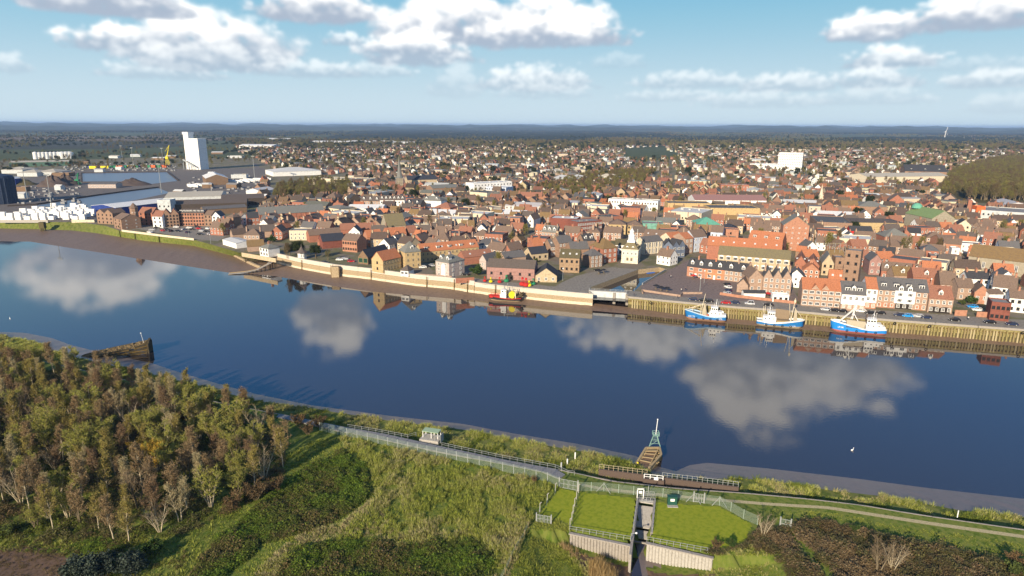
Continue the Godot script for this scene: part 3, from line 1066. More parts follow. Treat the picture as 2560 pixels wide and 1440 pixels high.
# ---- the town, house by house
func town():
	house("quay_flats", "orange roofed brick flats with two front gables beside the quay lane", "flats", 142.8, -293.4, -0.300, 16.3, 13.0, 8.0, 4.0, "gp", "brick_pale", "tile_orange", "f3x6b G2")
	house("quay_flats", "white rendered flats with slate roof between orange roofed brick flats and narrow white house", "flats", 154.2, -287.0, -0.300, 9.7, 13.0, 7.6, 4.5, "gp", "white", "slate", "f2x4w D1 d2 B2.8:brick_pale")
	house("quay_house", "narrow white house with mossy orange roof squeezed between two slate roofs", "house", 164.0, -290.5, -0.300, 4.5, 13.0, 9.3, 4.0, "gp", "white", "tile_orange", "f3x2w B2.8:brick_orange")
	house("quay_flats", "long slate roofed brick flats with white middle bay over a cart opening", "flats", 178.0, -290.5, -0.300, 20.3, 13.0, 8.4, 4.5, "gp", "brick_pale", "slate", "f3x8w d4")
	house("quay_flats", "brick flats with plain red tiled roof and one white gabled dormer", "flats", 191.3, -283.9, -0.300, 9.4, 13.0, 6.6, 4.5, "gp", "brick_pale", "tile_red", "f2x4w A2 D1")
	house("cottage", "grey brick cottage with brown roof and two white windows right of the quay flats", "house", 216.8, -305.4, -0.133, 7.2, 9.0, 6.0, 3.5, "gp", "brick_pale", "tile_brown", "f2x2w c1")
	house("gabled_house", "small orange brick house with plain gable beside a yellow shrub", "house", 220.7, -298.3, -0.420, 5.7, 10.0, 5.5, 3.5, "gf", "brick_orange", "tile_brown", "f1x2w c1")
	house("cottage", "small cream flat fronted cottage between orange gable and brown roofed white house", "house", 223.3, -294.4, 0.017, 6.6, 7.0, 5.5, 1.5, "gp", "white", "tile_brown", "f1x2w")
	house("brick_block", "dark brown brick block with big dark shutter at quay's right end", "building", 209.0, -269.9, -0.420, 6.9, 8.0, 7.5, 0.0, "flat", "brick_dark", "flat_grey", "f2x4k")
	house("white_house", "large white rendered house at the right edge of the photo", "house", 227.1, -283.2, -0.460, 7.3, 9.0, 6.5, 3.0, "gp", "white", "tile_brown", "f2x3k c1")
	house("stone_barn", "long grey stone barn with mossy brown roof and tall white windows", "barn", 277.7, -361.8, -0.786, 30.1, 14.0, 8.5, 6.0, "gp", "stone_grey", "tile_moss", "f1x6t")
	house("brick_tower", "square five storey brown brick tower with flat top", "tower", 171.1, -320.5, -0.601, 7.0, 8.0, 20.0, 0.0, "flat", "brick_brown", "flat_grey", "f5x2k")
	house("terraced_row", "pink brick row with brown roof and four small white dormers", "house", 208.4, -341.7, -0.465, 18.3, 10.0, 5.5, 4.0, "gp", "brick_red", "tile_brown", "f1x6w D4 c2")
	house("gabled_house", "purple brick house with one gable just right of the brown brick tower", "house", 203.2, -359.7, -0.255, 6.3, 12.0, 8.0, 3.5, "gf", "brick_purple", "slate", "f2x2w")
	house("outbuilding", "bright orange tiled outbuilding left of the brown brick tower's foot", "house", 165.1, -323.6, -0.397, 7.2, 9.0, 5.0, 4.5, "gp", "brick_orange", "tile_orange", "V2")
	house("tiled_house", "red tiled house with one pale dormer behind the slate roofed flats", "house", 210.2, -324.5, -0.269, 12.2, 10.0, 6.5, 4.0, "gp", "brick_red", "tile_red", "D1 c2")
	house("steep_house", "brown house with steep wide roof behind the grey brick cottage", "house", 213.6, -312.5, -0.329, 7.0, 11.0, 6.0, 5.5, "gp", "brick_brown", "tile_brown", "c2 f2x3w")
	house("cottage", "white walled cottage with dark slate roof between brown chimneys", "house", 234.2, -321.5, -0.146, 10.4, 8.0, 6.5, 3.0, "gp", "white", "slate_dark", "c3 f2x3k")
	house("tiled_house", "wide brown tiled white house behind the cream cottage", "house", 236.2, -303.9, -0.599, 9.2, 11.0, 6.5, 5.0, "gp", "white", "tile_brown", "c2 f2x3k")
	house("flat_topped_house", "orange brick flat topped house left of the long stone barn", "house", 255.3, -379.1, -0.420, 14.6, 12.0, 6.0, 0.5, "flat", "brick_orange", "flat_grey", "f2x4w")
	house("brick_house", "orange brick house with tall blind wall above the flat topped house", "house", 282.6, -412.9, -0.603, 9.6, 10.0, 8.0, 3.0, "gp", "brick_orange", "tile_brown", "c1 f1x2w")
	house("villa", "small white cube shaped villa left of the long stone barn", "house", 279.0, -405.1, -0.367, 4.2, 7.0, 6.0, 0.0, "flat", "white", "flat_white", "f2x1w")
	house("school_block", "white flat roofed block just above the long stone barn", "building", 300.8, -422.2, -0.420, 12.2, 10.0, 6.0, 0.0, "flat", "white", "flat_grey", "f2x4w")
	house("hipped_house", "square brick house with dark slate pyramid roof left of the flat topped house", "house", 253.5, -390.7, -0.417, 8.9, 10.0, 8.0, 3.0, "pyr", "brick_red", "slate", "f2x3w")
	house("stone_house", "buff stone gabled house left of the brown brick tower", "house", 176.3, -357.7, -0.344, 5.9, 12.0, 7.0, 5.0, "gf", "stone_beige", "slate_grey", "f2x2k")
	house("narrow_house", "narrow plain brick house against the left side of the brown brick tower", "house", 182.9, -358.7, -0.206, 4.8, 8.0, 9.0, 0.0, "flat", "brick_brown", "flat_grey", "f2x1k")
	house("ochre_house", "ochre roofed house with small dormer behind the red tiled house", "house", 204.2, -335.0, -0.078, 9.4, 8.0, 5.0, 4.0, "gp", "brick_pale", "tile_moss", "D1")
	house("slate_house", "slate roofed house with shaded gable below the bare garden trees", "house", 229.4, -392.8, -0.587, 8.7, 9.0, 6.0, 3.0, "gp", "brick_brown", "slate_dark", "c1")
	house("square_house", "orange fronted terraced house at the left end of the square", "house", 102.3, -349.4, -0.634, 9.9, 8.0, 5.8, 4.0, "gp", "brick_orange", "slate_dark", "f2x2b D2 c1 O1")
	house("square_house", "salmon fronted terraced house in the middle of the square's row", "house", 110.2, -344.8, -0.425, 10.0, 8.0, 5.8, 4.0, "gp", "salmon", "slate_dark", "f2x2b D2 c1 O1")
	house("square_house", "brown brick terraced house with many white windows right of the salmon front", "house", 120.6, -339.0, -0.581, 12.7, 8.0, 5.8, 4.0, "gp", "brick_pale", "slate_dark", "f2x5w D2 c1")
	house("gabled_house", "brown brick house with one gable left of the triple gabled house", "house", 120.9, -319.5, 0.019, 7.0, 10.0, 7.5, 4.0, "gf", "brick_pale", "tile_brown", "f2x2w c2")
	house("triple_gabled_house", "triple gabled brick mansion with tall white sash windows facing the quay", "house", 131.0, -314.3, -0.310, 12.9, 11.0, 8.5, 4.0, "m3", "brick_pale", "slate", "f3x5w c3")
	house("end_cottage", "small brick cottage with end gable on the corner of the square", "house", 115.8, -316.4, -0.473, 5.2, 8.0, 4.0, 3.0, "gf", "brick_pale", "tile_brown", "")
	house("lean_to", "long white lean-to with dark roof before the gabled houses", "shed", 116.6, -304.8, -0.057, 10.1, 4.0, 2.4, 1.0, "gp", "white", "slate_dark", "")
	house("garden_room", "low white flat roofed garden room before the triple gabled house", "building", 126.4, -297.4, -0.182, 7.3, 4.0, 3.0, 0.3, "flat", "white", "flat_white", "f1x3k")
	house("granary", "long buff stone granary with mossy roof and two rows of arched openings", "warehouse", 139.6, -369.4, -0.400, 38.7, 12.0, 8.0, 4.0, "gp", "stone_beige", "tile_moss_grey", "f2x10A")
	house("maltings", "long low orange tiled range right behind the stone granary", "warehouse", 142.4, -394.0, -0.385, 42.5, 12.0, 9.0, 4.5, "gp", "brick_red", "tile_orange", "V7")
	house("maltings", "shorter higher orange tiled range left of the tall brick granary", "warehouse", 160.5, -405.2, -0.597, 20.3, 12.0, 11.0, 5.0, "gp", "brick_red", "tile_orange", "d3")
	house("granary_tower", "tall orange brick granary with steep gable and small windows", "warehouse", 188.5, -432.1, -0.259, 15.8, 14.0, 17.0, 6.0, "gf", "brick_orange", "slate_grey", "f5x4s r5x3s")
	house("tiled_lean_to", "small bright orange roofed lean-to at the foot of the tall brick granary", "shed", 180.4, -399.3, -0.656, 5.7, 6.0, 5.0, 3.0, "gp", "brick_brown", "tile_orange", "")
	house("tiled_shed", "red tiled brick shed with gable below the tall brick granary", "warehouse", 164.3, -363.8, -0.420, 5.7, 16.0, 6.0, 4.0, "gf", "brick_red", "tile_red", "V3")
	house("tiled_shed", "second red tiled brick shed with roof lights right of its twin", "warehouse", 168.4, -357.6, -0.420, 6.5, 16.0, 6.0, 4.0, "gf", "brick_red", "tile_red", "V3")
	house("mural_house", "blue grey clad house with yellow painted mural on its gable", "house", 98.1, -403.8, -0.232, 5.3, 12.0, 8.0, 3.0, "gf", "cladding_blue", "slate_dark", "f2x1b B4.5:brick_pale")
	house("clad_house", "blue grey clad house with twin gables right of the mural house", "house", 101.6, -404.0, 0.458, 9.7, 10.0, 8.0, 3.0, "m2", "cladding_blue", "slate_dark", "f2x3b")
	house("brick_flats", "brown brick flats with bright orange roof behind the twin gabled clad house", "flats", 110.9, -419.1, 0.500, 7.0, 12.0, 10.0, 3.0, "gp", "brick_pale", "tile_orange", "f3x2w")
	house("townhouse", "pale blue sided house with brown roof right of the orange roofed flats", "house", 120.4, -425.0, 0.500, 11.4, 10.0, 10.0, 4.0, "gp", "pale_blue", "tile_brown", "f3x3w")
	house("townhouse", "white gabled house with brown roof behind the pale blue house", "house", 143.3, -450.8, -0.420, 8.1, 10.0, 9.0, 4.0, "gp", "pale_blue", "tile_brown", "f2x3w")
	house("tower_house", "tall brick house with dark flat roof above the orange roofed ranges", "house", 155.2, -458.8, -0.315, 10.5, 8.0, 9.0, 0.0, "flat", "brick_orange", "slate", "f2x1k")
	house("flat_house", "orange roofed house left of the pale blue house", "house", 105.6, -426.4, 0.500, 10.7, 10.0, 9.0, 3.0, "gp", "cream", "tile_orange", "")
	house("assembly_building", "long classical cream building with slate roof right of the custom house", "hall", 88.5, -416.8, 0.500, 14.8, 9.0, 8.0, 3.0, "gp", "cream", "slate", "f2x8t P6")
	house("colonnade_building", "white columned building with dark mossy roof left of the custom house", "hall", 69.6, -413.4, -0.145, 6.6, 9.0, 6.5, 3.0, "gp", "white", "tile_moss_dark", "f2x3k")
	house("merchant_house", "large red brick merchant house with mossy hipped roof facing the inlet quay", "house", 55.5, -389.5, 0.500, 10.7, 13.0, 9.0, 5.0, "hip", "brick_red", "tile_moss", "f3x3w c2")
	house("corner_house", "small brown brick house with hipped slate roof on the inlet quay corner", "house", 47.1, -374.7, 0.500, 8.4, 8.0, 7.0, 3.5, "hip", "brick_brown", "slate", "f3x3w c1")
	house("stone_warehouse", "old brown stone warehouse with dark mossy roof near the inlet quay", "warehouse", 33.0, -361.3, -0.217, 11.2, 10.0, 8.5, 4.0, "gp", "stone_brown", "tile_moss_dark", "f2x4k r2x2k V3")
	house("quay_warehouse", "long purple brick warehouse with dark doorway behind the quayside buoys", "warehouse", 0.2, -343.6, -0.193, 25.8, 11.0, 6.6, 3.5, "gp", "brick_purple", "slate_brown", "f1x5k A1")
	house("gallery_building", "cream brick gable fronted building with large slate roof beside the inlet", "hall", 18.4, -339.9, -0.079, 11.2, 14.0, 3.6, 4.0, "gf", "stone_beige", "slate_dark", "f1x3w r1x4k")
	house("cream_barn", "cream gabled barn with navy slate roof behind the purple warehouse", "barn", 14.7, -393.5, 0.500, 12.0, 9.0, 4.5, 3.5, "gp", "stone_beige", "slate_navy", "f1x3k")
	house("tiled_range", "long low range with rusty red roof behind the tall grey villa", "warehouse", -22.0, -384.1, 0.500, 19.0, 9.0, 4.5, 3.0, "gp", "brick_red", "tile_red", "V2")
	house("slate_range", "grey slate range left of the cream gabled barn", "house", -0.2, -378.4, 0.500, 14.1, 9.0, 5.0, 3.0, "gp", "brick_pale", "slate", "")
	house("pink_house", "pinkish gabled house left of the purple warehouse roof", "house", -13.3, -369.3, -0.622, 4.8, 12.0, 5.5, 3.0, "gf", "pinkish", "slate", "f1x1w")
	house("slate_house", "brick house with slate roof and roof lights behind the cream barn", "house", 24.8, -407.5, 0.500, 6.1, 9.0, 6.5, 4.0, "gp", "brick_brown", "slate", "f2x4w c1 V2")
	house("tall_house", "tall brown brick house with white windows between slate roofs", "house", 31.5, -405.8, 0.500, 10.2, 9.0, 9.0, 4.0, "gp", "brick_brown", "slate", "f3x4w c2")
	house("orange_roofed_house", "house with bright orange steep roof behind the navy roofed barn", "house", 14.6, -405.4, 0.500, 7.1, 8.0, 6.5, 5.0, "gp", "brick_red", "tile_orange", "c2")
	house("white_villa", "white house with hipped slate roof and stout chimney above the rusty range", "house", -15.2, -419.4, 0.386, 16.1, 10.0, 5.5, 3.0, "hip", "white", "slate", "f2x4w c2")
	house("dormered_house", "house with two white dormers in slate roof behind the corner house", "house", 48.8, -425.7, 0.388, 8.4, 9.0, 7.0, 4.0, "gp", "brick_brown", "slate_dark", "D2 c2")
	house("slate_house", "low slate roofed house below the two white dormers", "house", 40.8, -400.5, 0.244, 12.0, 9.0, 6.0, 4.0, "gp", "brick_brown", "slate", "c1")
	house("mansard_house", "house with grey mansard roof and three round dormers below the dark office block", "house", 27.8, -457.0, -0.506, 11.3, 9.0, 7.5, 4.0, "gp", "brick_pale", "slate_grey", "f2x5w D3 c2")
	house("office_block", "plain dark red brick office block with pale flat roof", "offices", 42.2, -514.5, -0.286, 21.5, 16.0, 9.0, 0.0, "flat", "brick_dark", "flat_white", "")
	house("office_wing", "dark red brick office wing with rows of white windows", "offices", 55.7, -498.6, 0.500, 22.6, 14.0, 9.0, 0.0, "flat", "brick_dark", "flat_grey", "f3x11w")
	house("sand_hall", "yellow sandstone hall with brown hipped roofs behind the white pergola tent", "hall", 80.4, -494.4, -0.173, 12.6, 14.0, 8.0, 3.0, "hip", "brick_yellow", "tile_brown", "f2x3k")
	house("sand_hall", "right wing of the yellow sandstone hall left of the green glass block", "hall", 93.7, -496.3, -0.185, 11.9, 14.0, 7.0, 3.0, "hip", "brick_yellow", "tile_brown", "f2x3k")
	house("glass_block", "green glass fronted block behind the brown roofed range", "building", 107.2, -495.2, -0.140, 15.2, 14.0, 8.0, 0.0, "flat", "glass_green", "flat_grey", "P9")
	house("brown_range", "long low brown tiled range behind the assembly building", "warehouse", 104.6, -451.5, -0.442, 22.9, 14.0, 5.0, 4.5, "gp", "brick_red", "tile_brown", "V4")
	house("teal_roofed_hall", "hall with low teal green pyramid roof in the shopping streets", "hall", 153.2, -512.6, -0.060, 17.6, 20.0, 6.0, 4.5, "pyr", "brick_brown", "teal", "")
	house("slate_complex", "navy slate roofed building right of the teal roof", "building", 160.6, -481.0, -0.360, 12.6, 12.0, 7.0, 3.0, "hip", "brick_brown", "slate_navy", "")
	house("store", "cream department store with wide pale flat roof", "shop", 154.2, -562.9, -0.563, 28.8, 34.0, 9.0, 0.0, "flat", "cream", "flat_white", "f1x10k")
	house("shopping_centre", "long sand coloured shopping centre wall behind the teal roof", "shop", 195.3, -582.2, -0.047, 42.6, 26.0, 10.0, 0.0, "flat", "sand", "flat_dark", "")
	house("shopping_centre", "sand coloured shopping block left behind the cream department store", "shop", 167.0, -624.0, -0.065, 39.4, 20.0, 9.0, 0.0, "flat", "sand", "flat_dark", "")
	house("pink_roofed_hall", "long hall with dusty pink tiled roof and white eaves band", "hall", 219.0, -669.5, -0.024, 71.1, 30.0, 8.0, 4.0, "gp", "white", "tile_pink", "")
	house("brick_wing", "red brick wing with flat roof left of the dusty pink roof", "building", 276.6, -820.8, -0.160, 33.3, 14.0, 9.0, 0.0, "flat", "brick_red", "flat_grey", "f2x9w")
	house("white_flats", "long row of white flats with continuous windows above shops", "flats", 119.1, -638.2, -0.422, 48.6, 12.0, 10.0, 0.0, "flat", "white", "flat_grey", "f2x18k")
	house("white_shops", "low white shop row in front of the long white flats", "shop", 121.1, -638.9, -0.275, 39.9, 10.0, 5.0, 0.0, "flat", "white", "flat_white", "f1x9k")
	house("brick_hall", "plain red brick hall right of the white shop row's left end", "hall", 106.3, -585.5, -0.177, 17.0, 16.0, 9.0, 0.0, "flat", "brick_red", "flat_dark", "")
	house("brick_hall", "flat roofed brick hall above the yellow sandstone hall", "hall", 78.8, -540.4, 0.500, 20.8, 16.0, 7.0, 0.0, "flat", "brick_red", "flat_dark", "")
	house("white_gable_house", "white gabled house left of the dark red office block", "house", 17.5, -529.9, -0.420, 5.7, 15.0, 6.5, 4.0, "gf", "white", "tile_brown", "f2x1k")
	house("white_gable_house", "second white gabled house with lower wing behind the office block", "house", 57.7, -548.2, -0.420, 11.4, 12.0, 6.0, 4.0, "gf", "white", "slate_grey", "f1x2k")
	house("brick_cube", "orange brick cube shaped building above the white gabled house", "building", 0.7, -513.4, -0.184, 13.1, 12.0, 9.0, 0.0, "flat", "brick_orange", "flat_grey", "f2x4s")
	house("orange_row", "row of orange brick houses below the leafless street trees", "house", 19.6, -708.0, -0.155, 26.0, 10.0, 6.0, 4.0, "gp", "brick_orange", "tile_red", "c3")
	house("white_hall", "white hall with pale hipped roof near the long line of bare trees", "hall", 143.7, -976.4, -0.600, 28.5, 16.0, 7.0, 4.0, "hip", "white", "roof_cream", "f1x5k")
	house("glass_roofed_shed", "shed with pale glass roof and two peaks", "shed", 87.5, -957.3, 0.241, 48.3, 30.0, 6.0, 4.0, "m2", "pale_grey", "flat_white", "")
	house("yellow_warehouse", "yellow brick warehouse with orange roof and tall gable at the quay wall", "warehouse", -71.4, -363.1, -0.604, 8.9, 14.4, 6.7, 4.5, "gf", "brick_yellow", "tile_orange", "r2x6a f2x1k")
	house("yellow_tower", "square yellow brick tower block with steep slate pyramid roof", "warehouse", -59.2, -371.0, 0.500, 9.3, 10.0, 9.5, 5.5, "pyr", "brick_yellow", "slate_grey", "f3x3a D1")
	house("yellow_wing", "long yellow brick wing with orange roof right of the pyramid roofed tower", "warehouse", -39.9, -395.4, 0.500, 38.0, 10.0, 6.5, 4.0, "gp", "brick_yellow", "tile_orange", "f2x14a d5 V4")
	house("grey_villa", "tall three storey greyish pink villa standing above the quay wall", "house", -33.9, -348.8, -0.655, 9.9, 12.4, 8.5, 3.2, "hip", "pinkish", "slate_grey", "f3x2w D2 r3x2w c1")
	house("kiosk", "small dark roofed kiosk at the quay wall below the yellow warehouse", "kiosk", -57.7, -350.2, -0.390, 4.9, 6.0, 2.8, 2.6, "pyr", "white", "slate_brown", "f1x2b")
	house("boathouse", "timber gabled building with navy roof left of the yellow warehouse", "hall", -83.4, -386.7, -0.420, 7.0, 22.0, 4.5, 4.0, "gf", "timber", "slate_navy", "f1x2g")
	house("brick_college", "orange brick block with pale brown roof and rows of dark windows", "building", -103.0, -419.5, -0.420, 11.6, 10.0, 7.5, 3.5, "gp", "brick_orange", "tile_brown", "f2x6k")
	house("brick_college", "brick wing with vivid orange roof right behind the pale brown roof", "building", -95.4, -440.6, 0.500, 10.3, 10.0, 6.5, 4.0, "gp", "brick_orange", "tile_orange", "f1x5w")
	house("brick_college", "orange brick wing with projecting gable right of the vivid orange roof", "building", -82.4, -451.5, 0.500, 14.1, 10.0, 6.5, 4.0, "gp", "brick_orange", "tile_orange", "f2x5w G1")
	house("brick_college", "last orange brick wing at the right end of the college court", "building", -72.4, -460.4, 0.500, 6.8, 10.0, 6.5, 4.0, "gp", "brick_orange", "tile_red", "f2x2w")
	house("navy_range", "dark range with navy slate roof left of the college court", "warehouse", -121.6, -433.4, 0.500, 14.8, 12.0, 5.0, 4.0, "gp", "brick_dark", "slate_navy", "")
	house("tiled_range", "long grey tiled range behind the navy roofed range", "warehouse", -133.7, -457.8, 0.500, 22.3, 10.0, 5.0, 3.5, "gp", "brick_red", "tile_brown", "")
	house("tiled_range", "long red tiled range behind the college court", "warehouse", -115.0, -482.0, 0.290, 25.9, 10.0, 5.0, 4.0, "gp", "brick_red", "tile_red", "")
	house("tiled_lean_to", "small red tiled lean-to left of the navy roofed range", "shed", -127.4, -436.0, -0.217, 6.3, 7.0, 3.5, 2.5, "gp", "brick_red", "tile_red", "")
	house("guildhall", "old stone guildhall with huge grey mossy roof above the college court", "hall", -88.7, -482.6, 0.500, 14.4, 14.0, 8.0, 8.0, "gp", "stone_grey", "tile_moss_grey", "")
	house("ferry_house", "white fronted house with slate hipped roof beside the ferry steps", "house", -152.7, -403.7, -0.666, 9.6, 8.0, 5.0, 2.2, "hip", "white", "slate_grey", "f2x3k c1")
	house("mossy_cottage", "long low cottage with mossy brown roof left of the ferry house", "house", -167.3, -418.6, 0.421, 10.2, 8.0, 3.5, 3.5, "gp", "brick_pale", "tile_moss", "")
	house("white_shed", "long white flat roofed shed above the muddy beach", "shed", -186.1, -435.6, -0.776, 21.9, 11.0, 3.5, 0.8, "gp", "white", "flat_white", "")
	house("dark_roofed_house", "small house with dark hipped roof above the white shed", "house", -203.2, -486.3, -0.193, 8.6, 8.0, 4.0, 3.0, "pyr", "white", "tile_dark", "")
	house("dark_range", "long dark roofed range in front of the red brick mill", "warehouse", -184.1, -473.7, 0.318, 18.7, 12.0, 4.5, 4.0, "gp", "brick_pale", "slate_brown", "")
	house("brown_range", "low brown roofed range left of the dark roofed range", "warehouse", -196.3, -462.3, 0.599, 9.5, 9.0, 4.0, 3.5, "gp", "brick_pale", "tile_dark", "")
	house("red_mill", "long red brick mill with buttressed wall and wide grey roof", "warehouse", -189.9, -556.9, 0.508, 53.7, 20.0, 7.5, 5.0, "gp", "brick_red", "slate_grey", "P14")
	house("mill_gable", "red brick gabled annex with dark roof at left end of the mill", "warehouse", -208.8, -521.7, 0.500, 8.6, 9.0, 7.5, 4.0, "gp", "brick_red", "slate_dark", "f2x3w")
	house("stone_chimney_tower", "old brick tower with small cap left of the dark roofed ranges", "tower", -217.6, -506.4, -0.475, 7.8, 7.0, 10.0, 2.0, "pyr", "brick_brown", "tile_brown", "f3x1k")
	house("riverside_flats", "brown brick riverside flats with twin gables at the left end", "flats", -330.9, -535.8, -0.358, 18.2, 12.0, 9.0, 3.0, "m2", "brick_brown", "tile_brown", "f3x4k")
	house("riverside_flats", "brown brick flats with broad lit gable left of the turret", "flats", -303.7, -511.0, -0.686, 15.1, 14.0, 8.0, 3.5, "gp", "brick_brown", "tile_brown", "f3x2k r3x2s")
	house("riverside_flats", "shaded red roofed flats right of the turret", "flats", -295.6, -530.3, -0.230, 13.2, 10.0, 10.0, 4.0, "gp", "brick_red", "tile_red", "f4x3k")
	house("riverside_flats", "white faced section of the red roofed riverside flats", "flats", -279.9, -517.9, -0.124, 8.3, 11.0, 9.0, 4.0, "gp", "white", "tile_red", "f3x2k")
	house("riverside_flats", "brown brick flats with two front gables right of the white face", "flats", -274.5, -521.7, 0.444, 11.7, 11.0, 10.0, 4.0, "m2", "brick_brown", "tile_red", "f4x5k")
	house("riverside_flats", "orange brick flats with grey roof and dark dormers", "flats", -263.1, -527.9, 0.033, 10.3, 11.0, 10.5, 2.5, "gp", "brick_orange", "slate_brown", "f4x5k d4")
	house("riverside_flats", "second orange brick flats with dark dormers beside the white gable", "flats", -253.2, -528.2, 0.033, 9.0, 11.0, 10.5, 2.5, "gp", "brick_orange", "slate_brown", "f4x4k d3")
	house("riverside_flats", "low brown brick flats left of the white gable", "flats", -243.6, -526.6, -0.264, 6.9, 10.0, 9.0, 3.0, "gp", "brick_brown", "tile_brown", "f3x2k")
	house("riverside_flats", "white gabled block with dark windows ending the riverside flats", "flats", -235.1, -519.6, 0.032, 6.5, 10.0, 9.0, 3.5, "gf", "white", "slate", "f4x2k")
	house("blue_shed", "royal blue dock shed with long white roof", "shed", -351.8, -607.1, -0.455, 34.6, 58.9, 8.0, 2.0, "gf", "shed_blue", "roof_white", "")
	house("hoist_block", "pale grey hoist block between blue shed and brown sheds", "building", -323.9, -611.2, 0.039, 11.9, 11.0, 11.0, 0.0, "flat", "pale_grey", "flat_white", "f1x3k")
	house("dock_shed", "cream roofed dock shed behind the pale grey hoist block", "shed", -337.5, -699.6, 0.307, 53.4, 50.0, 7.0, 3.0, "gp", "pale_grey", "roof_cream", "")
	house("dock_shed", "long brown asbestos roofed dock shed with dark wall", "shed", -293.1, -635.9, 0.320, 65.2, 26.0, 6.0, 3.0, "gp", "timber_dark", "slate_brown", "")
	house("dock_shed", "second brown roofed dock shed behind the dark walled one", "shed", -277.6, -674.1, 0.375, 40.6, 30.0, 7.0, 3.0, "gp", "timber_dark", "slate_brown", "")
	house("dock_shed", "low grey dock shed in front of the brown dock sheds", "shed", -266.8, -601.9, 0.617, 37.3, 14.0, 5.0, 2.0, "gp", "timber", "slate", "")
	house("dock_shed", "green walled dock shed with tanks behind it", "shed", -912.8, -1281.6, 0.501, 94.2, 40.0, 8.0, 2.0, "gp", "green_shed", "roof_cream", "")
	house("hipped_store", "pale grey roofed store, leftmost of three low pyramids", "shed", -817.8, -1096.4, 0.066, 32.9, 40.0, 6.0, 4.0, "pyr", "pale_grey", "roof_cream", "")
	house("hipped_store", "pale grey roofed store, middle of three low pyramids", "shed", -749.7, -1034.4, 0.062, 29.6, 36.0, 6.0, 4.0, "pyr", "pale_grey", "roof_cream", "")
	house("hipped_store", "pale grey roofed store, rightmost of three low pyramids", "shed", -730.2, -1049.9, 0.063, 30.0, 40.0, 6.0, 4.0, "pyr", "pale_grey", "roof_cream", "")
	house("silo_shed", "gabled shed with white roof at the foot of the silo", "shed", -413.5, -915.1, 0.500, 27.6, 60.0, 9.0, 5.0, "gf", "timber", "roof_white", "")
	house("blue_white_store", "small blue and white store near the photo's left edge", "shed", -659.7, -871.0, 0.055, 10.5, 12.0, 9.0, 2.0, "gf", "shed_blue", "roof_white", "")
	house("dock_store", "grey roofed dock store on the spit between the two basins", "shed", -522.4, -842.7, 0.050, 34.3, 16.0, 5.0, 2.0, "gp", "pinkish", "slate", "f1x10w")
	house("church_nave", "long church nave with dark lead roof right of the scaffolded spire", "church", -121.6, -874.0, 0.386, 39.7, 16.0, 10.0, 5.0, "gp", "stone_beige", "slate_navy", "f1x9t")
	house("market_row", "white fronted tall row with slate roof on the market place", "house", -117.0, -640.1, 0.039, 23.8, 11.0, 9.0, 4.0, "gp", "white", "slate_brown", "f2x7k D6 c3")
	house("market_row", "brown and white row with slate roof left of the white fronted row", "house", -137.8, -641.6, -0.179, 20.0, 11.0, 8.0, 4.0, "gp", "brick_pale", "slate_brown", "f2x7w D3")
	house("market_row", "brown brick row with two dormers right of the white fronted row", "house", -91.3, -615.4, -0.437, 17.4, 10.0, 8.0, 4.0, "gp", "brick_brown", "slate_dark", "f2x6w D2")
	house("market_house", "tall white house with curved shaped gable on the market place", "house", -75.6, -628.5, -0.365, 21.6, 12.0, 10.0, 4.0, "hip", "white", "slate_grey", "f3x5s D2")
	house("corn_hall", "cream classical hall with stone front right of the red mill", "hall", -152.4, -576.2, -0.722, 20.6, 16.0, 9.0, 2.0, "hip", "cream", "slate_grey", "f2x5k")
	house("corn_hall", "plain cream side block of the classical hall", "hall", -149.5, -585.7, 0.494, 16.1, 14.0, 7.0, 0.0, "flat", "stone_beige", "flat_grey", "f1x4w")
	house("dark_flats", "dark slate gabled flats left of the market row", "flats", -159.2, -654.9, 0.500, 10.6, 14.0, 9.0, 4.0, "gf", "timber_dark", "slate_dark", "f2x3k")
	house("college_block", "white college block with continuous window bands", "school", -28.7, -804.5, 0.593, 54.4, 20.0, 12.0, 0.0, "flat", "white", "flat_white", "f3x12k")
	house("college_block", "pale blue grey college block in front of the white one", "school", -15.3, -789.9, -0.452, 26.8, 20.0, 8.0, 0.0, "flat", "pale_blue", "flat_white", "f2x8k")
	house("civic_hall", "brown brick hall with grey curved looking roof left of the college", "hall", -82.1, -773.2, 0.500, 33.4, 20.0, 9.0, 3.0, "gp", "brick_brown", "slate_grey", "")
	house("civic_hall", "flat roofed brown hall with pale columns below the college", "hall", -32.2, -728.0, -0.594, 27.4, 24.0, 8.0, 0.0, "flat", "cream", "flat_dark", "P8")
	house("cream_shed", "very long cream walled shed left of the scaffolded spire", "shed", -234.5, -905.6, -0.233, 89.0, 30.0, 8.0, 0.5, "flat", "cream", "roof_cream", "")
	house("green_roofed_shed", "wide shed with pale grey green roof near the dock road", "shed", -359.9, -1082.7, 0.546, 75.2, 60.0, 7.0, 5.0, "hip", "white", "flat_white", "")
	house("red_tiled_hall", "hall with red tiled hipped roof right of the white shaped gable", "hall", -60.6, -599.7, -0.448, 16.0, 14.0, 7.0, 4.0, "hip", "brick_orange", "tile_red", "")
	house("hospital_tower", "tall white tower block with seven window bands", "tower block", 518.4, -1237.0, -0.451, 41.6, 26.0, 32.0, 0.0, "flat", "white", "flat_white", "f7x14k")
	house("hospital_wing", "low white wing at the foot of the tall tower block", "building", 499.8, -1302.8, -0.588, 53.8, 40.0, 8.0, 0.0, "flat", "white", "flat_white", "f2x12k")
	house("green_roofed_hall", "big stone hall with moss green roof and classical gable", "hall", 339.7, -529.5, 0.031, 18.5, 34.0, 10.0, 6.0, "gf", "stone_grey", "roof_green", "f1x2k")
	house("retail_store", "long buff retail store with black roof and pale gables", "shop", 581.4, -993.1, 0.197, 138.2, 40.0, 9.0, 4.0, "gp", "cream", "roof_cream", "")
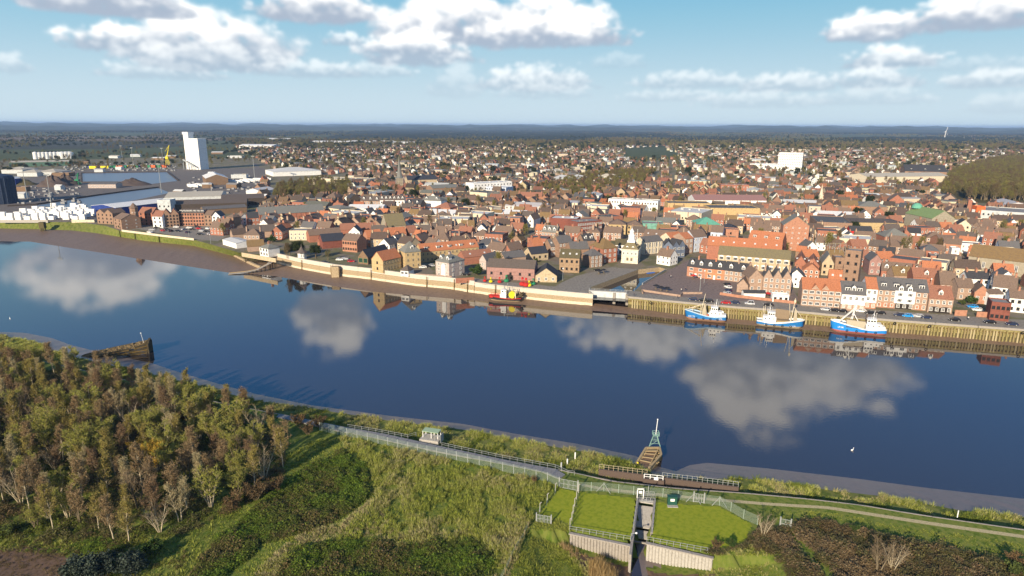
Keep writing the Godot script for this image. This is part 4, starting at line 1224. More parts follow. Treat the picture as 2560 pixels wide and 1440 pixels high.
	house("dormered_store", "black roofed store with three big white dormers", "shop", 695.8, -1120.6, -0.344, 60.9, 40.0, 8.0, 10.0, "gp", "brick_brown", "slate_dark", "d3")
	house("car_park_block", "stacked steel car park with pale decks behind the orange cube", "car park", 421.9, -561.3, -0.657, 40.8, 36.0, 11.0, 0.0, "flat", "pale_grey", "flat_grey", "f2x12k")
	house("orange_cube", "bright orange clad stair cube before the steel car park", "building", 400.2, -559.5, -0.171, 6.8, 8.0, 14.0, 0.0, "flat", "orange_panel", "flat_grey", "")
	house("red_tower", "red brick stair tower left of the orange cube", "building", 417.2, -595.9, -0.524, 3.0, 8.0, 15.0, 0.0, "flat", "brick_red", "flat_grey", "")
	house("buff_offices", "long buff brick offices with dark roof below the mossy roofed row", "offices", 285.0, -514.6, -0.112, 37.9, 24.0, 8.0, 1.5, "hip", "brick_yellow", "slate_brown", "")
	house("black_roofed_store", "black roofed store with pale plant boxes right of the tall brick granary", "shop", 249.8, -509.9, -0.293, 24.5, 40.0, 9.0, 0.0, "flat", "brick_brown", "flat_dark", "")
	house("red_shop", "small red painted shop with black roof below the buff offices", "shop", 253.5, -478.1, -0.232, 9.1, 9.0, 6.0, 3.0, "gp", "red_paint", "slate_dark", "f1x2w")
	house("white_shop", "small white shop with black roof right of the red painted shop", "shop", 260.8, -476.8, -0.118, 6.4, 9.0, 6.0, 3.0, "gp", "white", "slate_dark", "f1x1w")
	house("mossy_row", "brick row with bright mossy roof in the town centre", "house", 320.2, -622.0, -0.235, 14.7, 12.0, 8.0, 4.0, "gp", "brick_brown", "tile_moss", "f1x8w")
	house("grey_dome_hall", "hall with wide barrel roof right of the mossy roofed row", "hall", 338.5, -616.7, -0.280, 24.7, 20.0, 8.0, 4.0, "hip", "brick_brown", "slate_grey", "")
	house("gabled_chapel", "red brick chapel gable with stepped edge in the town centre", "chapel", 384.9, -656.6, -0.420, 13.1, 20.0, 9.0, 6.0, "gf", "brick_red", "tile_brown", "f1x1w")
	house("cream_house", "cream gabled house right of the green roofed hall", "house", 350.2, -503.8, -0.420, 9.2, 12.0, 7.0, 4.0, "gf", "cream", "slate_dark", "f2x2k")
	house("pyramid_house", "brick house with glassy grey pyramid roof left of the white hall", "house", 264.8, -448.6, -0.096, 17.0, 14.0, 7.0, 5.0, "pyr", "brick_red", "slate_grey", "c2")
	house("white_hall", "white gabled hall with dark roof below the green roofed hall", "hall", 295.6, -477.0, -0.476, 9.4, 14.0, 5.0, 3.0, "gp", "white", "slate_dark", "")
	house("brick_hall", "plain brick hall with slot window above the long stone barn", "hall", 286.2, -425.6, -0.131, 12.1, 14.0, 8.0, 3.0, "gp", "brick_orange", "tile_brown", "f1x2w")
	extras()

func find(label: String) -> Node3D:
	for c in get_children():
		if c.has_meta("label") and c.get_meta("label") == label:
			return c
	return null

func extras():
	# white middle bay with two gabled dormers over the cart opening
	var o := find("long slate roofed brick flats with white middle bay over a cart opening")
	var s := begin()
	box(s, V3(0.9, 5.5, 6.7), V3(8.2, 5.8, 0.6))
	obj("white_bay", s, "white", o)
	for r in 2:
		for k in 2:
			put("window", window_of("b"), o, V3(-1.1 + k * 4.0, 3.3 + r * 2.7, 7.03))
	for k in 2:
		put("dormer", dormer_of("D", "slate"), o, V3(-0.9 + k * 3.6, 8.6, 6.6))
	s = begin()
	box(s, V3(0.9, 1.3, 6.5), V3(6.6, 2.6, 0.1))
	obj("cart_opening", s, "door_dark", o)
	for k in [-7.6, -4.2, 7.2]:
		s = begin()
		prism(s, [V2(k - 1.5, 0), V2(k - 1.5, 2.0), V2(k - 0.8, 2.5), V2(k + 0.8, 2.5), V2(k + 1.5, 2.0), V2(k + 1.5, 0)], 6.45, 6.58)
		obj("blind_arch", s, "brick_orange", o)
	# white centre bay of the tall villa
	o = find("tall three storey greyish pink villa standing above the quay wall")
	s = begin()
	prism(s, [V2(-1.5, 0), V2(-1.5, 6.6), V2(0, 8.0), V2(1.5, 6.6), V2(1.5, 0)], 0.0, 1.0, Transform3D(Basis(), V3(1.4, 0, o.get_meta("half_depth", 6.0))))
	obj("entrance_bay", s, "white", o)
	# yellow mural: two painted flowers
	o = find("blue grey clad house with yellow painted mural on its gable")
	s = begin()
	for q in [[-1.6, 4.2, 1.15], [0.9, 3.6, 1.2], [-0.5, 3.1, 0.8]]:
		var ring := []
		for k in 12:
			var a := -TAU * k / 12.0
			ring.append(V2(q[0] + cos(a) * q[2], q[1] + sin(a) * q[2]))
		prism(s, ring, 6.0, 6.13)
	obj("mural", s, "yellow_paint", o)
	custom_house()
	gazebo()
	spire_church()
	turret()
	# other spire in the town centre
	var t := thing("stone_spire", "slim pale stone spire standing alone right of the sand coloured shopping centre", "church", V3(324.1, 6, -687.5))
	s = begin()
	box(s, V3(0, 10, 0), V3(6.0, 20, 6.0))
	obj("tower", s, "cream", t)
	s = begin()
	lathe(s, [V2(3.3, 20), V2(1.2, 32), V2(0.05, 42)], 8)
	obj("spire", s, "cream", t)
	t.scale = V3(0.6, 0.52, 0.6)
	t = find("big stone hall with moss green roof and classical gable")
	s = begin()
	var dome := []
	for k in 7:
		dome.append(V2(4.2 * cos(k * PI / 12), 14.5 + 4.2 * sin(k * PI / 12)))
	lathe(s, dome, 16, Transform3D(Basis(), V3(-2, 0, -14)))
	obj("dome", s, "teal", t)
	# scaffold of poles on the roofless brick tower
	t = thing("scaffold", "thin steel scaffold standing left of the brown brick tower", "scaffold", V3(193.2, 6, -383))
	for i in 4:
		for j in 2:
			s = begin()
			bar(s, V3(i * 3.2 - 5, 0, j * 2.0), V3(i * 3.2 - 5, 13, j * 2.0), 0.16)
			obj("pole", s, "steel_light", t)
	s = begin()
	for k in 5:
		bar(s, V3(-5.4, 3.0 + k * 2.4, 0), V3(5.0, 3.0 + k * 2.4, 0), 0.14)
		bar(s, V3(-5.4, 2.8 + k * 2.4, 1), V3(5.0, 2.8 + k * 2.4, 1), 1.2, 0.06)
	obj("decks", s, "old_wood", t)
	# white tent roof beside the yellow hall
	t = thing("market_tent", "white peaked tent beside the yellow sandstone hall", "tent", V3(84.5, 6, -504.7))
	s = begin()
	lathe(s, [V2(5.5, 3.2), V2(2.2, 4.6), V2(0.1, 7.4)], 8)
	obj("canopy", s, "white", t)
	s = begin()
	for k in 4:
		bar(s, V3(4.6 * cos(k * PI / 2 + 0.4), 0, 4.6 * sin(k * PI / 2 + 0.4)), V3(4.6 * cos(k * PI / 2 + 0.4), 3.4, 4.6 * sin(k * PI / 2 + 0.4)), 0.2)
	obj("poles", s, "white", t).set_meta("kind", "stuff")
	# low walls of the square and the quay
	var walls := [
		[[V2(64.1, -309.2), V2(64.6, -314.7), V2(81.1, -304.1), V2(83.6, -309.5), V2(93.3, -309.7)], 1.0, "brick_pale", "low pinkish wall round the terrace tables at the square's river corner"],
		[[V2(101.7, -308.3), V2(108.9, -303.1), V2(131.9, -291.9)], 1.3, "brick_orange", "low orange brick wall between the quay cars and the triple gabled house"],
		[[V2(193.6, -273.8), V2(198.3, -273.3)], 2.6, "brick_orange", "orange brick garden wall right of the quay flats"],
		[[V2(202, -272.1), V2(208.2, -271)], 2.4, "brick_orange", "orange brick gate wall left of the dark brick block"],
		[[V2(-298.7, -494.1), V2(-258.5, -472.9), V2(-225.8, -456.6)], 1.2, "cream", "pale wall between the flats' car park and the grassy bank"],
		[[V2(-168.7, -399.6), V2(-141.2, -381.8)], 2.2, "stone_beige", "tall pale brick wall in front of the mossy cottage"],
		[[V2(-52.4, -346.2), V2(-32.3, -340.8)], 1.4, "brick_pale", "low brick garden wall in front of the grey villa"],
		[[V2(-29.3, -330.8), V2(-20, -333.7)], 2.4, "brick_red", "red brick garden wall right of the grey villa"],
		[[V2(67.6, -328.2), V2(87.3, -362.1)], 1.0, "steel_light", "pale railing wall along the right side of the inlet"],
		[[V2(-366.2, -538.6), V2(-347.9, -539.2), V2(-349, -548.5)], 2.2, "cream", "pale wall between the white stacks and the grassy bank"],
		[[V2(-424.7, -536.9), V2(-385.7, -538)], 2.0, "concrete_pale", "pale wall below the white wrapped stacks at the left edge"],
	]
	for w in walls:
		s = begin()
		wall_run(s, w[0], 5.7, 6.0 + w[1], 0.4)
		tag(obj("garden_wall", s, w[2]), w[3], "wall")

func custom_house():
	var A := V3(65.6, 14.3, -383.9)
	var Bc := V3(74.7, 14.3, -380.9)
	var C := V3(81.4, 14.3, -389.5)
	var f := (Bc - A); f.y = 0
	var g := (C - Bc); g.y = 0
	var w := f.length()
	var d := maxf(g.length(), 11.0)
	f = f.normalized()
	var turn := atan2(-f.z, f.x)
	var n := V3(sin(turn), 0, cos(turn))
	var mid := (A + Bc) / 2 - n * d / 2
	var o := thing("custom_house", "pale stone custom house with hipped roof and tall white cupola at the inlet's end", "hall", V3(mid.x, 6, mid.z), turn)
	o.scale.y = 0.83
	taken.append([mid.x, mid.z, turn, w, d])
	var hw := w / 2
	var hd := d / 2
	var e := 10.0
	var s := begin()
	box(s, V3(0, e / 2 - 0.25, 0), V3(w, e + 0.5, d))
	obj("wall", s, "white_stone", o)
	s = begin()
	box(s, V3(0, 5.1, 0), V3(w + 0.35, 0.45, d + 0.35))
	box(s, V3(0, e, 0), V3(w + 1.0, 0.5, d + 1.0))
	box(s, V3(0, 0.3, 0), V3(w + 0.5, 0.8, d + 0.5))
	obj("cornice", s, "white_stone", o)
	s = begin()
	for k in 5:
		for lv in 2:
			box(s, V3(lerpf(-hw + 0.3, hw - 0.3, k / 4.0), 2.7 + lv * 4.9, hd + 0.08), V3(0.55, 4.3, 0.2))
			box(s, V3(hw + 0.08, 2.7 + lv * 4.9, lerpf(-hd + 0.3, hd - 0.3, k / 4.0)), V3(0.2, 4.3, 0.55))
	obj("pilasters", s, "white_stone", o).set_meta("kind", "stuff")
	for k in 4:
		put("window", window_of("w"), o, V3(lerpf(-hw, hw, (k + 0.5) / 4.0), 6.4, hd + 0.04))
		put("window", window_of("w"), o, V3(hw + 0.04, 6.4, lerpf(hd, -hd, (k + 0.5) / 4.0)), PI / 2)
	for k in [1, 2]:
		put("arched_window", window_of("a"), o, V3(lerpf(-hw, hw, (k + 0.5) / 4.0), 1.9, hd + 0.04)).scale = V3(1.35, 1.4, 1)
	s = begin()
	box(s, V3(hw + 0.05, 1.7, 0), V3(0.12, 3.4, 1.6))
	obj("door", s, "door_dark", o)
	# roof: steep lower slopes to a flat with balustrade
	s = begin()
	var t := 4.6
	var k := 0.42
	var a := [V3(-hw - 0.3, e + 0.26, -hd - 0.3), V3(hw + 0.3, e + 0.26, -hd - 0.3), V3(hw + 0.3, e + 0.26, hd + 0.3), V3(-hw - 0.3, e + 0.26, hd + 0.3)]
	var b := []
	for v in a:
		b.append(V3(v.x * k, e + t, v.z * k))
	hexa(s, a + b)
	obj("roof", s, "tile_moss_grey", o)
	for q in 2:
		put("dormer", dormer_of("D", "tile_moss_grey"), o, V3(-1.7 + q * 3.4, e + 0.9, hd * 0.88)).scale = V3(0.8, 0.75, 0.8)
		put("dormer", dormer_of("D", "tile_moss_grey"), o, V3(hw * 0.88, e + 0.9, 1.7 - q * 3.4), PI / 2).scale = V3(0.8, 0.75, 0.8)
	s = begin()
	box(s, V3(0, e + t + 0.15, 0), V3(w * k + 0.7, 0.3, d * k + 0.7))
	box(s, V3(0, e + t + 0.7, 0), V3(w * k + 0.3, 0.9, d * k + 0.3))
	box(s, V3(0, e + t + 1.2, 0), V3(w * k + 0.5, 0.15, d * k + 0.5))
	obj("balustrade", s, "frame_white", o)
	s = begin()
	lathe(s, [V2(2.0, e + t + 1.2), V2(2.0, e + t + 4.6), V2(2.3, e + t + 4.8), V2(2.3, e + t + 5.0), V2(1.3, e + t + 5.3), V2(1.2, e + t + 7.3), V2(1.45, e + t + 7.5), V2(0.9, e + t + 8.4), V2(0.5, e + t + 9.3), V2(0.12, e + t + 9.8), V2(0.05, e + t + 11.2)], 8)
	obj("cupola", s, "frame_white", o)
	s = begin()
	tube(s, V3(3.2, e, -1.0), V3(3.2, e + 14.0, -1.0), 0.12, 0.07, 6)
	obj("flagpole", s, "frame_white", o)

func gazebo():
	var o := thing("gazebo", "small white octagonal gazebo with dark pointed roof on the sea wall", "gazebo", V3(-128.7, 6, -389.2) + V3(0, 0, -2.6))
	var s := begin()
	lathe(s, [V2(2.7, -0.5), V2(2.7, 4.0), V2(0.1, 4.05)], 8)
	obj("wall", s, "white", o)
	s = begin()
	lathe(s, [V2(0.1, 3.85), V2(3.7, 3.9), V2(3.7, 4.05), V2(1.6, 5.6), V2(0.3, 7.6), V2(0.05, 9.4)], 8)
	obj("roof", s, "slate_brown", o)
	for k in 3:
		put("window", window_of("k"), o, V3(2.55 * sin((k - 1) * PI / 4 + 0.0), 1.6, 2.55 * cos((k - 1) * PI / 4)), (k - 1) * PI / 4).scale = V3(0.8, 1, 1)
	taken.append([o.position.x, o.position.z, 0.0, 8.0, 8.0])

func turret():
	var o := thing("turret", "round brown brick turret with pointed cap among the riverside flats", "tower", V3(-299.7, 6, -512.2) + V3(0, 0, -3))
	var s := begin()
	lathe(s, [V2(3.0, -0.5), V2(3.0, 15.0), V2(3.3, 15.2), V2(3.3, 15.5), V2(0.1, 18.5)], 8)
	obj("wall", s, "brick_brown", o)
	s = begin()
	lathe(s, [V2(0.1, 15.35), V2(3.6, 15.4), V2(0.06, 19.4)], 8)
	obj("roof", s, "tile_brown", o)
	for r in 4:
		put("window", window_of("s"), o, V3(0.1, 2.5 + r * 3.0, 2.82))
		put("window", window_of("s"), o, V3(2.0, 2.5 + r * 3.0, 2.0), PI / 4)

func spire_church():
	var at := V3(-142.8, 6, -833.2)
	var o := thing("spire_tower", "church tower wrapped in scaffold with tall grey lead spire", "church", at, 0.3)
	var s := begin()
	box(s, V3(0, 12, 0), V3(10, 24, 10))
	obj("tower", s, "stone_beige", o)
	s = begin()
	lathe(s, [V2(5.6, 24), V2(2.9, 40), V2(0.9, 62), V2(0.1, 71)], 8)
	obj("spire", s, "slate_grey", o)
	s = begin()
	for k in 9:
		for c in [[-6.5, -6.5], [6.5, -6.5], [6.5, 6.5], [-6.5, 6.5]]:
			bar(s, V3(c[0], 0, c[1]), V3(c[0], 28, c[1]), 0.3)
		var y := 2.0 + k * 3.0
		box(s, V3(0, y, 6.6), V3(14.0, 0.25, 1.2))
		box(s, V3(0, y, -6.6), V3(14.0, 0.25, 1.2))
		box(s, V3(6.6, y, 0), V3(1.2, 0.25, 14.0))
		box(s, V3(-6.6, y, 0), V3(1.2, 0.25, 14.0))
		for q in [-3.3, 0.0, 3.3]:
			bar(s, V3(q, y, 7.1), V3(q, y + 3, 7.1), 0.2)
	obj("scaffold", s, "steel", o).set_meta("kind", "stuff")
	o.scale = V3(0.75, 0.6, 0.75)
	taken.append([at.x, at.z, 0.3, 16.0, 16.0])

# ---- rows of ordinary houses behind
func free_spot(x: float, z: float, r: float) -> bool:
	for t in taken:
		var dx: float = x - t[0]
		var dz: float = z - t[1]
		if absf(dx) > 70.0 + r or absf(dz) > 70.0 + r:
			continue
		var c := cos(t[2])
		var s := sin(t[2])
		var lx := c * dx - s * dz
		var lz := s * dx + c * dz
		if absf(lx) < t[3] / 2.0 + r and absf(lz) < t[4] / 2.0 + r:
			return false
	return true

# places without houses: docks, car park, square, park trees, the long road
func open_places() -> Array:
	return [
		[V2(-5443.7, -5758.9), V2(-2806.3, -6166.3), V2(-1382.6, -3265.6), V2(-738.4, -1826.4), V2(-425.3, -1187.8), V2(-325.6, -846.4), V2(-222.8, -582.6), V2(-224.1, -502.1), V2(-225.6, -453.3), V2(-440.4, -447.8)],
		[V2(-427.7, -1136), V2(-256.8, -1054.9), V2(-175.1, -713.3), V2(-258.7, -691.1)],
		[V2(776.4, -1211.4), V2(1446.5, -1692.1), V2(597.4, -686.9), V2(477.4, -665.6), V2(492.1, -760.3)],
		[V2(67.3, -339), V2(108.2, -393.1), V2(129.1, -381.7), V2(149.9, -350.1), V2(135.6, -291.9), V2(62, -305.3)],
		[V2(9.6, -385), V2(30.2, -404), V2(71.9, -464.2), V2(100.3, -448.6), V2(96.2, -405.5), V2(62.2, -366.9), V2(24.6, -324), V2(10.6, -337.9)],
		[V2(20.1, -317.2), V2(39.2, -308.7), V2(58.4, -306.8), V2(89.9, -365.3), V2(84.9, -376.2), V2(72.2, -371.5), V2(55.8, -371.1), V2(24.9, -329.2)],
		[V2(-182.2, -457.7), V2(-125.7, -459.1), V2(-100.4, -401.1), V2(-104, -376.8), V2(-150.2, -400)],
		[V2(-112.6, -414.1), V2(-90.7, -414.6), V2(-80.1, -364), V2(-101.4, -371.2)],
		[V2(-36.7, -390), V2(-21.4, -378.5), V2(-19.2, -337.4), V2(-52.4, -346.2), V2(-80.1, -364), V2(-58.6, -389.5)],
		[V2(397, -2373.7), V2(607.1, -2673.4), V2(430.2, -1705.7), V2(267.6, -1592.9)],
	]

const ORD := ["first", "second", "third", "fourth", "fifth", "sixth", "seventh", "eighth", "ninth", "tenth", "eleventh", "twelfth", "thirteenth", "fourteenth", "fifteenth", "sixteenth", "seventeenth", "eighteenth", "nineteenth"]

# the n-th in words, counted from 1
func nth(n: int) -> String:
	if n < 20:
		return ORD[n - 1]
	var t: String = ["twenty", "thirty", "forty", "fifty", "sixty", "seventy", "eighty", "ninety"][(n / 10 - 2) % 8]
	if n % 10 == 0:
		return t.trim_suffix("y") + "ieth"
	return t + " " + ORD[n % 10 - 1]

var label_count := {}

func town_marks() -> Array:
	return [["the custom house", 73, -380], ["the brown brick tower", 187, -350], ["the tall brick granary", 192, -435], ["the scaffolded spire", -146, -854], ["the stone spire", 327, -694], ["the red brick mill", -189, -558], ["the old guildhall", -98, -537], ["the white market row", -119, -644], ["the white college", -27, -889], ["the green roofed hall", 346, -539], ["the orange cube", 426, -590], ["the stone barn", 289, -385], ["the stone granary", 143, -381], ["the boathouse", -92, -401], ["the grey villa", -34, -346], ["the white gazebo", -130, -394], ["the riverside turret", -304, -520], ["the white tower block", 577, -1378], ["the teal roof", 164, -545], ["the cream store", 168, -623], ["the white flats", 128, -687], ["the dark office block", 40, -509], ["the yellow hall", 90, -521], ["the pink brick row", 216, -351], ["the quay flats", 186, -292], ["the triple gabled house", 131, -314], ["the white shaped gable", -81, -662], ["the dusty pink roof", 240, -729], ["the retail store", 671, -1108], ["the glassy pyramid roof", 281, -469], ["the ferry house", -155, -399], ["the merchant house", 76, -358], ["the navy roofed barn", 29, -391], ["the pyramid roofed tower", -59, -389], ["the glass roofed shed", 99, -1033], ["the college court", -83, -460], ["the right edge wood", 634, -891]]

# says where a thing stands by the nearest thing one can find, and which of its look it is there
func whereabouts(look: String, x: float, z: float, marks: Array) -> String:
	var best: Array = marks[0]
	var bd := INF
	for m in marks:
		var d := V2(x - m[1], z - m[2]).length()
		if d < bd:
			bd = d
			best = m
	var a := atan2(x, -z) - atan2(best[1], -best[2])
	var far := V2(x, z).length() - V2(best[1], best[2]).length()
	var lateral := a * V2(x, z).length()
	var rel := ""
	if absf(lateral) > absf(far):
		rel = "right of" if lateral > 0 else "left of"
	else:
		rel = "behind" if far > 0 else "in front of"
	var key := "%s|%s|%s" % [look, rel, best[0]]
	var n: int = label_count.get(key, 0)
	label_count[key] = n + 1
	if n == 0:
		return "%s %s %s" % [look, rel, best[0]]
	return "%s, %s such %s %s" % [look, nth(n + 1), rel, best[0]]

func house_kind(k: int) -> Array:
	# look, width, depth, eaves, rise, roof kind, wall, roof, opts
	var kinds := [
		["brown roofed brick terrace", 13.0, 9.0, 5.6, 3.8, "gp", "brick_pale", "tile_brown", "c2"],
		["red roofed brick house", 10.0, 9.0, 5.4, 4.0, "gp", "brick_red", "tile_red", "c1"],
		["brown roofed white house", 9.0, 8.5, 5.4, 3.8, "gp", "white", "tile_brown", "c1"],
		["slate roofed brown house", 11.0, 9.0, 6.0, 3.6, "gp", "brick_brown", "slate_brown", "c2"],
		["slate roofed white gable", 8.0, 11.0, 5.6, 3.8, "gf", "white", "slate", "c1"],
		["brown roofed gabled brick house", 8.0, 12.0, 5.6, 4.2, "gf", "brick_red", "tile_brown", "c1"],
		["hipped brown roofed house", 11.0, 10.0, 6.0, 3.6, "hip", "brick_pale", "tile_brown", "c2"],
		["flat roofed cream building", 14.0, 12.0, 6.5, 0.0, "flat", "cream", "flat_grey", ""],
		["flat roofed brick building", 13.0, 13.0, 7.0, 0.0, "flat", "brick_red", "flat_dark", ""],
		["orange roofed brick house", 9.0, 8.0, 5.2, 3.6, "gp", "brick_orange", "tile_orange", "c1"],
		["dark roofed stone house", 12.0, 9.0, 6.4, 4.0, "gp", "stone_beige", "tile_dark", "c2"],
		["mossy roofed brick cottage", 10.0, 8.0, 5.0, 4.0, "gp", "brick_brown", "tile_moss", "c2"],
		["large pale flat roofed block", 26.0, 18.0, 8.0, 0.0, "flat", "cream", "flat_white", ""],
		["long grey roofed hall", 28.0, 13.0, 6.0, 3.0, "gp", "brick_pale", "slate_grey", ""],
		["large white roofed shed", 32.0, 20.0, 6.0, 2.5, "gp", "white", "roof_white", ""],
	]
	return kinds[k % 15]

func town_rows():
	var marks := town_marks()
	var open := open_places()
	var r := RandomNumberGenerator.new()
	r.seed = 77
	var spots := []
	# blocks of short rows, each block with its own direction
	var z := -330.0
	while z > -3300.0:
		var far := -z
		var step := 17.0 if far < 900 else 24.0
		var x := -far * 0.83 - 20.0
		while x < far * 0.83 + 20.0:
			var bx := floorf(x / 75.0)
			var bz := floorf(z / 60.0)
			var hsh := fposmod(sin(bx * 12.9898 + bz * 78.233) * 43758.5453, 1.0)
			var turn := -0.33 + (0.0 if hsh < 0.45 else (PI / 2 if hsh < 0.7 else (0.35 if hsh < 0.85 else -0.4))) + r.randf_range(-0.06, 0.06)
			var px := x + r.randf_range(-3.5, 3.5)
			var pz := z + r.randf_range(-3.0, 3.0)
			x += step * r.randf_range(0.72, 1.05) if far < 900 else step
			if far > 1500 and r.randf() < 0.2:
				continue
			if pz > along(far_top, px) - 14.0:
				continue
			var bad := false
			for q in open:
				if inside(q, px, pz):
					bad = true
					break
			if bad or not free_spot(px, pz, 6.0 if far < 800 else 8.0):
				continue
			# suburbs thin out to both sides and with green pockets
			var g := land_noise.get_noise_2d(px * 0.05, pz * 0.05)
			if far > 750 and g > 0.22 + 0.3 * r.randf():
				spots.append([px, pz, turn, -1])
				continue
			if r.randf() < (0.1 if far < 600 else (0.22 if far < 1000 else 0.42)):
				spots.append([px, pz, turn, -1])
				continue
			var k := r.randi() % (12 if far < 900 else 8)
			if far > 420 and r.randf() < 0.075 and free_spot(px, pz, 13.0):
				k = 12 + r.randi() % 3
				taken.append([px, pz, turn, 27.0, 18.0])
			spots.append([px, pz, turn, k])
		z -= step * (1.0 if far < 900 else 0.95)
	var protos := {}
	var shown := 0
	var rest := {}
	var trees := []
	for sp in spots:
		if sp[3] < 0:
			trees.append(sp)
			continue
		var old_town: bool = sp[1] > -900.0
		var k: int = sp[3]
		var inside_view: bool = absf(sp[0]) < -sp[1] * 0.79
		if shown < 290 and inside_view and old_town:
			shown += 1
			var h := house_kind(k)
			var label := whereabouts(h[0], sp[0], sp[1], marks)
			var at := V3(sp[0], 6, sp[1])
			if not protos.has(k):
				var o := thing("town_house", label, "house", at, sp[2], "ordinary houses of the old town")
				dress(o, h[1], h[2], h[3], h[4], h[5], h[6], h[7], h[8])
				joined_windows(o, h)
				protos[k] = o
			else:
				again(protos[k], at, sp[2], label)
		else:
			if not rest.has(k):
				rest[k] = []
			rest[k].append(sp)
	# the rest of the town as one object
	var far_houses := Node3D.new()
	far_houses.name = "distant_houses"
	add_child(far_houses)
	kind(far_houses, "stuff")
	tag(far_houses, "spread of far smaller houses reaching to the edge of the town", "houses")
	for k in rest:
		var mm := MultiMesh.new()
		mm.transform_format = MultiMesh.TRANSFORM_3D
		mm.use_colors = true
		mm.mesh = painted_house(house_kind(k))
		mm.instance_count = rest[k].size()
		for i in rest[k].size():
			var sp: Array = rest[k][i]
			var sc := V3(r.randf_range(0.75, 1.25), r.randf_range(0.75, 1.1), r.randf_range(0.85, 1.15)) * (1.0 if sp[1] > -1000 else 0.85)
			mm.set_instance_transform(i, Transform3D(Basis(Vector3.UP, sp[2]).scaled_local(sc), V3(sp[0], 6, sp[1])))
			var v := r.randf_range(0.75, 1.12)
			mm.set_instance_color(i, Color(v * r.randf_range(0.92, 1.06), v, v * r.randf_range(0.92, 1.06)))
		var mi := MultiMeshInstance3D.new()
		mi.multimesh = mm
		mi.name = "house_rows"
		far_houses.add_child(mi, true)
	town_trees(trees, marks)

# windows of an ordinary house: too small in the photograph to take singly
func joined_windows(o: Node3D, h: Array):
	var s := begin()
	var p := begin()
	var hw: float = h[1] / 2
	var hd: float = h[2] / 2
	for side in 4:
		var run: float = h[1] if side < 2 else h[2]
		var n := int(run / 2.6)
		for i in 2:
			for j in n:
				var q := lerpf(-run / 2, run / 2, (j + 0.5) / n)
				var y := 1.7 + i * 2.7
				var t := Transform3D(Basis(Vector3.UP, [0.0, PI, PI / 2, -PI / 2][side]), Vector3.ZERO)
				var zz := (hd if side < 2 else hw)
				box(s, V3(q, y, zz), V3(1.15, 1.5, 0.12), t)
				box(p, V3(q, y, zz + 0.04), V3(0.8, 1.1, 0.1), t)
	var m := mesh_of(s, "frame_white")
	m = mesh_of(p, "pane", m)
	put("windows", m, o).set_meta("kind", "stuff")

func painted_house(h: Array) -> ArrayMesh:
	var s := begin()
	var hw: float = h[1] / 2
	var hd: float = h[2] / 2
	var e: float = h[3]
	var r: float = h[4]
	var wc: Color = M[h[6]].albedo_color.srgb_to_linear()
	var rc: Color = M[h[7]].albedo_color.srgb_to_linear()
	rc = Color(rc.r * 0.8, rc.g * 0.8, rc.b * 0.8)
	s.set_color(wc)
	var across := Transform3D(Basis(Vector3.UP, PI / 2), Vector3.ZERO)
	if h[5] == "gp":
		prism(s, [V2(-hd, 0), V2(-hd, e), V2(0, e + r), V2(hd, e), V2(hd, 0)], -hw, hw, across)
	elif h[5] == "gf":
		prism(s, [V2(-hw, 0), V2(-hw, e), V2(0, e + r), V2(hw, e), V2(hw, 0)], -hd, hd)
	else:
		box(s, V3(0, e / 2, 0), V3(h[1], e, h[2]))
	s.set_color(rc)
	if h[5] == "gp":
		slab(s, V3(-hw - 0.2, e - 0.1, hd + 0.3), V3(hw + 0.2, e - 0.1, hd + 0.3), V3(hw + 0.2, e + r + 0.1, 0), V3(-hw - 0.2, e + r + 0.1, 0), 0.15)
		slab(s, V3(hw + 0.2, e - 0.1, -hd - 0.3), V3(-hw - 0.2, e - 0.1, -hd - 0.3), V3(-hw - 0.2, e + r + 0.1, 0), V3(hw + 0.2, e + r + 0.1, 0), 0.15)
	elif h[5] == "gf":
		slab(s, V3(-hw - 0.3, e - 0.1, -hd - 0.2), V3(-hw - 0.3, e - 0.1, hd + 0.2), V3(0, e + r + 0.1, hd + 0.2), V3(0, e + r + 0.1, -hd - 0.2), 0.15)
		slab(s, V3(hw + 0.3, e - 0.1, hd + 0.2), V3(hw + 0.3, e - 0.1, -hd - 0.2), V3(0, e + r + 0.1, -hd - 0.2), V3(0, e + r + 0.1, hd + 0.2), 0.15)
	elif h[5] == "hip":
		var q: float = (h[1] - h[2]) / 2.0
		var a := [V3(-hw - 0.3, e, -hd - 0.3), V3(hw + 0.3, e, -hd - 0.3), V3(hw + 0.3, e, hd + 0.3), V3(-hw - 0.3, e, hd + 0.3)]
		var t0 := V3(-q, e + r, 0)
		var t1 := V3(q, e + r, 0)
		quad(s, a[3], t0, t1, a[2]); quad(s, a[1], t1, t0, a[0]); tri(s, a[0], t0, a[3]); tri(s, a[2], t1, a[1])
	else:
		box(s, V3(0, e + 0.1, 0), V3(h[1] - 0.8, 0.25, h[2] - 0.8))
	if h[5] != "flat":
		s.set_color(Color(0.3, 0.16, 0.1))
		for k in [-1, 1]:
			box(s, V3(k * (hw - 0.8), e + r, 0), V3(0.8, 2.2, 1.1))
	# windows and doors
	for side in 2:
		for i in 2:
			var n := int(h[1] / 3.0)
			for j in n:
				var x := lerpf(-hw, hw, (j + 0.5) / n)
				var zz := (hd + 0.02) * (1 if side == 0 else -1)
				s.set_color(Color(0.5, 0.48, 0.45))
				box(s, V3(x, 1.6 + i * 2.6, zz), V3(1.3, 1.4, 0.1))
				s.set_color(Color(0.07, 0.065, 0.06))
				box(s, V3(x, 1.6 + i * 2.6, zz * 1.004), V3(0.85, 0.9, 0.1))
	return mesh_of(s, "painted_worn")

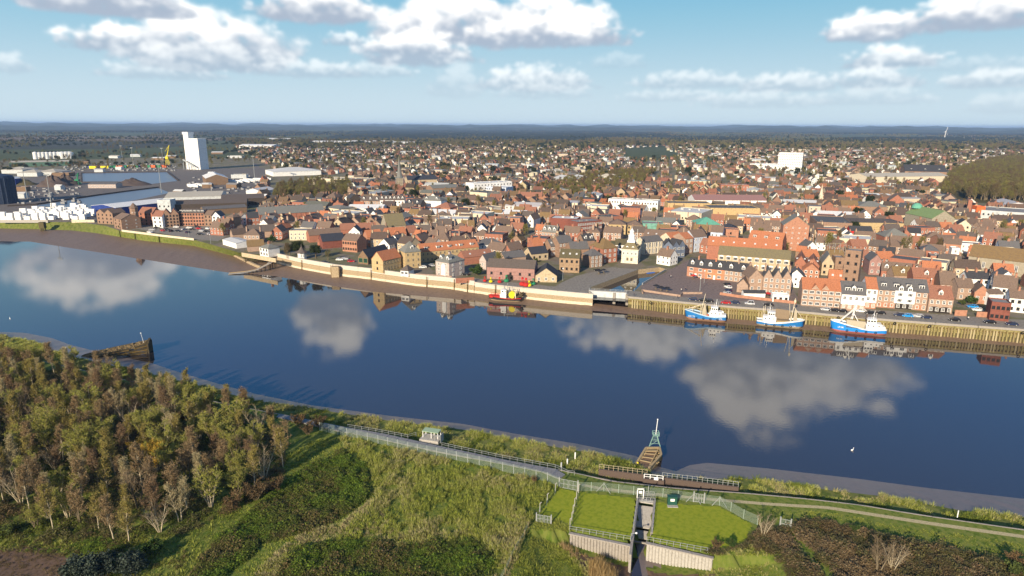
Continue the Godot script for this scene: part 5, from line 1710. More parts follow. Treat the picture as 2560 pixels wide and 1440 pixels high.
# ---- docks on the left
func docks():
	kind(sheet("dock_apron", [V2(-795.2, -824.5), V2(-715.5, -917.8), V2(-763.5, -1165.7), V2(-466.7, -1241.4), V2(-310.4, -847.1), V2(-256.3, -673.1), V2(-307.9, -566.9), V2(-353.9, -548.3), V2(-530, -542.9)], 6.004, "asphalt"), "structure")
	kind(sheet("dock_water", [V2(-712, -1089.8), V2(-589.1, -1125.9), V2(-482.6, -950.3), V2(-496.2, -884.5), V2(-532.8, -920.6), V2(-600.6, -917.1)], 6.02, "dock_water"), "structure")
	kind(sheet("dock_water", [V2(-476.1, -651.3), V2(-472.7, -742.4), V2(-463.5, -798.3), V2(-454, -840.4), V2(-408.5, -781.3), V2(-403.7, -628.1), V2(-396.3, -616.2)], 6.02, "dock_water"), "structure")
	kind(sheet("dock_road", [V2(-547, -1394.4), V2(-540.4, -1394.9), V2(-389.8, -1047.2), V2(-383.1, -1007.2)], 6.012, "asphalt"), "structure")
	var edges := [[[V2(-712, -1089.8), V2(-589.1, -1125.9), V2(-482.6, -950.3)], "far quay edge of the upper dock basin"], [[V2(-532.8, -920.6), V2(-600.6, -917.1), V2(-712, -1089.8)], "near quay edge of the upper dock basin"], [[V2(-498.5, -643.9), V2(-480.8, -657.9), V2(-475.3, -746.7), V2(-466.2, -803.1), V2(-456.9, -845.8)], "dark timber quay along the lower dock basin"]]
	for e in edges:
		var s := begin()
		wall_run(s, e[0], 5.9, 7.2, 2.0)
		tag(obj("dock_edge", s, "timber_dark"), e[1], "quay wall")
	# the white silo
	var A := V3(-583.1, 6, -1188.3)
	var Bq := V3(-556.5, 6, -1190)
	var w := A.distance_to(Bq)
	var o := thing("grain_silo", "tall blank white grain silo with narrow stair tower on its left", "silo", (A + Bq) / 2 + V3(0, 0, -10), -0.25)
	var hs := w / 39.0
	var s := begin()
	box(s, V3(0, 40 * hs, 0), V3(w, 80 * hs, 22))
	obj("wall", s, "white", o)
	s = begin()
	box(s, V3(-w / 2 - 6 * hs, 46 * hs, -4), V3(15 * hs, 92 * hs, 14))
	box(s, V3(-w / 2 - 6 * hs, 93 * hs, -4), V3(17 * hs, 6 * hs, 16))
	obj("stair_tower", s, "white", o)
	s = begin()
	for k in 8:
		box(s, V3(lerpf(-w / 2 + 2, w / 2 - 2, k / 7.0), 40 * hs, 11.1), V3(0.5, 79 * hs, 0.3))
	obj("panel_ribs", s, "white", o).set_meta("kind", "stuff")
	s = begin()
	bar(s, V3(-w / 2 - 4, 26 * hs, 16), V3(w / 2 - 6, 10 * hs, 20), 2.0)
	for k in 5:
		var v := V3(-w / 2 - 4, 26 * hs, 16).lerp(V3(w / 2 - 6, 10 * hs, 20), k / 4.0)
		bar(s, V3(v.x, 0, v.z), v, 0.7)
	obj("conveyor", s, "steel", o)
	taken.append([o.position.x, o.position.z, 0.0, 60.0, 60.0])
	# dark round silo at the left edge
	o = thing("dark_silo", "dark navy round silo cut by the photo's left edge", "silo", V3(-524.8, 6, -670.1))
	s = begin()
	lathe(s, [V2(14, 0), V2(14, 26), V2(13, 28), V2(0.1, 31)], 24)
	obj("wall", s, "navy", o)
	s = begin()
	for k in 24:
		var a := TAU * k / 24
		box(s, V3(14.1 * cos(a), 13, 14.1 * sin(a)), V3(0.4, 26, 0.4))
	obj("ribs", s, "navy", o).set_meta("kind", "stuff")
	# scrap heaps
	var heaps := [[V3(-601.7, 6, -861.6), 22.0, 13.0, "rust brown scrap heap left of the green crane"], [V3(-597.9, 6, -879.5), 20.0, 13.0, "second rust brown scrap heap beside the green crane"], [V3(-511.9, 6, -883.7), 26.0, 8.0, "scrap heap at the tip of the spit between the basins"], [V3(-651.2, 6, -876.9), 16.0, 7.0, "black coal heap left of the scrap heaps"]]
	for h in heaps:
		s = begin()
		heap(s, h[1], h[2])
		tag(put("scrap_heap", mesh_of(s, "pile_dark" if h[3].begins_with("black") else "rust"), null, h[0]), h[3], "scrap heap", "heaps on the dock")
	# cranes
	for c in [[V3(-582.3, 6, -880.3), "green_paint", 16.0, "green scrap crane right of the scrap heaps"], [V3(-671.2, 6, -1288.5), "yellow_paint", 40.0, "yellow harbour crane left of the silo"]]:
		o = thing("dock_crane", c[3], "crane", c[0])
		var h: float = c[2]
		s = begin()
		for q in [[-3, -3], [3, -3], [3, 3], [-3, 3]]:
			bar(s, V3(q[0], 0, q[1]), V3(q[0] * 0.5, h * 0.35, q[1] * 0.5), 0.7)
		obj("gantry", s, c[1], o)
		s = begin()
		box(s, V3(0, h * 0.4, 0), V3(5, h * 0.1, 5))
		obj("cab", s, c[1], o)
		s = begin()
		bar(s, V3(0, h * 0.42, 0), V3(h * 0.18, h, 0), 0.9)
		bar(s, V3(0, h * 0.42, 2), V3(h * 0.18, h, 1), 0.5)
		bar(s, V3(-2, h * 0.7, 0), V3(h * 0.18, h, 0), 0.4)
		obj("jib", s, c[1], o)
	# mast lights
	var mast: Node3D = null
	var masts := [[V3(-527.8, 6, -711.2), "tall light mast beside the dark navy silo"], [V3(-432.8, 6, -612), "tall light mast behind the white wrapped stacks"], [V3(-834.2, 6, -1417.6), "tall light mast left on the far scrap yard"], [V3(-749.7, 6, -1308.9), "tall light mast in the middle of the far scrap yard"], [V3(-679.5, 6, -1287.9), "tall light mast near the yellow crane"], [V3(-418.3, 6, -780.9), "thin light mast behind the blue dock shed"], [V3(-697.3, 6, -1511.7), "light mast just right of the silo"], [V3(-385.3, 6, -984.3), "light mast beside the dock road"]]
	for m in masts:
		var h := 34.0
		if mast == null:
			mast = thing("light_mast", m[1], "light mast", m[0], 0.0, "light masts on the docks")
			s = begin()
			tube(s, Vector3.ZERO, V3(0, h, 0), 0.42, 0.25, 6)
			obj("pole", s, "steel_light", mast)
			s = begin()
			box(s, V3(0, h, 0), V3(5.0, 0.5, 1.0))
			for k in 4:
				box(s, V3(-1.9 + k * 1.27, h - 0.6, 0.3), V3(0.8, 0.7, 0.6))
			obj("lamp_bar", s, "steel_light", mast)
		else:
			again(mast, m[0], 0.0, m[1])
	# storage tanks in a row behind the green shed
	var tank: Node3D = null
	for k in 10:
		var at := V3(-1088.5, 6, -1514).lerp(V3(-1038.1, 6, -1555.4), k / 9.0)
		var l := "white storage tank behind the green shed, %s from the left" % ["first", "second", "third", "fourth", "fifth", "sixth", "seventh", "eighth", "ninth", "tenth"][k]
		var big := 1.0 if k < 7 else 1.7
		if tank == null:
			tank = thing("storage_tank", l, "tank", at, 0.0, "white tanks on the far dock")
			s = begin()
			lathe(s, [V2(5.0, 0), V2(5.0, 15), V2(0.1, 17)], 16)
			obj("wall", s, "white", tank)
		else:
			again(tank, at, 0.0, l).scale = V3(big, 0.95, big)
	# stacks wrapped in white on the near apron
	var mesh := []
	for v in 3:
		s = begin()
		var n := 2 + v
		for k in n:
			box(s, V3(rf(-0.1, 0.1), 0.75 + k * 1.5, rf(-0.1, 0.1)), V3(5.2, 1.42, 2.4))
		mesh.append(mesh_of(s, "white"))
	var zone := [V2(-438.3, -545.8), V2(-478.7, -607.5), V2(-456.8, -608.3), V2(-435.8, -627), V2(-404.8, -622), V2(-371.3, -577.8), V2(-365.6, -548)]
	var o0 := V3(-438.6, 6, -550.5)
	for row in 14:
		var n := 0
		for col in 40:
			var v := o0 + V3(col * 6.4 + rf(-0.6, 0.6), 0, -row * 8.0 - col * 0.5 + rf(-0.8, 0.8))
			if not inside(zone, v.x, v.z) or not free_spot(v.x, v.z, 2.0) or rf(0, 1) < 0.14:
				continue
			n += 1
			var c := put("timber_stack", mesh[rng.randi() % 3], null, v, rf(-0.1, 0.1))
			tag(c, "white wrapped dock stack, %s from left in the %s row from the river" % [nth(n), nth(row + 1)], "stack", "white wrapped stacks on the dock apron")
	# sheds, huts and yard clutter on the docks
	var huts := [[560,500,24.0,"roof_cream"],[610,512,20.0,"flat_white"],[585,470,16.0,"flat_grey"],[600,445,22.0,"roof_cream"],[520,470,12.0,"flat_white"],[250,430,14.0,"flat_grey"],[160,440,26.0,"flat_grey"],[95,430,16.0,"flat_white"],[60,440,22.0,"roof_cream"],[300,425,12.0,"flat_white"],[400,400,30.0,"roof_white"],[290,395,26.0,"roof_cream"],[210,410,20.0,"flat_grey"],[340,392,22.0,"roof_white"],[545,385,30.0,"roof_white"],[590,395,34.0,"roof_cream"],[430,395,24.0,"flat_white"],[150,475,10.0,"flat_white"],[60,478,12.0,"roof_white"],[50,495,14.0,"flat_white"],[450,488,12.0,"flat_white"],[640,485,18.0,"flat_grey"],[655,500,14.0,"roof_white"],[530,440,10.0,"roof_white"]]
	for k in huts.size():
		var q: Array = huts[k]
		var v := far_ground(q[0], q[1])
		if free_spot(v.x, v.z, q[2] * 0.4):
			house("dock_hut", "low pale dock building, %s of its kind from the left" % nth(1 + huts.filter(func(a): return a[0] < q[0]).size()), "shed", v.x, v.z, rf(-0.3, 0.3), q[2], q[2] * 0.6, 5.0, 1.6, "gp" if k % 3 else "flat", "pale_grey" if k % 2 else "timber", q[3])
	var junk := begin()
	for k in 420:
		var v := far_ground(rf(150, 440), rf(409, 428)) if k < 200 else (far_ground(rf(20, 200), rf(468, 510)) if k < 300 else far_ground(rf(470, 660), rf(440, 520)))
		if free_spot(v.x, v.z, 2.0):
			box(junk, v + V3(0, 0.9, 0), V3(rf(1, 4), rf(1, 2.6), rf(1, 4)), Transform3D())
	var jo := obj("yard_clutter", junk, "mid_grey")
	kind(jo, "stuff")
	tag(jo, "scattered crates and scrap over the dock yards", "clutter")
	# containers and skips on the far yard
	var cont := begin()
	box(cont, V3(0, 1.4, 0), V3(12, 2.8, 2.5))
	for k in 9:
		box(cont, V3(-5.4 + k * 1.35, 1.4, 1.27), V3(0.3, 2.5, 0.1))
	var tones := ["yellow_paint", "orange_panel", "rust", "green_paint", "shed_blue"]
	var words := ["yellow", "orange", "rusty", "green", "blue"]
	for t in 5:
		var cm := begin()
		box(cm, V3(0, 2.2, 0), V3(13, 4.4, 4))
		for k in 9:
			box(cm, V3(-5.4 + k * 1.35, 2.2, 2.02), V3(0.3, 3.9, 0.1))
		var m := mesh_of(cm, tones[t])
		for k in 5:
			var f := (t * 5 + k * 7 % 5 + 0.5) / 25.0
			var at := V3(-775.2, 6, -1208.8).lerp(V3(-654.2, 6, -1252.3), fposmod(f * 3.7, 1.0))
			tag(put("container", m, null, at + V3(0, 0, rf(-6, 6)), rf(-0.2, 0.2)), "%s %s container behind the upper dock basin" % [nth(k + 1), words[t]], "container", "containers behind the upper basin")
	# parked white lorries and vans left and right of the silo shed
	var lorry := begin()
	box(lorry, V3(0, 2.3, 0), V3(11, 3.0, 2.6))
	box(lorry, V3(7.0, 1.7, 0), V3(2.2, 2.6, 2.4))
	for k in [-4.0, -2.6, 4.0, 7.0]:
		box(lorry, V3(k, 0.5, 0), V3(1.0, 1.0, 2.5))
	var lm := mesh_of(lorry, "white")
	var lorries := 0
	for k in 26:
		var at := V3(-421.7, 6, -853).lerp(V3(-360.7, 6, -970.9), (k + 0.5) / 26.0) + V3(rf(-5, 5), 0, rf(-22, 22))
		if free_spot(at.x, at.z, 4.0):
			lorries += 1
			tag(put("lorry", lm, null, at, rf(-0.4, 0.4)), "white lorry parked right of the silo, %s from the left" % nth(lorries), "lorry", "white lorries right of the silo")

func heap(s: SurfaceTool, r: float, h: float):
	s.set_smooth_group(0)
	var g := []
	for i in 9:
		var row := []
		for j in 20:
			var q := i / 8.0
			var a := TAU * j / 20.0
			row.append(V3(cos(a) * r * q, h * pow(1 - q, 0.9) * (1.0 + land_noise.get_noise_2d(i * 40.0 + r, j * 37.0) * 0.7) - (0.2 if i == 8 else 0.0), sin(a) * r * q * 0.8))
		g.append(row)
	for i in 8:
		for j in 20:
			var k := (j + 1) % 20
			quad(s, g[i][k], g[i][j], g[i + 1][j], g[i + 1][k])

# ---- far country
func far_country():
	# fields, laid from the photograph's bands
	var fields := [
		[[V2(-1758.7, -1549.6), V2(-1111.6, -1789.6), V2(-943.4, -1645), V2(-950.2, -1527), V2(-1474.6, -1296.1)], "field_green"],
		[[V2(-3762.1, -3337.2), V2(-2259.9, -4488.4), V2(-1850.1, -3760.9), V2(-1625.1, -3222.3), V2(-3028.2, -2682.4)], "field_brown"],
		[[V2(-2970.3, -2630.6), V2(-1587.9, -3148.2), V2(-1203.6, -2425), V2(-1278.6, -2167.3), V2(-2148.2, -1897.1)], "field_dark"],
		[[V2(-1818.3, -3886.1), V2(-1611.3, -4196.5), V2(-1328.2, -3456), V2(-1482.8, -3249)], "field_brown"],
		[[V2(-1362.4, -3545.4), V2(-1122.7, -3594.1), V2(-911.9, -2972.9), V2(-1106.1, -2874.9)], "field_green"],
		[[V2(2655.9, -5236.6), V2(2906.8, -5126.5), V2(2470.4, -4448.1), V2(2306, -4543.9)], "field_brown"],
		[[V2(426.4, -2378.8), V2(568.8, -2572), V2(420, -1705.9), V2(280.9, -1672.8)], "field_green"],
	]
	var y := 6.012
	for f in fields:
		kind(sheet("field", f[0], y, f[1]), "structure")
		y += 0.15
	# long low hills
	var ridges := [[11000.0, 62.0, 1400.0, 3.0], [14500.0, 96.0, 2200.0, 17.0], [19000.0, 120.0, 3000.0, 41.0]]
	for h in ridges:
		var s := begin()
		s.set_smooth_group(0)
		var prev := []
		for i in 161:
			var a := lerpf(-0.85, 0.85, i / 160.0)
			var col := []
			for j in 7:
				var q := j / 6.0
				var d: float = h[0] + h[2] * (q * 2.0 - 1.0)
				var up: float = sin(q * PI) * h[1] * (0.72 + 0.5 * land_noise.get_noise_2d(a * 260.0 + h[3] * 50.0, h[3]) + 0.18 * land_noise.get_noise_2d(a * 1900.0, j * 9.0 + h[3]))
				col.append(V3(sin(a) * d, 5.0 + up, -cos(a) * d))
			if i > 0:
				for j in 6:
					quad(s, prev[j + 1], col[j + 1], col[j], prev[j])
			prev = col
		kind(obj("hills", s, "hill"), "structure")
	kind(sheet("wood_ground", [V2(713.1, -1110.8), V2(1138.3, -1574.6), V2(1541.8, -1805), V2(665.3, -767.3), V2(533.1, -702.4), V2(493, -719.7)], 6.02, "wood_floor"), "structure")
	# dark woods on the plain
	var woods_ := [
		[[V2(-1012, -3827.7), V2(-267.1, -3387.6), V2(543.9, -4162.4), V2(1138.3, -5031.9), V2(1471.6, -6183.4), V2(1529.4, -18554.1), V2(-1046.9, -14419.5), V2(-1748.4, -10400.6), V2(-1551.6, -6015.3)], 17.0],
		[[V2(-2346.5, -5020.6), V2(-1620.6, -4658.3), V2(-1396.6, -5541.1), V2(-1747.6, -6938.5), V2(-3417.1, -7512.5)], 13.0],
		[[V2(-5095.6, -4782.3), V2(-3623.4, -6177.4), V2(-2605.1, -6590.6), V2(-3040.6, -7695.7), V2(-7052.6, -6626.4)], 14.0],
		[[V2(2937, -7955.7), V2(4354.4, -6517.8), V2(5338.7, -5519.1), V2(7415.1, -7673.6), V2(6167.6, -10149.8), V2(4538.6, -11383.5)], 15.0],
		[[V2(1901.7, -3881.6), V2(3165.1, -4342), V2(3813.3, -3936.4), V2(4943.2, -5108.7), V2(2934.7, -4818.7), V2(2143.2, -4377.3)], 14.0],
		[[V2(834.1, -3681.4), V2(1402.4, -3788), V2(1797.9, -4862.2), V2(1083.4, -4546.6)], 12.0],
		[[V2(1984.5, -3098.7), V2(2566.7, -2642.8), V2(3512.3, -3624), V2(2415.6, -3606.6)], 13.0],
	]
	for q in woods_:
		forest(q[0], q[1])
	# wind turbines
	var tb := [[V3(2932.8, 6, -4542.3), 105.0, "big white wind turbine rising above the far woods"], [V3(2912.1, 6, -4411.6), 26.0, "tiny white wind turbine right of the big one, first"], [V3(2892.6, 6, -4288.1), 30.0, "tiny white wind turbine right of the big one, second"], [V3(3141.9, 6, -4586), 26.0, "tiny white wind turbine right of the big one, third"]]
	for t in tb:
		var at: Vector3 = t[0]
		var k: float = t[1] * at.length() / 5600.0 / 170.0
		var o := thing("wind_turbine", t[2], "wind turbine", at, 0.5)
		var s := begin()
		tube(s, Vector3.ZERO, V3(0, 85 * k, 0), 4.2 * k, 2.4 * k, 10)
		obj("tower", s, "white", o)
		s = begin()
		box(s, V3(0, 86 * k, 0), V3(5 * k, 5 * k, 12 * k))
		obj("nacelle", s, "white", o)
		for b in 3:
			s = begin()
			var a := 0.35 + TAU * b / 3
			bar(s, V3(0, 86 * k, 7 * k), V3(sin(a) * 52 * k, 86 * k + cos(a) * 52 * k, 7 * k), 3.4 * k, 1.2 * k)
			obj("blade", s, "white", o)
	# pale warehouses beyond the town
	var wh := [[R0(V3(-1153, 6, -3308.7)), 150.0, "pale warehouse roof beyond the town left of the spire, nearest the dock road"], [R0(V3(-710.9, 6, -2811.6)), 260.0, "wide pale warehouse beyond the spire"], [R0(V3(-609.1, 6, -2889.3)), 200.0, "long pale warehouse right of the wide one"], [R0(V3(-429.7, 6, -2738.2)), 120.0, "small pale warehouse beyond the spire"], [R0(V3(-870.6, 6, -2294.8)), 120.0, "pale warehouse left of the dark conifers"]]
	for q in wh:
		var o := thing("far_warehouse", q[2], "warehouse", q[0], -0.1)
		dress(o, q[1], 60.0, 9.0, 4.0, "gp", "white", "roof_white", "")

func R0(v: Vector3) -> Vector3:
	return v

func forest(p: Array, h: float):
	var s := begin()
	s.set_smooth_group(0)
	var lo := V2(INF, INF)
	var hi := -lo
	for v in p:
		lo = lo.min(v)
		hi = hi.max(v)
	var n := 90
	var m := 26
	var g := []
	for i in n + 1:
		var col := []
		for j in m + 1:
			var x := lerpf(lo.x, hi.x, float(i) / n)
			var z := lerpf(hi.y, lo.y, float(j) / m)
			var up := -3.0
			if inside(p, x, z):
				up = h * (0.8 + 0.55 * land_noise.get_noise_2d(x * 0.9, z * 0.9) + rf(-0.18, 0.18))
			col.append(V3(x, 6.0 + up, z))
		g.append(col)
	for i in n:
		for j in m:
			if maxf(maxf(g[i][j].y, g[i + 1][j].y), maxf(g[i][j + 1].y, g[i + 1][j + 1].y)) > 4.0:
				quad(s, g[i][j + 1], g[i + 1][j + 1], g[i + 1][j], g[i][j])
	var o := obj("forest", s, "wood_far")
	kind(o, "stuff")
	tag(o, "dark belt of far woodland on the plain beyond the town", "woodland")

# ---- near bank: sluice, fences, wrecks
func flat2(p: Array) -> Array:
	return p

func mesh_bay(w: float, h: float) -> ArrayMesh:
	var s := begin()
	var n := int(w / 0.085)
	for k in n + 1:
		var x := lerpf(0, w, float(k) / n)
		box(s, V3(x, h / 2, 0), V3(0.013, h, 0.013))
	for k in int(h / 0.3) + 1:
		box(s, V3(w / 2, minf(k * 0.3 + 0.03, h), 0), V3(w, 0.02, 0.016))
	return mesh_of(s, "wire")

# a run of weld mesh fence: posts and mesh bays are parts
func mesh_fence(called: String, label: String, p: Array, y: float, h: float, gap: float, key := "steel"):
	var o := thing(called, label, "fence")
	var s := begin()
	box(s, V3(0, h / 2 + 0.05, 0), V3(0.11, h + 0.1, 0.11))
	var pm := mesh_of(s, key)
	var bay := mesh_bay(gap, h)
	for k in p.size() - 1:
		var a := V3(p[k].x, y, p[k].y)
		var b := V3(p[k + 1].x, y, p[k + 1].y)
		var d := a.distance_to(b)
		var n := maxi(1, int(round(d / gap)))
		var turn := atan2(-(b - a).z, (b - a).x)
		for j in n:
			var v := a.lerp(b, float(j) / n)
			v.y = maxf(y, land_height(v.x, v.z)) if y > 3.0 else y
			put("post", pm, o, v)
			put("mesh_panel", bay, o, v, turn).scale = V3(d / n / gap, 1, 1)
	put("post", pm, o, V3(p[-1].x, y, p[-1].y))

func gate(called: String, label: String, a: Vector3, b: Vector3, h: float, leaves: int, key := "steel_light"):
	var o := thing(called, label, "gate")
	var s := begin()
	box(s, V3(0, h / 2 + 0.2, 0), V3(0.22, h + 0.4, 0.22))
	var pm := mesh_of(s, key)
	put("gate_post", pm, o, a)
	put("gate_post", pm, o, b)
	var w := a.distance_to(b) / leaves
	s = begin()
	for y in [0.12, h * 0.5, h - 0.05]:
		box(s, V3(w / 2, y, 0), V3(w - 0.2, 0.07, 0.07))
	for x in [0.12, w / 2, w - 0.12]:
		box(s, V3(x, h / 2, 0), V3(0.07, h - 0.1, 0.07))
	var lm := mesh_of(s, key)
	var bay := mesh_bay(w, h)
	var turn := atan2(-(b - a).z, (b - a).x)
	for k in leaves:
		var v := a.lerp(b, float(k) / leaves)
		var leaf := put("gate_leaf", lm, o, v, turn)
		put("mesh_panel", bay, leaf)
	return o

func near_bank():
	# flood wall
	var s := begin()
	wall_run(s, cut_run(near_wall, -330, 230, 6.0), 0.8, 4.02, 0.3)
	tag(obj("flood_wall", s, "concrete"), "long low concrete flood wall between path and riverside grass", "wall")
	# path, paved walk, lawns
	s = begin()
	strip(s, [V2(15.4, -138.5), V2(20.8, -136.5), V2(29.8, -134.7), V2(38.7, -133.2), V2(47.4, -131.8), V2(57.7, -130.3), V2(70.5, -129), V2(89.3, -123.4), V2(106.3, -118.7), V2(146.6, -107.5)], 4.03, [V2(15.3, -137.5), V2(20.6, -135.3), V2(29.6, -133.5), V2(38.4, -132.1), V2(47, -130.7), V2(57.3, -129.2), V2(70, -127.9), V2(88.6, -122.2), V2(105.5, -117.6), V2(145.3, -106.4)], 4.03, 16.5, 150, 2.0, 1, 0.0)
	kind(obj("path", s, "gravel_path"), "structure")
	kind(sheet("paved_walk", [V2(-67.4, -175.1), V2(-46.7, -166.8), V2(-34.7, -162.8), V2(-18.2, -155.6), V2(-2.2, -149), V2(10.8, -144.4), V2(13, -141.8), V2(11.5, -139.8), V2(7.6, -142.9), V2(-1.2, -146.3), V2(-18.4, -152.8), V2(-35.2, -159.7), V2(-45.9, -163.8), V2(-67.8, -173)], 4.24, "walk_grey", 0.6), "structure")
	draped("lawn", [V2(15.9, -134.2), V2(28.3, -131.8), V2(24.5, -116.3), V2(12.8, -120.8)], 0.05, "lawn")
	draped("lawn", [V2(32.3, -130.2), V2(46.2, -128.5), V2(51.1, -121.9), V2(47.7, -116.4), V2(39.3, -113.3), V2(27.9, -116.3)], 0.05, "lawn")
	draped("lawn", [V2(11.2, -135.7), V2(15.3, -134.2), V2(12.7, -121.7), V2(6.5, -125.9)], 0.05, "lawn")
	draped("drain_mud", [V2(13.3, -116.4), V2(22.7, -113.5), V2(25.8, -112.9), V2(28.6, -111.5), V2(39.9, -109.6), V2(33.9, -107.5), V2(27.3, -101.6), V2(16.2, -100.6), V2(14.5, -104.7)], 0.04, "earth")
	draped("bare_earth", [V2(-104.8, -111.2), V2(-97.6, -114.1), V2(-90.1, -112.5), V2(-85.3, -109.5), V2(-82, -101.6), V2(-97.8, -100.5)], 0.04, "earth")
	# mesh fences
	mesh_fence("mesh_fence", "tall grey mesh fence along the paved walk left of the double gate", [V2(-52.9, -165), V2(-44.5, -161.5), V2(-35.3, -157.5), V2(-26.8, -153.8), V2(-13.8, -148.9), V2(-2.1, -143.5), V2(8.6, -138.8), V2(11.2, -136.4)], 4.0, 2.4, 3.0)
	mesh_fence("mesh_fence", "green tinted mesh fence behind the left lawn and channel", [V2(15.6, -134.9), V2(21.4, -134.8), V2(28, -133.3), V2(34.5, -132.4), V2(41, -130.6)], 4.0, 2.2, 3.6, "wire")
	mesh_fence("mesh_fence", "mesh fence slanting down the right side of the right lawn", [V2(43.2, -130), V2(46.4, -129.2), V2(48.2, -126.9), V2(50, -124.1), V2(52.2, -121.9)], 4.0, 2.2, 3.6, "wire")
	gate("double_gate", "pale double mesh gate at the end of the paved walk", V3(11.2, 4, -136.4), V3(15.4, 4, -134.9), 2.3, 2)
	gate("mesh_gate", "pale mesh gate with small signs behind the right lawn", V3(41, 4, -130.6), V3(43.2, 4, -130), 2.2, 2)
	gate("field_gate", "low pale double gate beside the tussocky meadow", V3(5.4, 4, -122.7), V3(8.5, 4, -121.9), 1.8, 2)
	gate("field_gate", "pale mesh gate among brown brambles on the right", V3(56.6, 4, -121), V3(58.5, 4, -120.2), 2.2, 1)
	# straining struts of the corner posts
	var struts := [V2(21.4, -134.8), V2(46.4, -129.2), V2(41, -130.6)]
	for k in struts.size():
		var o := thing("fence_strut", ["pair of slanting struts bracing the mesh fence behind the left lawn", "pair of slanting struts at the corner of the right lawn fence", "pair of slanting struts left of the gate behind the right lawn"][k], "strut", V3(struts[k].x, 4, struts[k].y + 0.1), -0.3)
		for q in [-1, 1]:
			s = begin()
			bar(s, V3(0, 2.1, 0), V3(1.6 * q, 0, 0.5), 0.09)
			obj("strut", s, "steel_light", o)
	# cranked concrete posts
	var post: Node3D = null
	var spots := [V2(10.2, -134.5), V2(8.1, -130.2), V2(6.3, -126.5), V2(15.5, -134), V2(14.8, -131.4), V2(14.1, -128.5), V2(13.5, -125.8), V2(13, -123.2), V2(12.4, -120.8)]
	for k in spots.size():
		var l := "cranked concrete fence post %s, %s from the river" % ["left of the small left lawn" if k < 3 else "between the two left lawns", ["first", "second", "third", "first", "second", "third", "fourth", "fifth", "sixth"][k]]
		var at := V3(spots[k].x, 4, spots[k].y)
		if post == null:
			post = thing("concrete_post", l, "fence post", at, 0.0, "cranked concrete posts by the lawns")
			s = begin()
			bar(s, Vector3.ZERO, V3(0, 2.0, 0), 0.15)
			bar(s, V3(0, 1.95, 0), V3(0.35, 2.3, 0), 0.12)
			obj("shaft", s, "concrete_pale", post)
			s = begin()
			for y in [0.5, 1.0, 1.5, 1.95]:
				bar(s, V3(0, y, 0), V3(-0.3, y, 2.6), 0.025)
			obj("wires", s, "wire", post).set_meta("kind", "stuff")
		else:
			again(post, at, 0.0, l)
	var fp := [V2(3.7, -120.5), V2(2.9, -118), V2(2, -115.6), V2(1, -112.8), V2(0.1, -109.8), V2(-1, -106.3)]
	post = null
	for k in fp.size():
		var l := "leaning wooden fence post beside the tussocky meadow, %s" % ("nearest the gate" if k == 0 else "%s from the gate" % nth(k + 1))
		var at := V3(fp[k].x, land_height(fp[k].x, fp[k].y), fp[k].y)
		if post == null:
			post = thing("meadow_post", l, "fence post", at, 0.0, "wooden posts beside the meadow")
			s = begin()
			tube(s, Vector3.ZERO, V3(-0.1, 1.4, 0), 0.09, 0.08, 6)
			obj("shaft", s, "old_wood", post)
			s = begin()
			for y in [0.5, 0.9, 1.3]:
				bar(s, V3(-0.08, y, 0), V3(-1.0, y, 2.7), 0.03)
			obj("wires", s, "wire", post).set_meta("kind", "stuff")
		else:
			again(post, at, 0.0, l)
	# handrails
	var rr := thing("hand_rail", "pale handrail along the river side of the paved walk", "railing")
	rail_run(rr, [V2(-18.2, -155.6), V2(-2.2, -149), V2(10.8, -144.4), V2(13.7, -141.7), V2(15.2, -141.4)], 4.25, 1.1, 2.0, "steel_light", 0.06)
	rr = thing("hand_rail", "pale handrail on the paved walk left of the shelter", "railing")
	rail_run(rr, [V2(-45.4, -166), V2(-37.1, -163.4), V2(-27.8, -160), V2(-25.8, -161.4)], 4.25, 1.1, 2.0, "steel_light", 0.06)
	rr = thing("hand_rail", "railing on the left sheet pile wall below the left lawn", "railing")
	rail_run(rr, [V2(12.2, -119.4), V2(24.3, -116)], 4.1, 1.1, 1.35, "steel_light", 0.06)
	rr = thing("hand_rail", "railing on the right sheet pile wall below the right lawn", "railing")
	rail_run(rr, [V2(27.6, -115.9), V2(38.9, -112.4)], 4.1, 1.1, 1.35, "steel_light", 0.06)
	# sluice channel
	var dirv := V3(chan_b.x - chan_a.x, 0, chan_b.y - chan_a.y)
	var len_ := dirv.length()
	dirv = dirv / len_
	var right := V3(-dirv.z, 0, dirv.x) * -1.0
	var o := thing("sluice_channel", "concrete walled sluice channel between the two square lawns", "channel")
	var a3 := V3(chan_a.x, 0, chan_a.y)
	for q in [-1, 1]:
		s = begin()
		var reach := 12.6 if q > 0 else 21.0
		var p0: Vector3 = a3 + right * q * 1.85
		var p1: Vector3 = p0 + dirv * reach
		bar(s, p0 + V3(0, 1.7, 0), p1 + V3(0, 1.7, 0), 0.5, 4.9)
		obj("channel_wall", s, "concrete", o)
	var slabs := [[0.0, 1.2, 3.9, 3.8], [1.2, 7.4, 2.9, 1.5], [7.7, 10.0, 0.9, 0.5]]
	for q in slabs:
		s = begin()
		var p0: Vector3 = a3 + dirv * q[0]
		var p1: Vector3 = a3 + dirv * q[1]
		bar(s, p0 + V3(0, q[2], 0), p1 + V3(0, q[3], 0), 3.2, 0.3)
		obj("apron_slab", s, "concrete_pale", o)
	s = begin()
	bar(s, a3 + dirv * 12.3 - right * 1.6 + V3(0, 1.2, 0), a3 + dirv * 12.3 + right * 1.6 + V3(0, 1.2, 0), 0.3)
	obj("cross_beam", s, "concrete", o)
	kind(sheet("drain_water", [V2(a3.x - 4, a3.z + 9.5), V2(a3.x + 3, a3.z + 9.5), V2(a3.x + 3, a3.z + 40), V2(a3.x - 6, a3.z + 40)], 0.02, "wet_mud"), "structure")
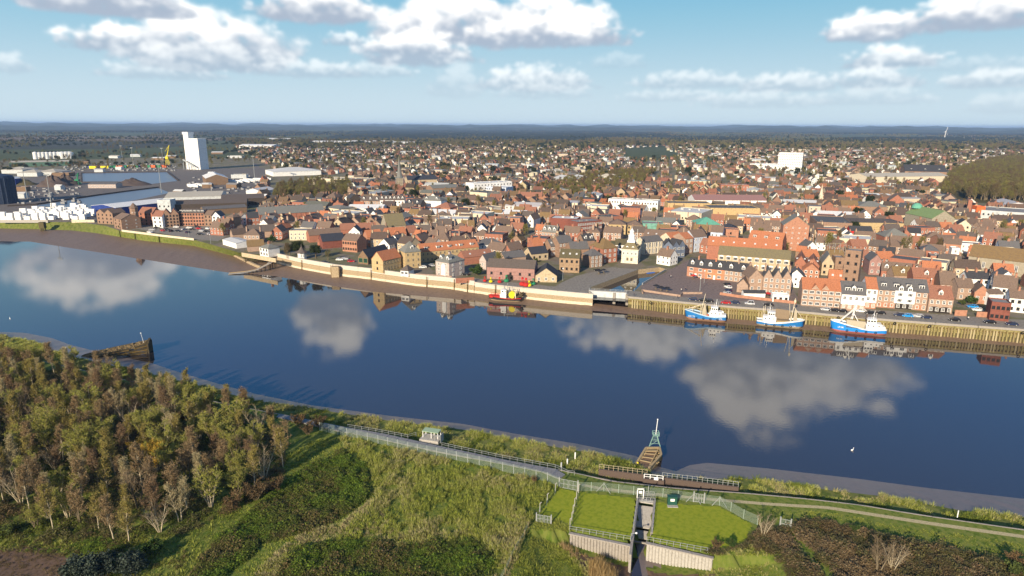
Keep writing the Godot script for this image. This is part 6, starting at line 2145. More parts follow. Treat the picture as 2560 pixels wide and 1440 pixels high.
	# rails on the channel walls
	for q in [-1, 1]:
		rr = thing("channel_rail", "thin rail on the %s wall of the sluice channel" % ("right" if q > 0 else "left"), "railing")
		var p0: Vector3 = a3 + right * q * 1.95
		var p1: Vector3 = p0 + dirv * 12.0
		rail_run(rr, [V2(p0.x, p0.z), V2(p1.x, p1.z)], 4.1, 1.0, 2.0, "steel", 0.05)
	# screen platform at the head of the channel
	o = thing("screen_platform", "pale steel screen platform at the head of the sluice channel", "platform", a3 + V3(0, 4.0, -0.3), -0.1)
	s = begin()
	for k in 9:
		box(s, V3(-1.8 + k * 0.45, 0.05, 0), V3(0.12, 0.1, 2.2))
	box(s, V3(0, 0.05, 1.1), V3(4.0, 0.14, 0.1))
	box(s, V3(0, 0.05, -1.1), V3(4.0, 0.14, 0.1))
	obj("grating", s, "steel_light", o)
	for x in [-1.9, -0.9, 0.0, 0.9, 1.9]:
		s = begin()
		bar(s, V3(x, 0, -1.0), V3(x, 1.2, -1.0), 0.08)
		bar(s, V3(x, 0, 1.1), V3(x, 0.9, 1.1), 0.08)
		obj("post", s, "steel_light", o)
	s = begin()
	for y in [0.6, 1.2]:
		bar(s, V3(-1.9, y, -1.0), V3(1.9, y, -1.0), 0.07)
	bar(s, V3(-1.9, 0.9, 1.1), V3(1.9, 0.9, 1.1), 0.07)
	bar(s, V3(0.5, 0, -0.5), V3(0.5, 3.0, -0.5), 0.1)
	obj("rail", s, "steel_light", o)
	o = thing("sign_frame", "white framed warning board at the head of the channel", "sign", V3(29.3, 4, -132.3) + V3(0, 0, 0.4), 0.0)
	s = begin()
	for x in [-0.7, 0.7]:
		box(s, V3(x, 1.2, 0), V3(0.22, 2.4, 0.16))
	box(s, V3(0, 2.35, 0), V3(1.6, 0.22, 0.16))
	obj("frame", s, "frame_white", o)
	s = begin()
	box(s, V3(0, 1.55, 0.0), V3(0.7, 0.6, 0.06))
	obj("board", s, "frame_white", o)
	o = thing("control_kiosk", "dark green control kiosk with white notice beside the right lawn", "kiosk", V3(35.9, 4, -129.5), -0.05)
	s = begin()
	box(s, V3(0, 1.0, 0), V3(2.0, 2.0, 1.0))
	box(s, V3(0, 2.05, 0), V3(2.2, 0.12, 1.2))
	obj("cabinet", s, "kiosk_green", o)
	s = begin()
	box(s, V3(0, 1.35, 0.51), V3(0.9, 0.6, 0.03))
	obj("notice", s, "frame_white", o)
	s = begin()
	box(s, V3(0, 0.02, 0.9), V3(2.3, 0.25, 1.0))
	obj("plinth", s, "concrete_pale", o)
	o = thing("lamp_arm", "white lamp on a bracket at the lower left end of the channel", "lamp", V3(24.5, 4, -116.5))
	s = begin()
	tube(s, Vector3.ZERO, V3(0, 1.6, 0), 0.07, 0.06, 6)
	bar(s, V3(0, 1.5, 0), V3(0.9, 1.6, 0), 0.08)
	obj("bracket", s, "steel", o)
	s = begin()
	lathe(s, [V2(0.02, 0.0), V2(0.22, 0.1), V2(0.22, 0.3), V2(0.02, 0.4)], 8, Transform3D(Basis(), V3(1.0, 1.45, 0)))
	obj("lamp_head", s, "frame_white", o)
	# sheet pile walls, pile by pile
	var pw := [[V2(12.2, -118.7), V2(24.3, -114.6), "left sheet pile retaining wall with dark joints below the left lawn", "concrete"], [V2(27.5, -115.5), V2(39.5, -110.9), "right sheet pile retaining wall with scalloped foot below the right lawn", "concrete_pale"]]
	for w in pw:
		o = thing("sheet_pile_wall", w[2], "retaining wall")
		var d: float = w[0].distance_to(w[1])
		var n := int(d / 0.62)
		var turn := atan2(-(w[1].y - w[0].y), w[1].x - w[0].x)
		s = begin()
		prism(s, [V2(-0.31, -1.6), V2(-0.31, 3.0), V2(0.31, 3.0), V2(0.31, -1.6)], -0.35, -0.12)
		prism(s, [V2(-0.2, -1.6), V2(-0.2, 2.98), V2(0.2, 2.98), V2(0.2, -1.6)], -0.12, 0.1)
		var pm := mesh_of(s, w[3])
		for k in n:
			var v: Vector2 = w[0].lerp(w[1], (k + 0.5) / n)
			put("pile", pm, o, V3(v.x, 1.0 + rf(-0.08, 0.08), v.y), turn)
		s = begin()
		wall_run(s, [w[0], w[1]], 3.9, 4.12, 0.75)
		obj("capping", s, "concrete", o)
	# wing walls by the river
	var wing := [[V3(21.6, 4.2, -144.5), V3(32.8, 4.2, -141.8), "left rusty brown wing wall with railing near the beacon wreck"], [V3(36.2, 4.2, -140.7), V3(53.1, 4.2, -136.6), "right rusty brown wing wall with railing beside the grey mud bank"]]
	for w in wing:
		o = thing("wing_wall", w[2], "retaining wall")
		s = begin()
		wall_run(s, [V2(w[0].x, w[0].z), V2(w[1].x, w[1].z)], -0.5, 4.2, 0.5)
		obj("wall", s, "rust", o)
		rail_run(o, [V2(w[0].x, w[0].z), V2(w[1].x, w[1].z)], 4.2, 1.25, 1.15, "frame_stone" if w[2].begins_with("left") else "steel_light", 0.07)
	o = thing("outfall_gate", "small white railed outfall gate between the brown wing walls", "gate", V3(34, 4, -140), -0.2)
	s = begin()
	box(s, V3(0, -1.2, 0), V3(5.0, 2.6, 0.8))
	obj("gate_wall", s, "rust", o)
	s = begin()
	for x in [-2.2, -0.8, 0.8, 2.2]:
		bar(s, V3(x, 0, 0), V3(x, 1.2, 0), 0.14)
	for y in [0.6, 1.2]:
		bar(s, V3(-2.2, y, 0), V3(2.2, y, 0), 0.1)
	box(s, V3(0.6, 0.3, 0.2), V3(1.0, 0.5, 0.3))
	obj("rail", s, "frame_white", o)
	# shelter by the walk
	o = thing("shelter", "open green roofed shelter on the paved walk at the riverside", "shelter", V3(-21.8, 4, -158.3), -0.28)
	s = begin()
	box(s, V3(-0.3, 2.35, -2.3), V3(4.6, 0.14, 2.4))
	obj("roof", s, "roof_pale_green", o)
	for x in [-2.4, 0.0, 1.9]:
		for z in [-3.3, -1.3]:
			s = begin()
			box(s, V3(x, 1.15, z), V3(0.14, 2.3, 0.14))
			obj("post", s, "frame_white", o)
	s = begin()
	box(s, V3(-0.2, 0.1, -1.8), V3(5.4, 0.9, 3.6))
	obj("platform", s, "concrete_pale", o)
	s = begin()
	box(s, V3(3.0, 1.1, -1.4), V3(0.1, 2.2, 2.2))
	box(s, V3(2.2, 1.9, -0.4), V3(1.7, 0.1, 0.1))
	box(s, V3(1.4, 1.0, -0.4), V3(0.1, 1.9, 0.1))
	obj("side_screen", s, "steel_light", o)
	# white marker posts
	var mk := [V3(12.6, 2.6, -148.1), V3(14.3, 2.4, -150.4), V3(16.7, 2, -154.5)]
	for k in 3:
		s = begin()
		tube(s, V3(0, -0.6, 0), V3(0, 1.25, 0), 0.17, 0.17, 8)
		tag(put("marker_post", mesh_of(s, "frame_white"), null, mk[k]), "short white marker post on the riverside grass, %s the path" % ["nearest", "second from", "farthest from"][k], "post", "white marker posts")
	var mp := begin()
	tube(mp, V3(0, -0.4, 0), V3(0, 1.3, 0), 0.1, 0.1, 7)
	tag(put("marker_post", mesh_of(mp, "frame_white"), null, V3(97.6, 3.6, -126.2)), "thin white post on the flood wall at the far right", "post")
	wrecks()

func wrecks():
	# wreck with beacon
	var o := thing("beacon_wreck", "yellowed timber barge wreck filled with mud beside the sluice outfall", "wreck")
	var p := [V3(32.1, 1.5, -151.8), V3(36.1, 2.4, -158.9), V3(39.7, 2.4, -159), V3(39.4, 2.2, -155.6), V3(35, 1.6, -149.6)]
	var foot := [V3(32.2, 0.2, -152.1), V3(36.6, -0.4, -162.2), V3(41.1, -0.4, -162.5), V3(40.6, -0.4, -158.3), V3(36.9, -0.2, -150.8)]
	for k in 4:
		var n := 4
		for j in n:
			var s := begin()
			var a: Vector3 = foot[k].lerp(p[k], (j + 0.06) / n)
			var b: Vector3 = foot[k + 1].lerp(p[k + 1], (j + 0.06) / n)
			var c: Vector3 = foot[k + 1].lerp(p[k + 1], (j + 0.9) / n)
			var d: Vector3 = foot[k].lerp(p[k], (j + 0.9) / n)
			var inw: Vector3 = ((p[0] + p[2] + p[4]) / 3.0 - (a + b) / 2.0)
			inw.y = 0
			inw = inw.normalized() * 0.3
			hexa(s, [a, b, b + inw, a + inw, d, c, c + inw, d + inw])
			obj("plank", s, "weed_wood" if j < 2 else "old_wood", o)
	for k in 4:
		var s := begin()
		bar(s, p[k], p[k + 1], 0.55, 0.3)
		obj("gunwale", s, "old_wood", o)
	for t in [0.12, 0.3, 0.5, 0.7]:
		var s := begin()
		bar(s, p[1].lerp(p[0], t) + V3(0, -0.25, 0), p[2].lerp(p[4], t) + V3(0, -0.25, 0), 0.35 if t > 0.2 else 0.9, 0.2)
		obj("beam", s, "old_wood", o)
	var s := begin()
	for k in 22:
		var a: Vector3 = p[2].lerp(p[4], k / 22.0)
		bar(s, a + V3(-0.15, 0.1, 0), a + V3(rf(-0.5, -0.2), -rf(0.5, 0.9), rf(-0.1, 0.1)), 0.22)
		var b: Vector3 = p[1].lerp(p[0], k / 22.0)
		bar(s, b + V3(0.15, 0.0, 0), b + V3(rf(0.3, 0.6), -rf(0.5, 0.9), 0.1), 0.2)
	for k in 40:
		var a: Vector3 = p[2].lerp(p[4], rf(0.0, 1.0))
		var b: Vector3 = foot[2].lerp(foot[4], rf(0.0, 1.0))
		var m := a.lerp(b, rf(0.15, 0.8))
		box(s, m + V3(rf(0, 0.5), 0, rf(0, 0.3)), V3(rf(0.15, 0.4), rf(0.12, 0.3), rf(0.15, 0.4)))
	obj("frames", s, "old_wood", o).set_meta("kind", "stuff")
	s = begin()
	tri(s, p[0] + V3(0.2, -0.5, 0), p[1] + V3(0, -0.9, 0), p[2] + V3(0, -0.9, 0))
	tri(s, p[0] + V3(0.2, -0.5, 0), p[2] + V3(0, -0.9, 0), p[4] + V3(0, -0.6, 0))
	obj("mud_fill", s, "mud", o)
	s = begin()
	lathe(s, [V2(0.02, 0), V2(0.25, 0.12), V2(0.28, 0.3), V2(0.2, 0.5), V2(0.02, 0.56)], 10, Transform3D(Basis(), p[0] + V3(0.5, -0.2, -0.4)))
	obj("float", s, "yellow_paint", o)
	var base := V3(38.7, 2.4, -160.3)
	var b2 := thing("beacon", "pale green lattice beacon with thin white mast on the barge wreck", "beacon", base)
	var legs := [[-1.7, 0.6], [1.4, 0.5], [1.4, -1.2], [-0.6, -1.2]]
	for l in legs:
		s = begin()
		bar(s, V3(l[0], -0.3, l[1]), V3(l[0] * 0.32, 3.0, l[1] * 0.32), 0.13)
		obj("leg", s, "copper_green", b2)
	s = begin()
	for k in 4:
		var a: Array = legs[k]
		var c: Array = legs[(k + 1) % 4]
		for y in [0.25, 0.6]:
			var f: float = 1.0 - 0.68 * y
			bar(s, V3(a[0] * f, 3.0 * y, a[1] * f), V3(c[0] * f, 3.0 * y, c[1] * f), 0.07)
		bar(s, V3(a[0], 0, a[1]), V3(c[0] * 0.6, 1.8, c[1] * 0.6), 0.06)
	obj("bracing", s, "copper_green", b2)
	s = begin()
	box(s, V3(0.1, 3.05, 0), V3(1.6, 0.12, 1.5))
	for q in [[-0.7, -0.65], [0.9, -0.65], [0.9, 0.65], [-0.7, 0.65]]:
		bar(s, V3(q[0], 3.05, q[1]), V3(q[0], 4.0, q[1]), 0.08)
	for y in [3.5, 4.0]:
		bar(s, V3(-0.7, y, -0.65), V3(0.9, y, -0.65), 0.07)
		bar(s, V3(-0.7, y, 0.65), V3(0.9, y, 0.65), 0.07)
		bar(s, V3(-0.7, y, -0.65), V3(-0.7, y, 0.65), 0.07)
		bar(s, V3(0.9, y, -0.65), V3(0.9, y, 0.65), 0.07)
	obj("platform", s, "copper_green", b2)
	s = begin()
	tube(s, V3(0.1, 3.0, 0), V3(0.35, 7.4, 0), 0.1, 0.08, 7)
	lathe(s, [V2(0.03, 0), V2(0.16, 0.1), V2(0.16, 0.3), V2(0.02, 0.4)], 8, Transform3D(Basis(), V3(0.35, 7.35, 0)))
	obj("mast", s, "frame_white", b2)
	# long wreck on the left
	o = thing("rubble_wreck", "dark timber hulk heaped with mossy rubble at the wooded bank", "wreck")
	var r0 := V3(-139.9, 0, -237.4)
	var l0 := V3(-160.4, 0, -229.2)
	var axis := (l0 - r0).normalized()
	var across := V3(axis.z, 0, -axis.x)
	if across.z < 0:
		across = -across
	var long := r0.distance_to(l0)
	var rows := []
	for i in 15:
		var t := i / 14.0
		var c := r0.lerp(l0, t) - across * 2.4
		var top: float = lerpf(4.4, 1.3, pow(t, 0.8))
		var half: float = lerpf(2.4, 3.2, sin(t * PI)) * (1.0 if t < 0.8 else lerpf(1.0, 0.5, (t - 0.8) / 0.2))
		rows.append([c, top, half])
	for j in 6:
		for side in [-1, 1]:
			s = begin()
			for i in 14:
				var q0 := []
				for q in [rows[i], rows[i + 1]]:
					var f0 := j / 6.0 + 0.02
					var f1 := (j + 0.84 + rf(-0.1, 0.1)) / 6.0
					var bulge0: float = q[2] * (0.75 + 0.3 * f0)
					var bulge1: float = q[2] * (0.75 + 0.3 * f1)
					q0.append([q[0] + across * side * bulge0 + V3(0, lerpf(-0.4, q[1], f0), 0), q[0] + across * side * bulge1 + V3(0, lerpf(-0.4, q[1], f1), 0)])
				var inw: Vector3 = across * side * -0.25
				if rf(0, 1) < 0.12 and j > 2:
					continue
				hexa(s, [q0[0][0], q0[1][0], q0[1][0] + inw, q0[0][0] + inw, q0[0][1], q0[1][1], q0[1][1] + inw, q0[0][1] + inw])
			obj("plank", s, "weed_wood" if j % 2 == 0 else "old_wood_dark", o)
	s = begin()
	for side in [-1, 1]:
		bar(s, rows[0][0] + across * side * 2.2 + V3(0, -0.4, 0), rows[0][0] + across * side * 2.7 + V3(0, 4.7, 0), 0.5)
	box(s, rows[0][0] + V3(0, 1.9, 0), V3(0.5, 4.8, 4.4), Transform3D())
	bar(s, rows[0][0] + across * -2.8 + V3(0.4, 4.5, 0), rows[0][0] + across * 2.8 + V3(0.4, 4.6, 0), 0.6)
	obj("stern", s, "old_wood_dark", o)
	s = begin()
	for i in 14:
		var q: Array = rows[i]
		var n: Array = rows[i + 1]
		quad(s, q[0] + across * q[2] + V3(0, q[1] - 0.7, 0), q[0] - across * q[2] + V3(0, q[1] - 0.5, 0), n[0] - across * n[2] + V3(0, n[1] - 0.5, 0), n[0] + across * n[2] + V3(0, n[1] - 0.7, 0))
	obj("rubble_bed", s, "rubble", o)
	s = begin()
	for k in 420:
		var i := rng.randi() % 14
		var q: Array = rows[i]
		var n: Array = rows[i + 1]
		var f := rf(0, 1)
		var c: Vector3 = q[0].lerp(n[0], f) + across * q[2] * rf(-1, 1)
		c.y = lerpf(q[1], n[1], f) - rf(0.2, 0.75)
		var z := rf(0.15, 0.6)
		box(s, Vector3.ZERO, V3(z * rf(0.7, 1.8), z * 0.7, z), Transform3D(Basis.from_euler(V3(rf(-0.6, 0.6), rf(0, 3), rf(-0.6, 0.6))), c))
	obj("rubble", s, "rubble", o).set_meta("kind", "stuff")
	s = begin()
	tube(s, rows[1][0] + V3(0, 3.5, 0), rows[1][0] + V3(-0.6, 7.6, 0), 0.07, 0.05, 6)
	lathe(s, [V2(0.02, 0), V2(0.2, 0.1), V2(0.2, 0.35), V2(0.02, 0.45)], 8, Transform3D(Basis(), rows[1][0] + V3(-0.6, 7.5, 0)))
	obj("marker_pole", s, "frame_white", o)
	# ferry jetty
	o = thing("ferry_jetty", "long sloping timber jetty reaching from the ferry house to the water", "jetty")
	var jp := [V3(-145.8, 5.6, -393.3), V3(-146.7, 4.4, -384.6), V3(-152.6, 1.6, -379.3), V3(-158.4, 0.7, -376.6), V3(-167.1, 0.2, -374.2)]
	for k in 4:
		s = begin()
		bar(s, jp[k], jp[k + 1], 2.6, 0.25)
		obj("deck", s, "concrete", o)
		s = begin()
		bar(s, jp[k] + V3(0, 0.3, -1.2), jp[k + 1] + V3(0, 0.3, -1.2), 0.15, 0.5)
		obj("kerb", s, "old_wood", o)
	for t in 9:
		var f := t / 3.0
		var k := int(minf(f, 2.0))
		var v: Vector3 = jp[k].lerp(jp[k + 1], f - k)
		s = begin()
		for q in [-1.1, 1.1]:
			bar(s, V3(v.x, -0.5, v.z + q), v + V3(0, -0.1, q), 0.3)
		bar(s, v + V3(0, -0.4, -1.2), v + V3(0, -0.4, 1.2), 0.25)
		obj("trestle", s, "old_wood_dark", o)
	o = thing("timber_staging", "dark timber staging of piles left of the ferry jetty", "staging", V3(-159.7, 2, -404.3))
	for k in 16:
		s = begin()
		tube(s, V3(-9.5 + k * 1.2, -2.0, rf(-1, 1)), V3(-9.5 + k * 1.2, rf(1.6, 2.6), rf(-1, 1)), 0.2, 0.16, 6)
		obj("pile", s, "old_wood_dark", o)
	s = begin()
	for z in [-1.2, 1.2]:
		bar(s, V3(-10, 1.4, z), V3(9, 1.6, z), 0.3)
		bar(s, V3(-10, 0.2, z), V3(9, 0.4, z), 0.25)
	box(s, V3(3, 2.0, 0), V3(11, 0.2, 2.4))
	obj("beams", s, "old_wood_dark", o)
	# stone causeway at the beach
	s = begin()
	wall_run(s, [V2(-185.2, -426.1), V2(-172.3, -410.5), V2(-158.1, -393.6), V2(-153.5, -389)], 0.0, 2.0, 1.4)
	tag(obj("stone_slope", s, "quay_stone"), "broken stone slope at the top of the beach left of the jetty", "slope")
	# old dolphin and timber remains at the left end of the far bank
	o = thing("timber_dolphin", "dark weedy timber dolphin standing on the far left mud", "dolphin", V3(-382.3, 1.5, -526.3))
	for q in [[-1.5, -1.0], [1.5, -1.0], [1.2, 1.2], [-1.2, 1.2], [0, 0]]:
		s = begin()
		tube(s, V3(q[0], -2, q[1]), V3(q[0] * 0.6, 6.5, q[1] * 0.6), 0.45, 0.38, 7)
		obj("pile", s, "pile_dark", o)
	s = begin()
	box(s, V3(0, 4.0, 0), V3(4.2, 5.0, 3.0))
	obj("facing", s, "pile_dark", o)

# ---- trees
# returns a node with a trunk mesh and a crown mesh
func grow(seed_: int, h: float, stems: int, r0: float, lean: float, first: float, reach: float, branches: int, twigs: int, buds: int, bud: float, tone: Color, twig_tone: Color, bark: String, up := 0.9) -> Array:
	var r := RandomNumberGenerator.new()
	r.seed = seed_
	var s := begin()
	s.set_smooth_group(0)
	var c := begin()
	for st in stems:
		var a0 := TAU * st / stems + r.randf_range(-0.4, 0.4)
		var out := V3(cos(a0), 0, sin(a0)) * (lean * r.randf_range(0.6, 1.2) if stems > 1 else lean)
		var p := V3(cos(a0), 0, sin(a0)) * (0.25 if stems > 1 else 0.0) + V3(0, -0.3, 0)
		var hh := h * r.randf_range(0.8, 1.0) if stems > 1 else h
		var pts := [p]
		var n := 6
		for k in n:
			var q: Vector3 = pts[-1] + (out * (0.6 + 0.5 * k / n) + V3(r.randf_range(-0.07, 0.07), 1.0, r.randf_range(-0.07, 0.07))).normalized() * hh / n
			pts.append(q)
		var rad := r0 / sqrt(stems)
		for k in n:
			tube(s, pts[k], pts[k + 1], rad * pow(1.0 - k / float(n), 0.8) + 0.015, rad * pow(1.0 - (k + 1) / float(n), 0.8) + 0.012, 5, false)
		var nb := int(branches / stems)
		for b in nb:
			var t := lerpf(first, 0.98, pow((b + r.randf()) / nb, 0.8))
			var k := mini(int(t * n), n - 1)
			var at: Vector3 = pts[k].lerp(pts[k + 1], t * n - k)
			var a := r.randf() * TAU
			# fuller below the middle of the crown, thin at its top
			var f := (t - first) / (1.0 - first)
			var l := reach * (0.35 + sin(minf(f * 1.25 + 0.25, 1.0) * PI * 0.62 + 0.55) * 0.75) * r.randf_range(0.6, 1.15) * (1.0 - 0.55 * f)
			var d := (V3(cos(a), up * r.randf_range(0.6, 1.3), sin(a))).normalized()
			var mid := at + d * l * 0.5
			d = (d + V3(0, 0.35, 0)).normalized()
			var tip := mid + d * l * 0.5
			var br := maxf(rad * 0.28 * (1.0 - t) + 0.02, 0.018)
			tube(s, at, mid, br, br * 0.65, 3, false)
			tube(s, mid, tip, br * 0.65, 0.008, 3, false)
			for w in twigs:
				var q := r.randf_range(0.25, 1.0)
				var o := at.lerp(mid, q * 2.0) if q < 0.5 else mid.lerp(tip, q * 2.0 - 1.0)
				var e := (d * 0.7 + V3(r.randf_range(-1, 1), r.randf_range(-0.3, 1.2), r.randf_range(-1, 1))).normalized() * r.randf_range(0.35, 1.0) * (0.5 + reach * 0.22)
				var sd := e.cross(V3(r.randf_range(-1, 1), r.randf_range(-1, 1), r.randf_range(-1, 1))).normalized() * 0.021
				var v := r.randf_range(0.7, 1.25)
				c.set_color(Color(twig_tone.r * v, twig_tone.g * v, twig_tone.b * v))
				tri(c, o - sd, o + e, o + sd)
				for m in buds:
					var g := o + e * r.randf_range(0.3, 1.05)
					var n1 := V3(r.randf_range(-1, 1), r.randf_range(-1, 1), r.randf_range(-1, 1)).normalized()
					var n2 := n1.cross(V3(r.randf_range(-1, 1), r.randf_range(-1, 1), r.randf_range(-1, 1))).normalized()
					var z := bud * r.randf_range(0.6, 1.4)
					v = r.randf_range(0.6, 1.4)
					c.set_color(Color(tone.r * v * r.randf_range(0.9, 1.12), tone.g * v, tone.b * v))
					tri(c, g - n1 * z, g + n2 * z * 0.8, g + n1 * z)
					tri(c, g - n1 * z, g + n1 * z, g - n2 * z * 0.6)
	return [mesh_of(s, bark), mesh_of(c, "leafage")]

# dense leafy crown in clumps
func leafy(seed_: int, h: float, w: float, clumps: int, leaves: int, size: float, tone: Color, bark: String, low := 0.25) -> Array:
	var r := RandomNumberGenerator.new()
	r.seed = seed_
	var s := begin()
	s.set_smooth_group(0)
	tube(s, V3(0, -0.3, 0), V3(0, h * 0.5, 0), w * 0.05 + 0.1, w * 0.03 + 0.05, 6, false)
	var c := begin()
	for k in clumps:
		var a := r.randf() * TAU
		var e := r.randf_range(-0.5, 1.0)
		var q := pow(r.randf(), 0.4)
		var o := V3(cos(a) * sqrt(1 - e * e * 0.8) * w * 0.42 * q, h * (low + (1 - low) * (0.42 + 0.42 * e * q)), sin(a) * sqrt(1 - e * e * 0.8) * w * 0.42 * q)
		tube(s, V3(0, h * r.randf_range(0.2, 0.5), 0), o, 0.07, 0.02, 3, false)
		var cr := w * r.randf_range(0.11, 0.2)
		var shade := r.randf_range(0.75, 1.25)
		for m in leaves:
			var d := V3(r.randf_range(-1, 1), r.randf_range(-0.8, 1), r.randf_range(-1, 1)).normalized() * cr * pow(r.randf(), 0.5)
			var g := o + d
			var n1 := V3(r.randf_range(-1, 1), r.randf_range(-0.6, 0.6), r.randf_range(-1, 1)).normalized()
			var n2 := n1.cross(V3(r.randf_range(-1, 1), r.randf_range(-1, 1), r.randf_range(-1, 1))).normalized()
			var z := size * r.randf_range(0.6, 1.4)
			var v := shade * r.randf_range(0.7, 1.35)
			c.set_color(Color(tone.r * v, tone.g * v, tone.b * v))
			tri(c, g - n1 * z, g + n2 * z * 0.8, g + n1 * z)
			tri(c, g - n1 * z, g + n1 * z, g - n2 * z * 0.8)
	return [mesh_of(s, bark), mesh_of(c, "leafage")]

var tree_kinds := {}

func plant(kind_: String, label: String, at: Vector3, turn: float, size := 1.0, group := "") -> Node3D:
	var k: Dictionary = tree_kinds[kind_]
	var v: Array = k.meshes[k.used % k.meshes.size()]
	k.used += 1
	var o := thing(k.called, label, k.category, at, turn, group)
	o.scale = Vector3.ONE * size
	put("trunk", v[0], o)
	put("crown", v[1], o)
	return o

func make_kind(kind_: String, called: String, category: String, meshes: Array):
	tree_kinds[kind_] = {"called": called, "category": category, "meshes": meshes, "used": 0}

func make_trees():
	var olive := Color(0.28, 0.235, 0.065)
	var brown := Color(0.28, 0.2, 0.105)
	var green := Color(0.29, 0.29, 0.06)
	var amber := Color(0.42, 0.28, 0.04)
	var beige := Color(0.38, 0.32, 0.18)
	var twig := Color(0.24, 0.17, 0.1)
	var pale := Color(0.38, 0.31, 0.18)
	make_kind("birch", "birch_tree", "tree", [grow(1, 10.5, 1, 0.15, 0.05, 0.25, 2.7, 66, 19, 4, 0.09, olive, twig, "bark_pale"), grow(2, 11.0, 1, 0.16, 0.08, 0.3, 2.6, 66, 19, 4, 0.09, brown, twig, "bark_pale"), grow(3, 9.8, 1, 0.15, 0.12, 0.25, 2.6, 64, 18, 4, 0.09, olive, twig, "bark_pale")])
	make_kind("brown", "alder_tree", "tree", [grow(4, 10.0, 1, 0.17, 0.06, 0.2, 3.1, 66, 19, 3, 0.09, Color(0.22, 0.145, 0.08), Color(0.2, 0.14, 0.09), "bark"), grow(5, 9.5, 2, 0.2, 0.12, 0.2, 2.9, 70, 19, 3, 0.09, brown, twig, "bark")])
	make_kind("willow", "willow_tree", "tree", [grow(6, 9.0, 8, 0.4, 0.42, 0.3, 2.7, 112, 17, 5, 0.09, green, pale, "bark_pale"), grow(7, 9.5, 7, 0.4, 0.36, 0.3, 2.9, 112, 17, 5, 0.09, green, pale, "bark")])
	make_kind("amber", "amber_willow", "tree", [grow(8, 7.0, 9, 0.3, 0.4, 0.2, 2.4, 104, 16, 5, 0.095, amber, Color(0.25, 0.16, 0.05), "bark_pale")])
	make_kind("aspen", "aspen_tree", "tree", [grow(9, 11.0, 1, 0.17, 0.04, 0.25, 2.6, 70, 22, 3, 0.08, beige, pale, "bark_pale", 1.4), grow(10, 10.0, 2, 0.2, 0.14, 0.25, 2.7, 72, 21, 3, 0.08, beige, pale, "bark_pale", 1.4)])
	make_kind("bare", "bare_tree", "tree", [grow(11, 9.0, 6, 0.36, 0.55, 0.25, 2.7, 100, 14, 0, 0.06, beige, Color(0.26, 0.2, 0.13), "bark_pale"), grow(12, 10.0, 3, 0.36, 0.4, 0.25, 3.2, 90, 16, 0, 0.06, beige, Color(0.22, 0.16, 0.1), "bark")])
	make_kind("thorn", "thorn_bush", "bush", [grow(13, 4.2, 9, 0.2, 0.7, 0.1, 1.5, 90, 11, 4, 0.1, Color(0.13, 0.09, 0.045), Color(0.14, 0.1, 0.065), "bark"), grow(14, 3.4, 8, 0.18, 0.8, 0.1, 1.4, 80, 11, 4, 0.1, Color(0.16, 0.105, 0.05), Color(0.17, 0.12, 0.08), "bark")])
	make_kind("evergreen", "evergreen_tree", "tree", [leafy(15, 11.0, 9.0, 60, 60, 0.28, Color(0.032, 0.042, 0.014), "bark_dark"), leafy(16, 9.0, 8.0, 55, 60, 0.28, Color(0.04, 0.05, 0.018), "bark_dark")])
	make_kind("shrub", "evergreen_shrub", "bush", [leafy(17, 3.4, 4.0, 30, 50, 0.17, Color(0.05, 0.085, 0.02), "bark_dark", 0.0), leafy(18, 2.8, 3.4, 26, 50, 0.16, Color(0.07, 0.09, 0.025), "bark_dark", 0.0)])
	make_kind("conifer", "low_conifer", "tree", [leafy(19, 5.0, 6.5, 50, 60, 0.2, Color(0.05, 0.065, 0.05), "bark_dark", 0.0)])
	make_kind("town", "town_tree", "tree", [grow(20, 10.0, 1, 0.3, 0.05, 0.22, 4.2, 70, 13, 2, 0.15, Color(0.14, 0.105, 0.05), twig, "bark"), grow(21, 11.0, 2, 0.35, 0.2, 0.2, 4.0, 76, 13, 2, 0.15, Color(0.15, 0.14, 0.045), twig, "bark"), grow(22, 9.0, 1, 0.3, 0.05, 0.22, 4.0, 70, 13, 2, 0.15, Color(0.19, 0.18, 0.04), twig, "bark")])
	make_kind("spruce", "spruce_tree", "tree", [spruce(23, 15.0, 7.0)])

func spruce(seed_: int, h: float, w: float) -> Array:
	var r := RandomNumberGenerator.new()
	r.seed = seed_
	var s := begin()
	tube(s, V3(0, -0.3, 0), V3(0, h, 0), 0.3, 0.03, 6, false)
	var c := begin()
	for k in 1800:
		var t := pow(r.randf(), 1.3)
		var a := r.randf() * TAU
		var q := (1.0 - t) * w * 0.5 * pow(r.randf(), 0.4)
		var g := V3(cos(a) * q, h * (0.08 + 0.92 * t) - q * 0.25, sin(a) * q)
		var d := V3(cos(a), -0.4, sin(a)) * r.randf_range(0.3, 0.7)
		var sd := V3(-sin(a), 0, cos(a)) * 0.2
		var v := r.randf_range(0.7, 1.3)
		c.set_color(Color(0.028 * v, 0.045 * v, 0.02 * v))
		tri(c, g - sd, g + d, g + sd)
	return [mesh_of(s, "bark_dark"), mesh_of(c, "leafage")]

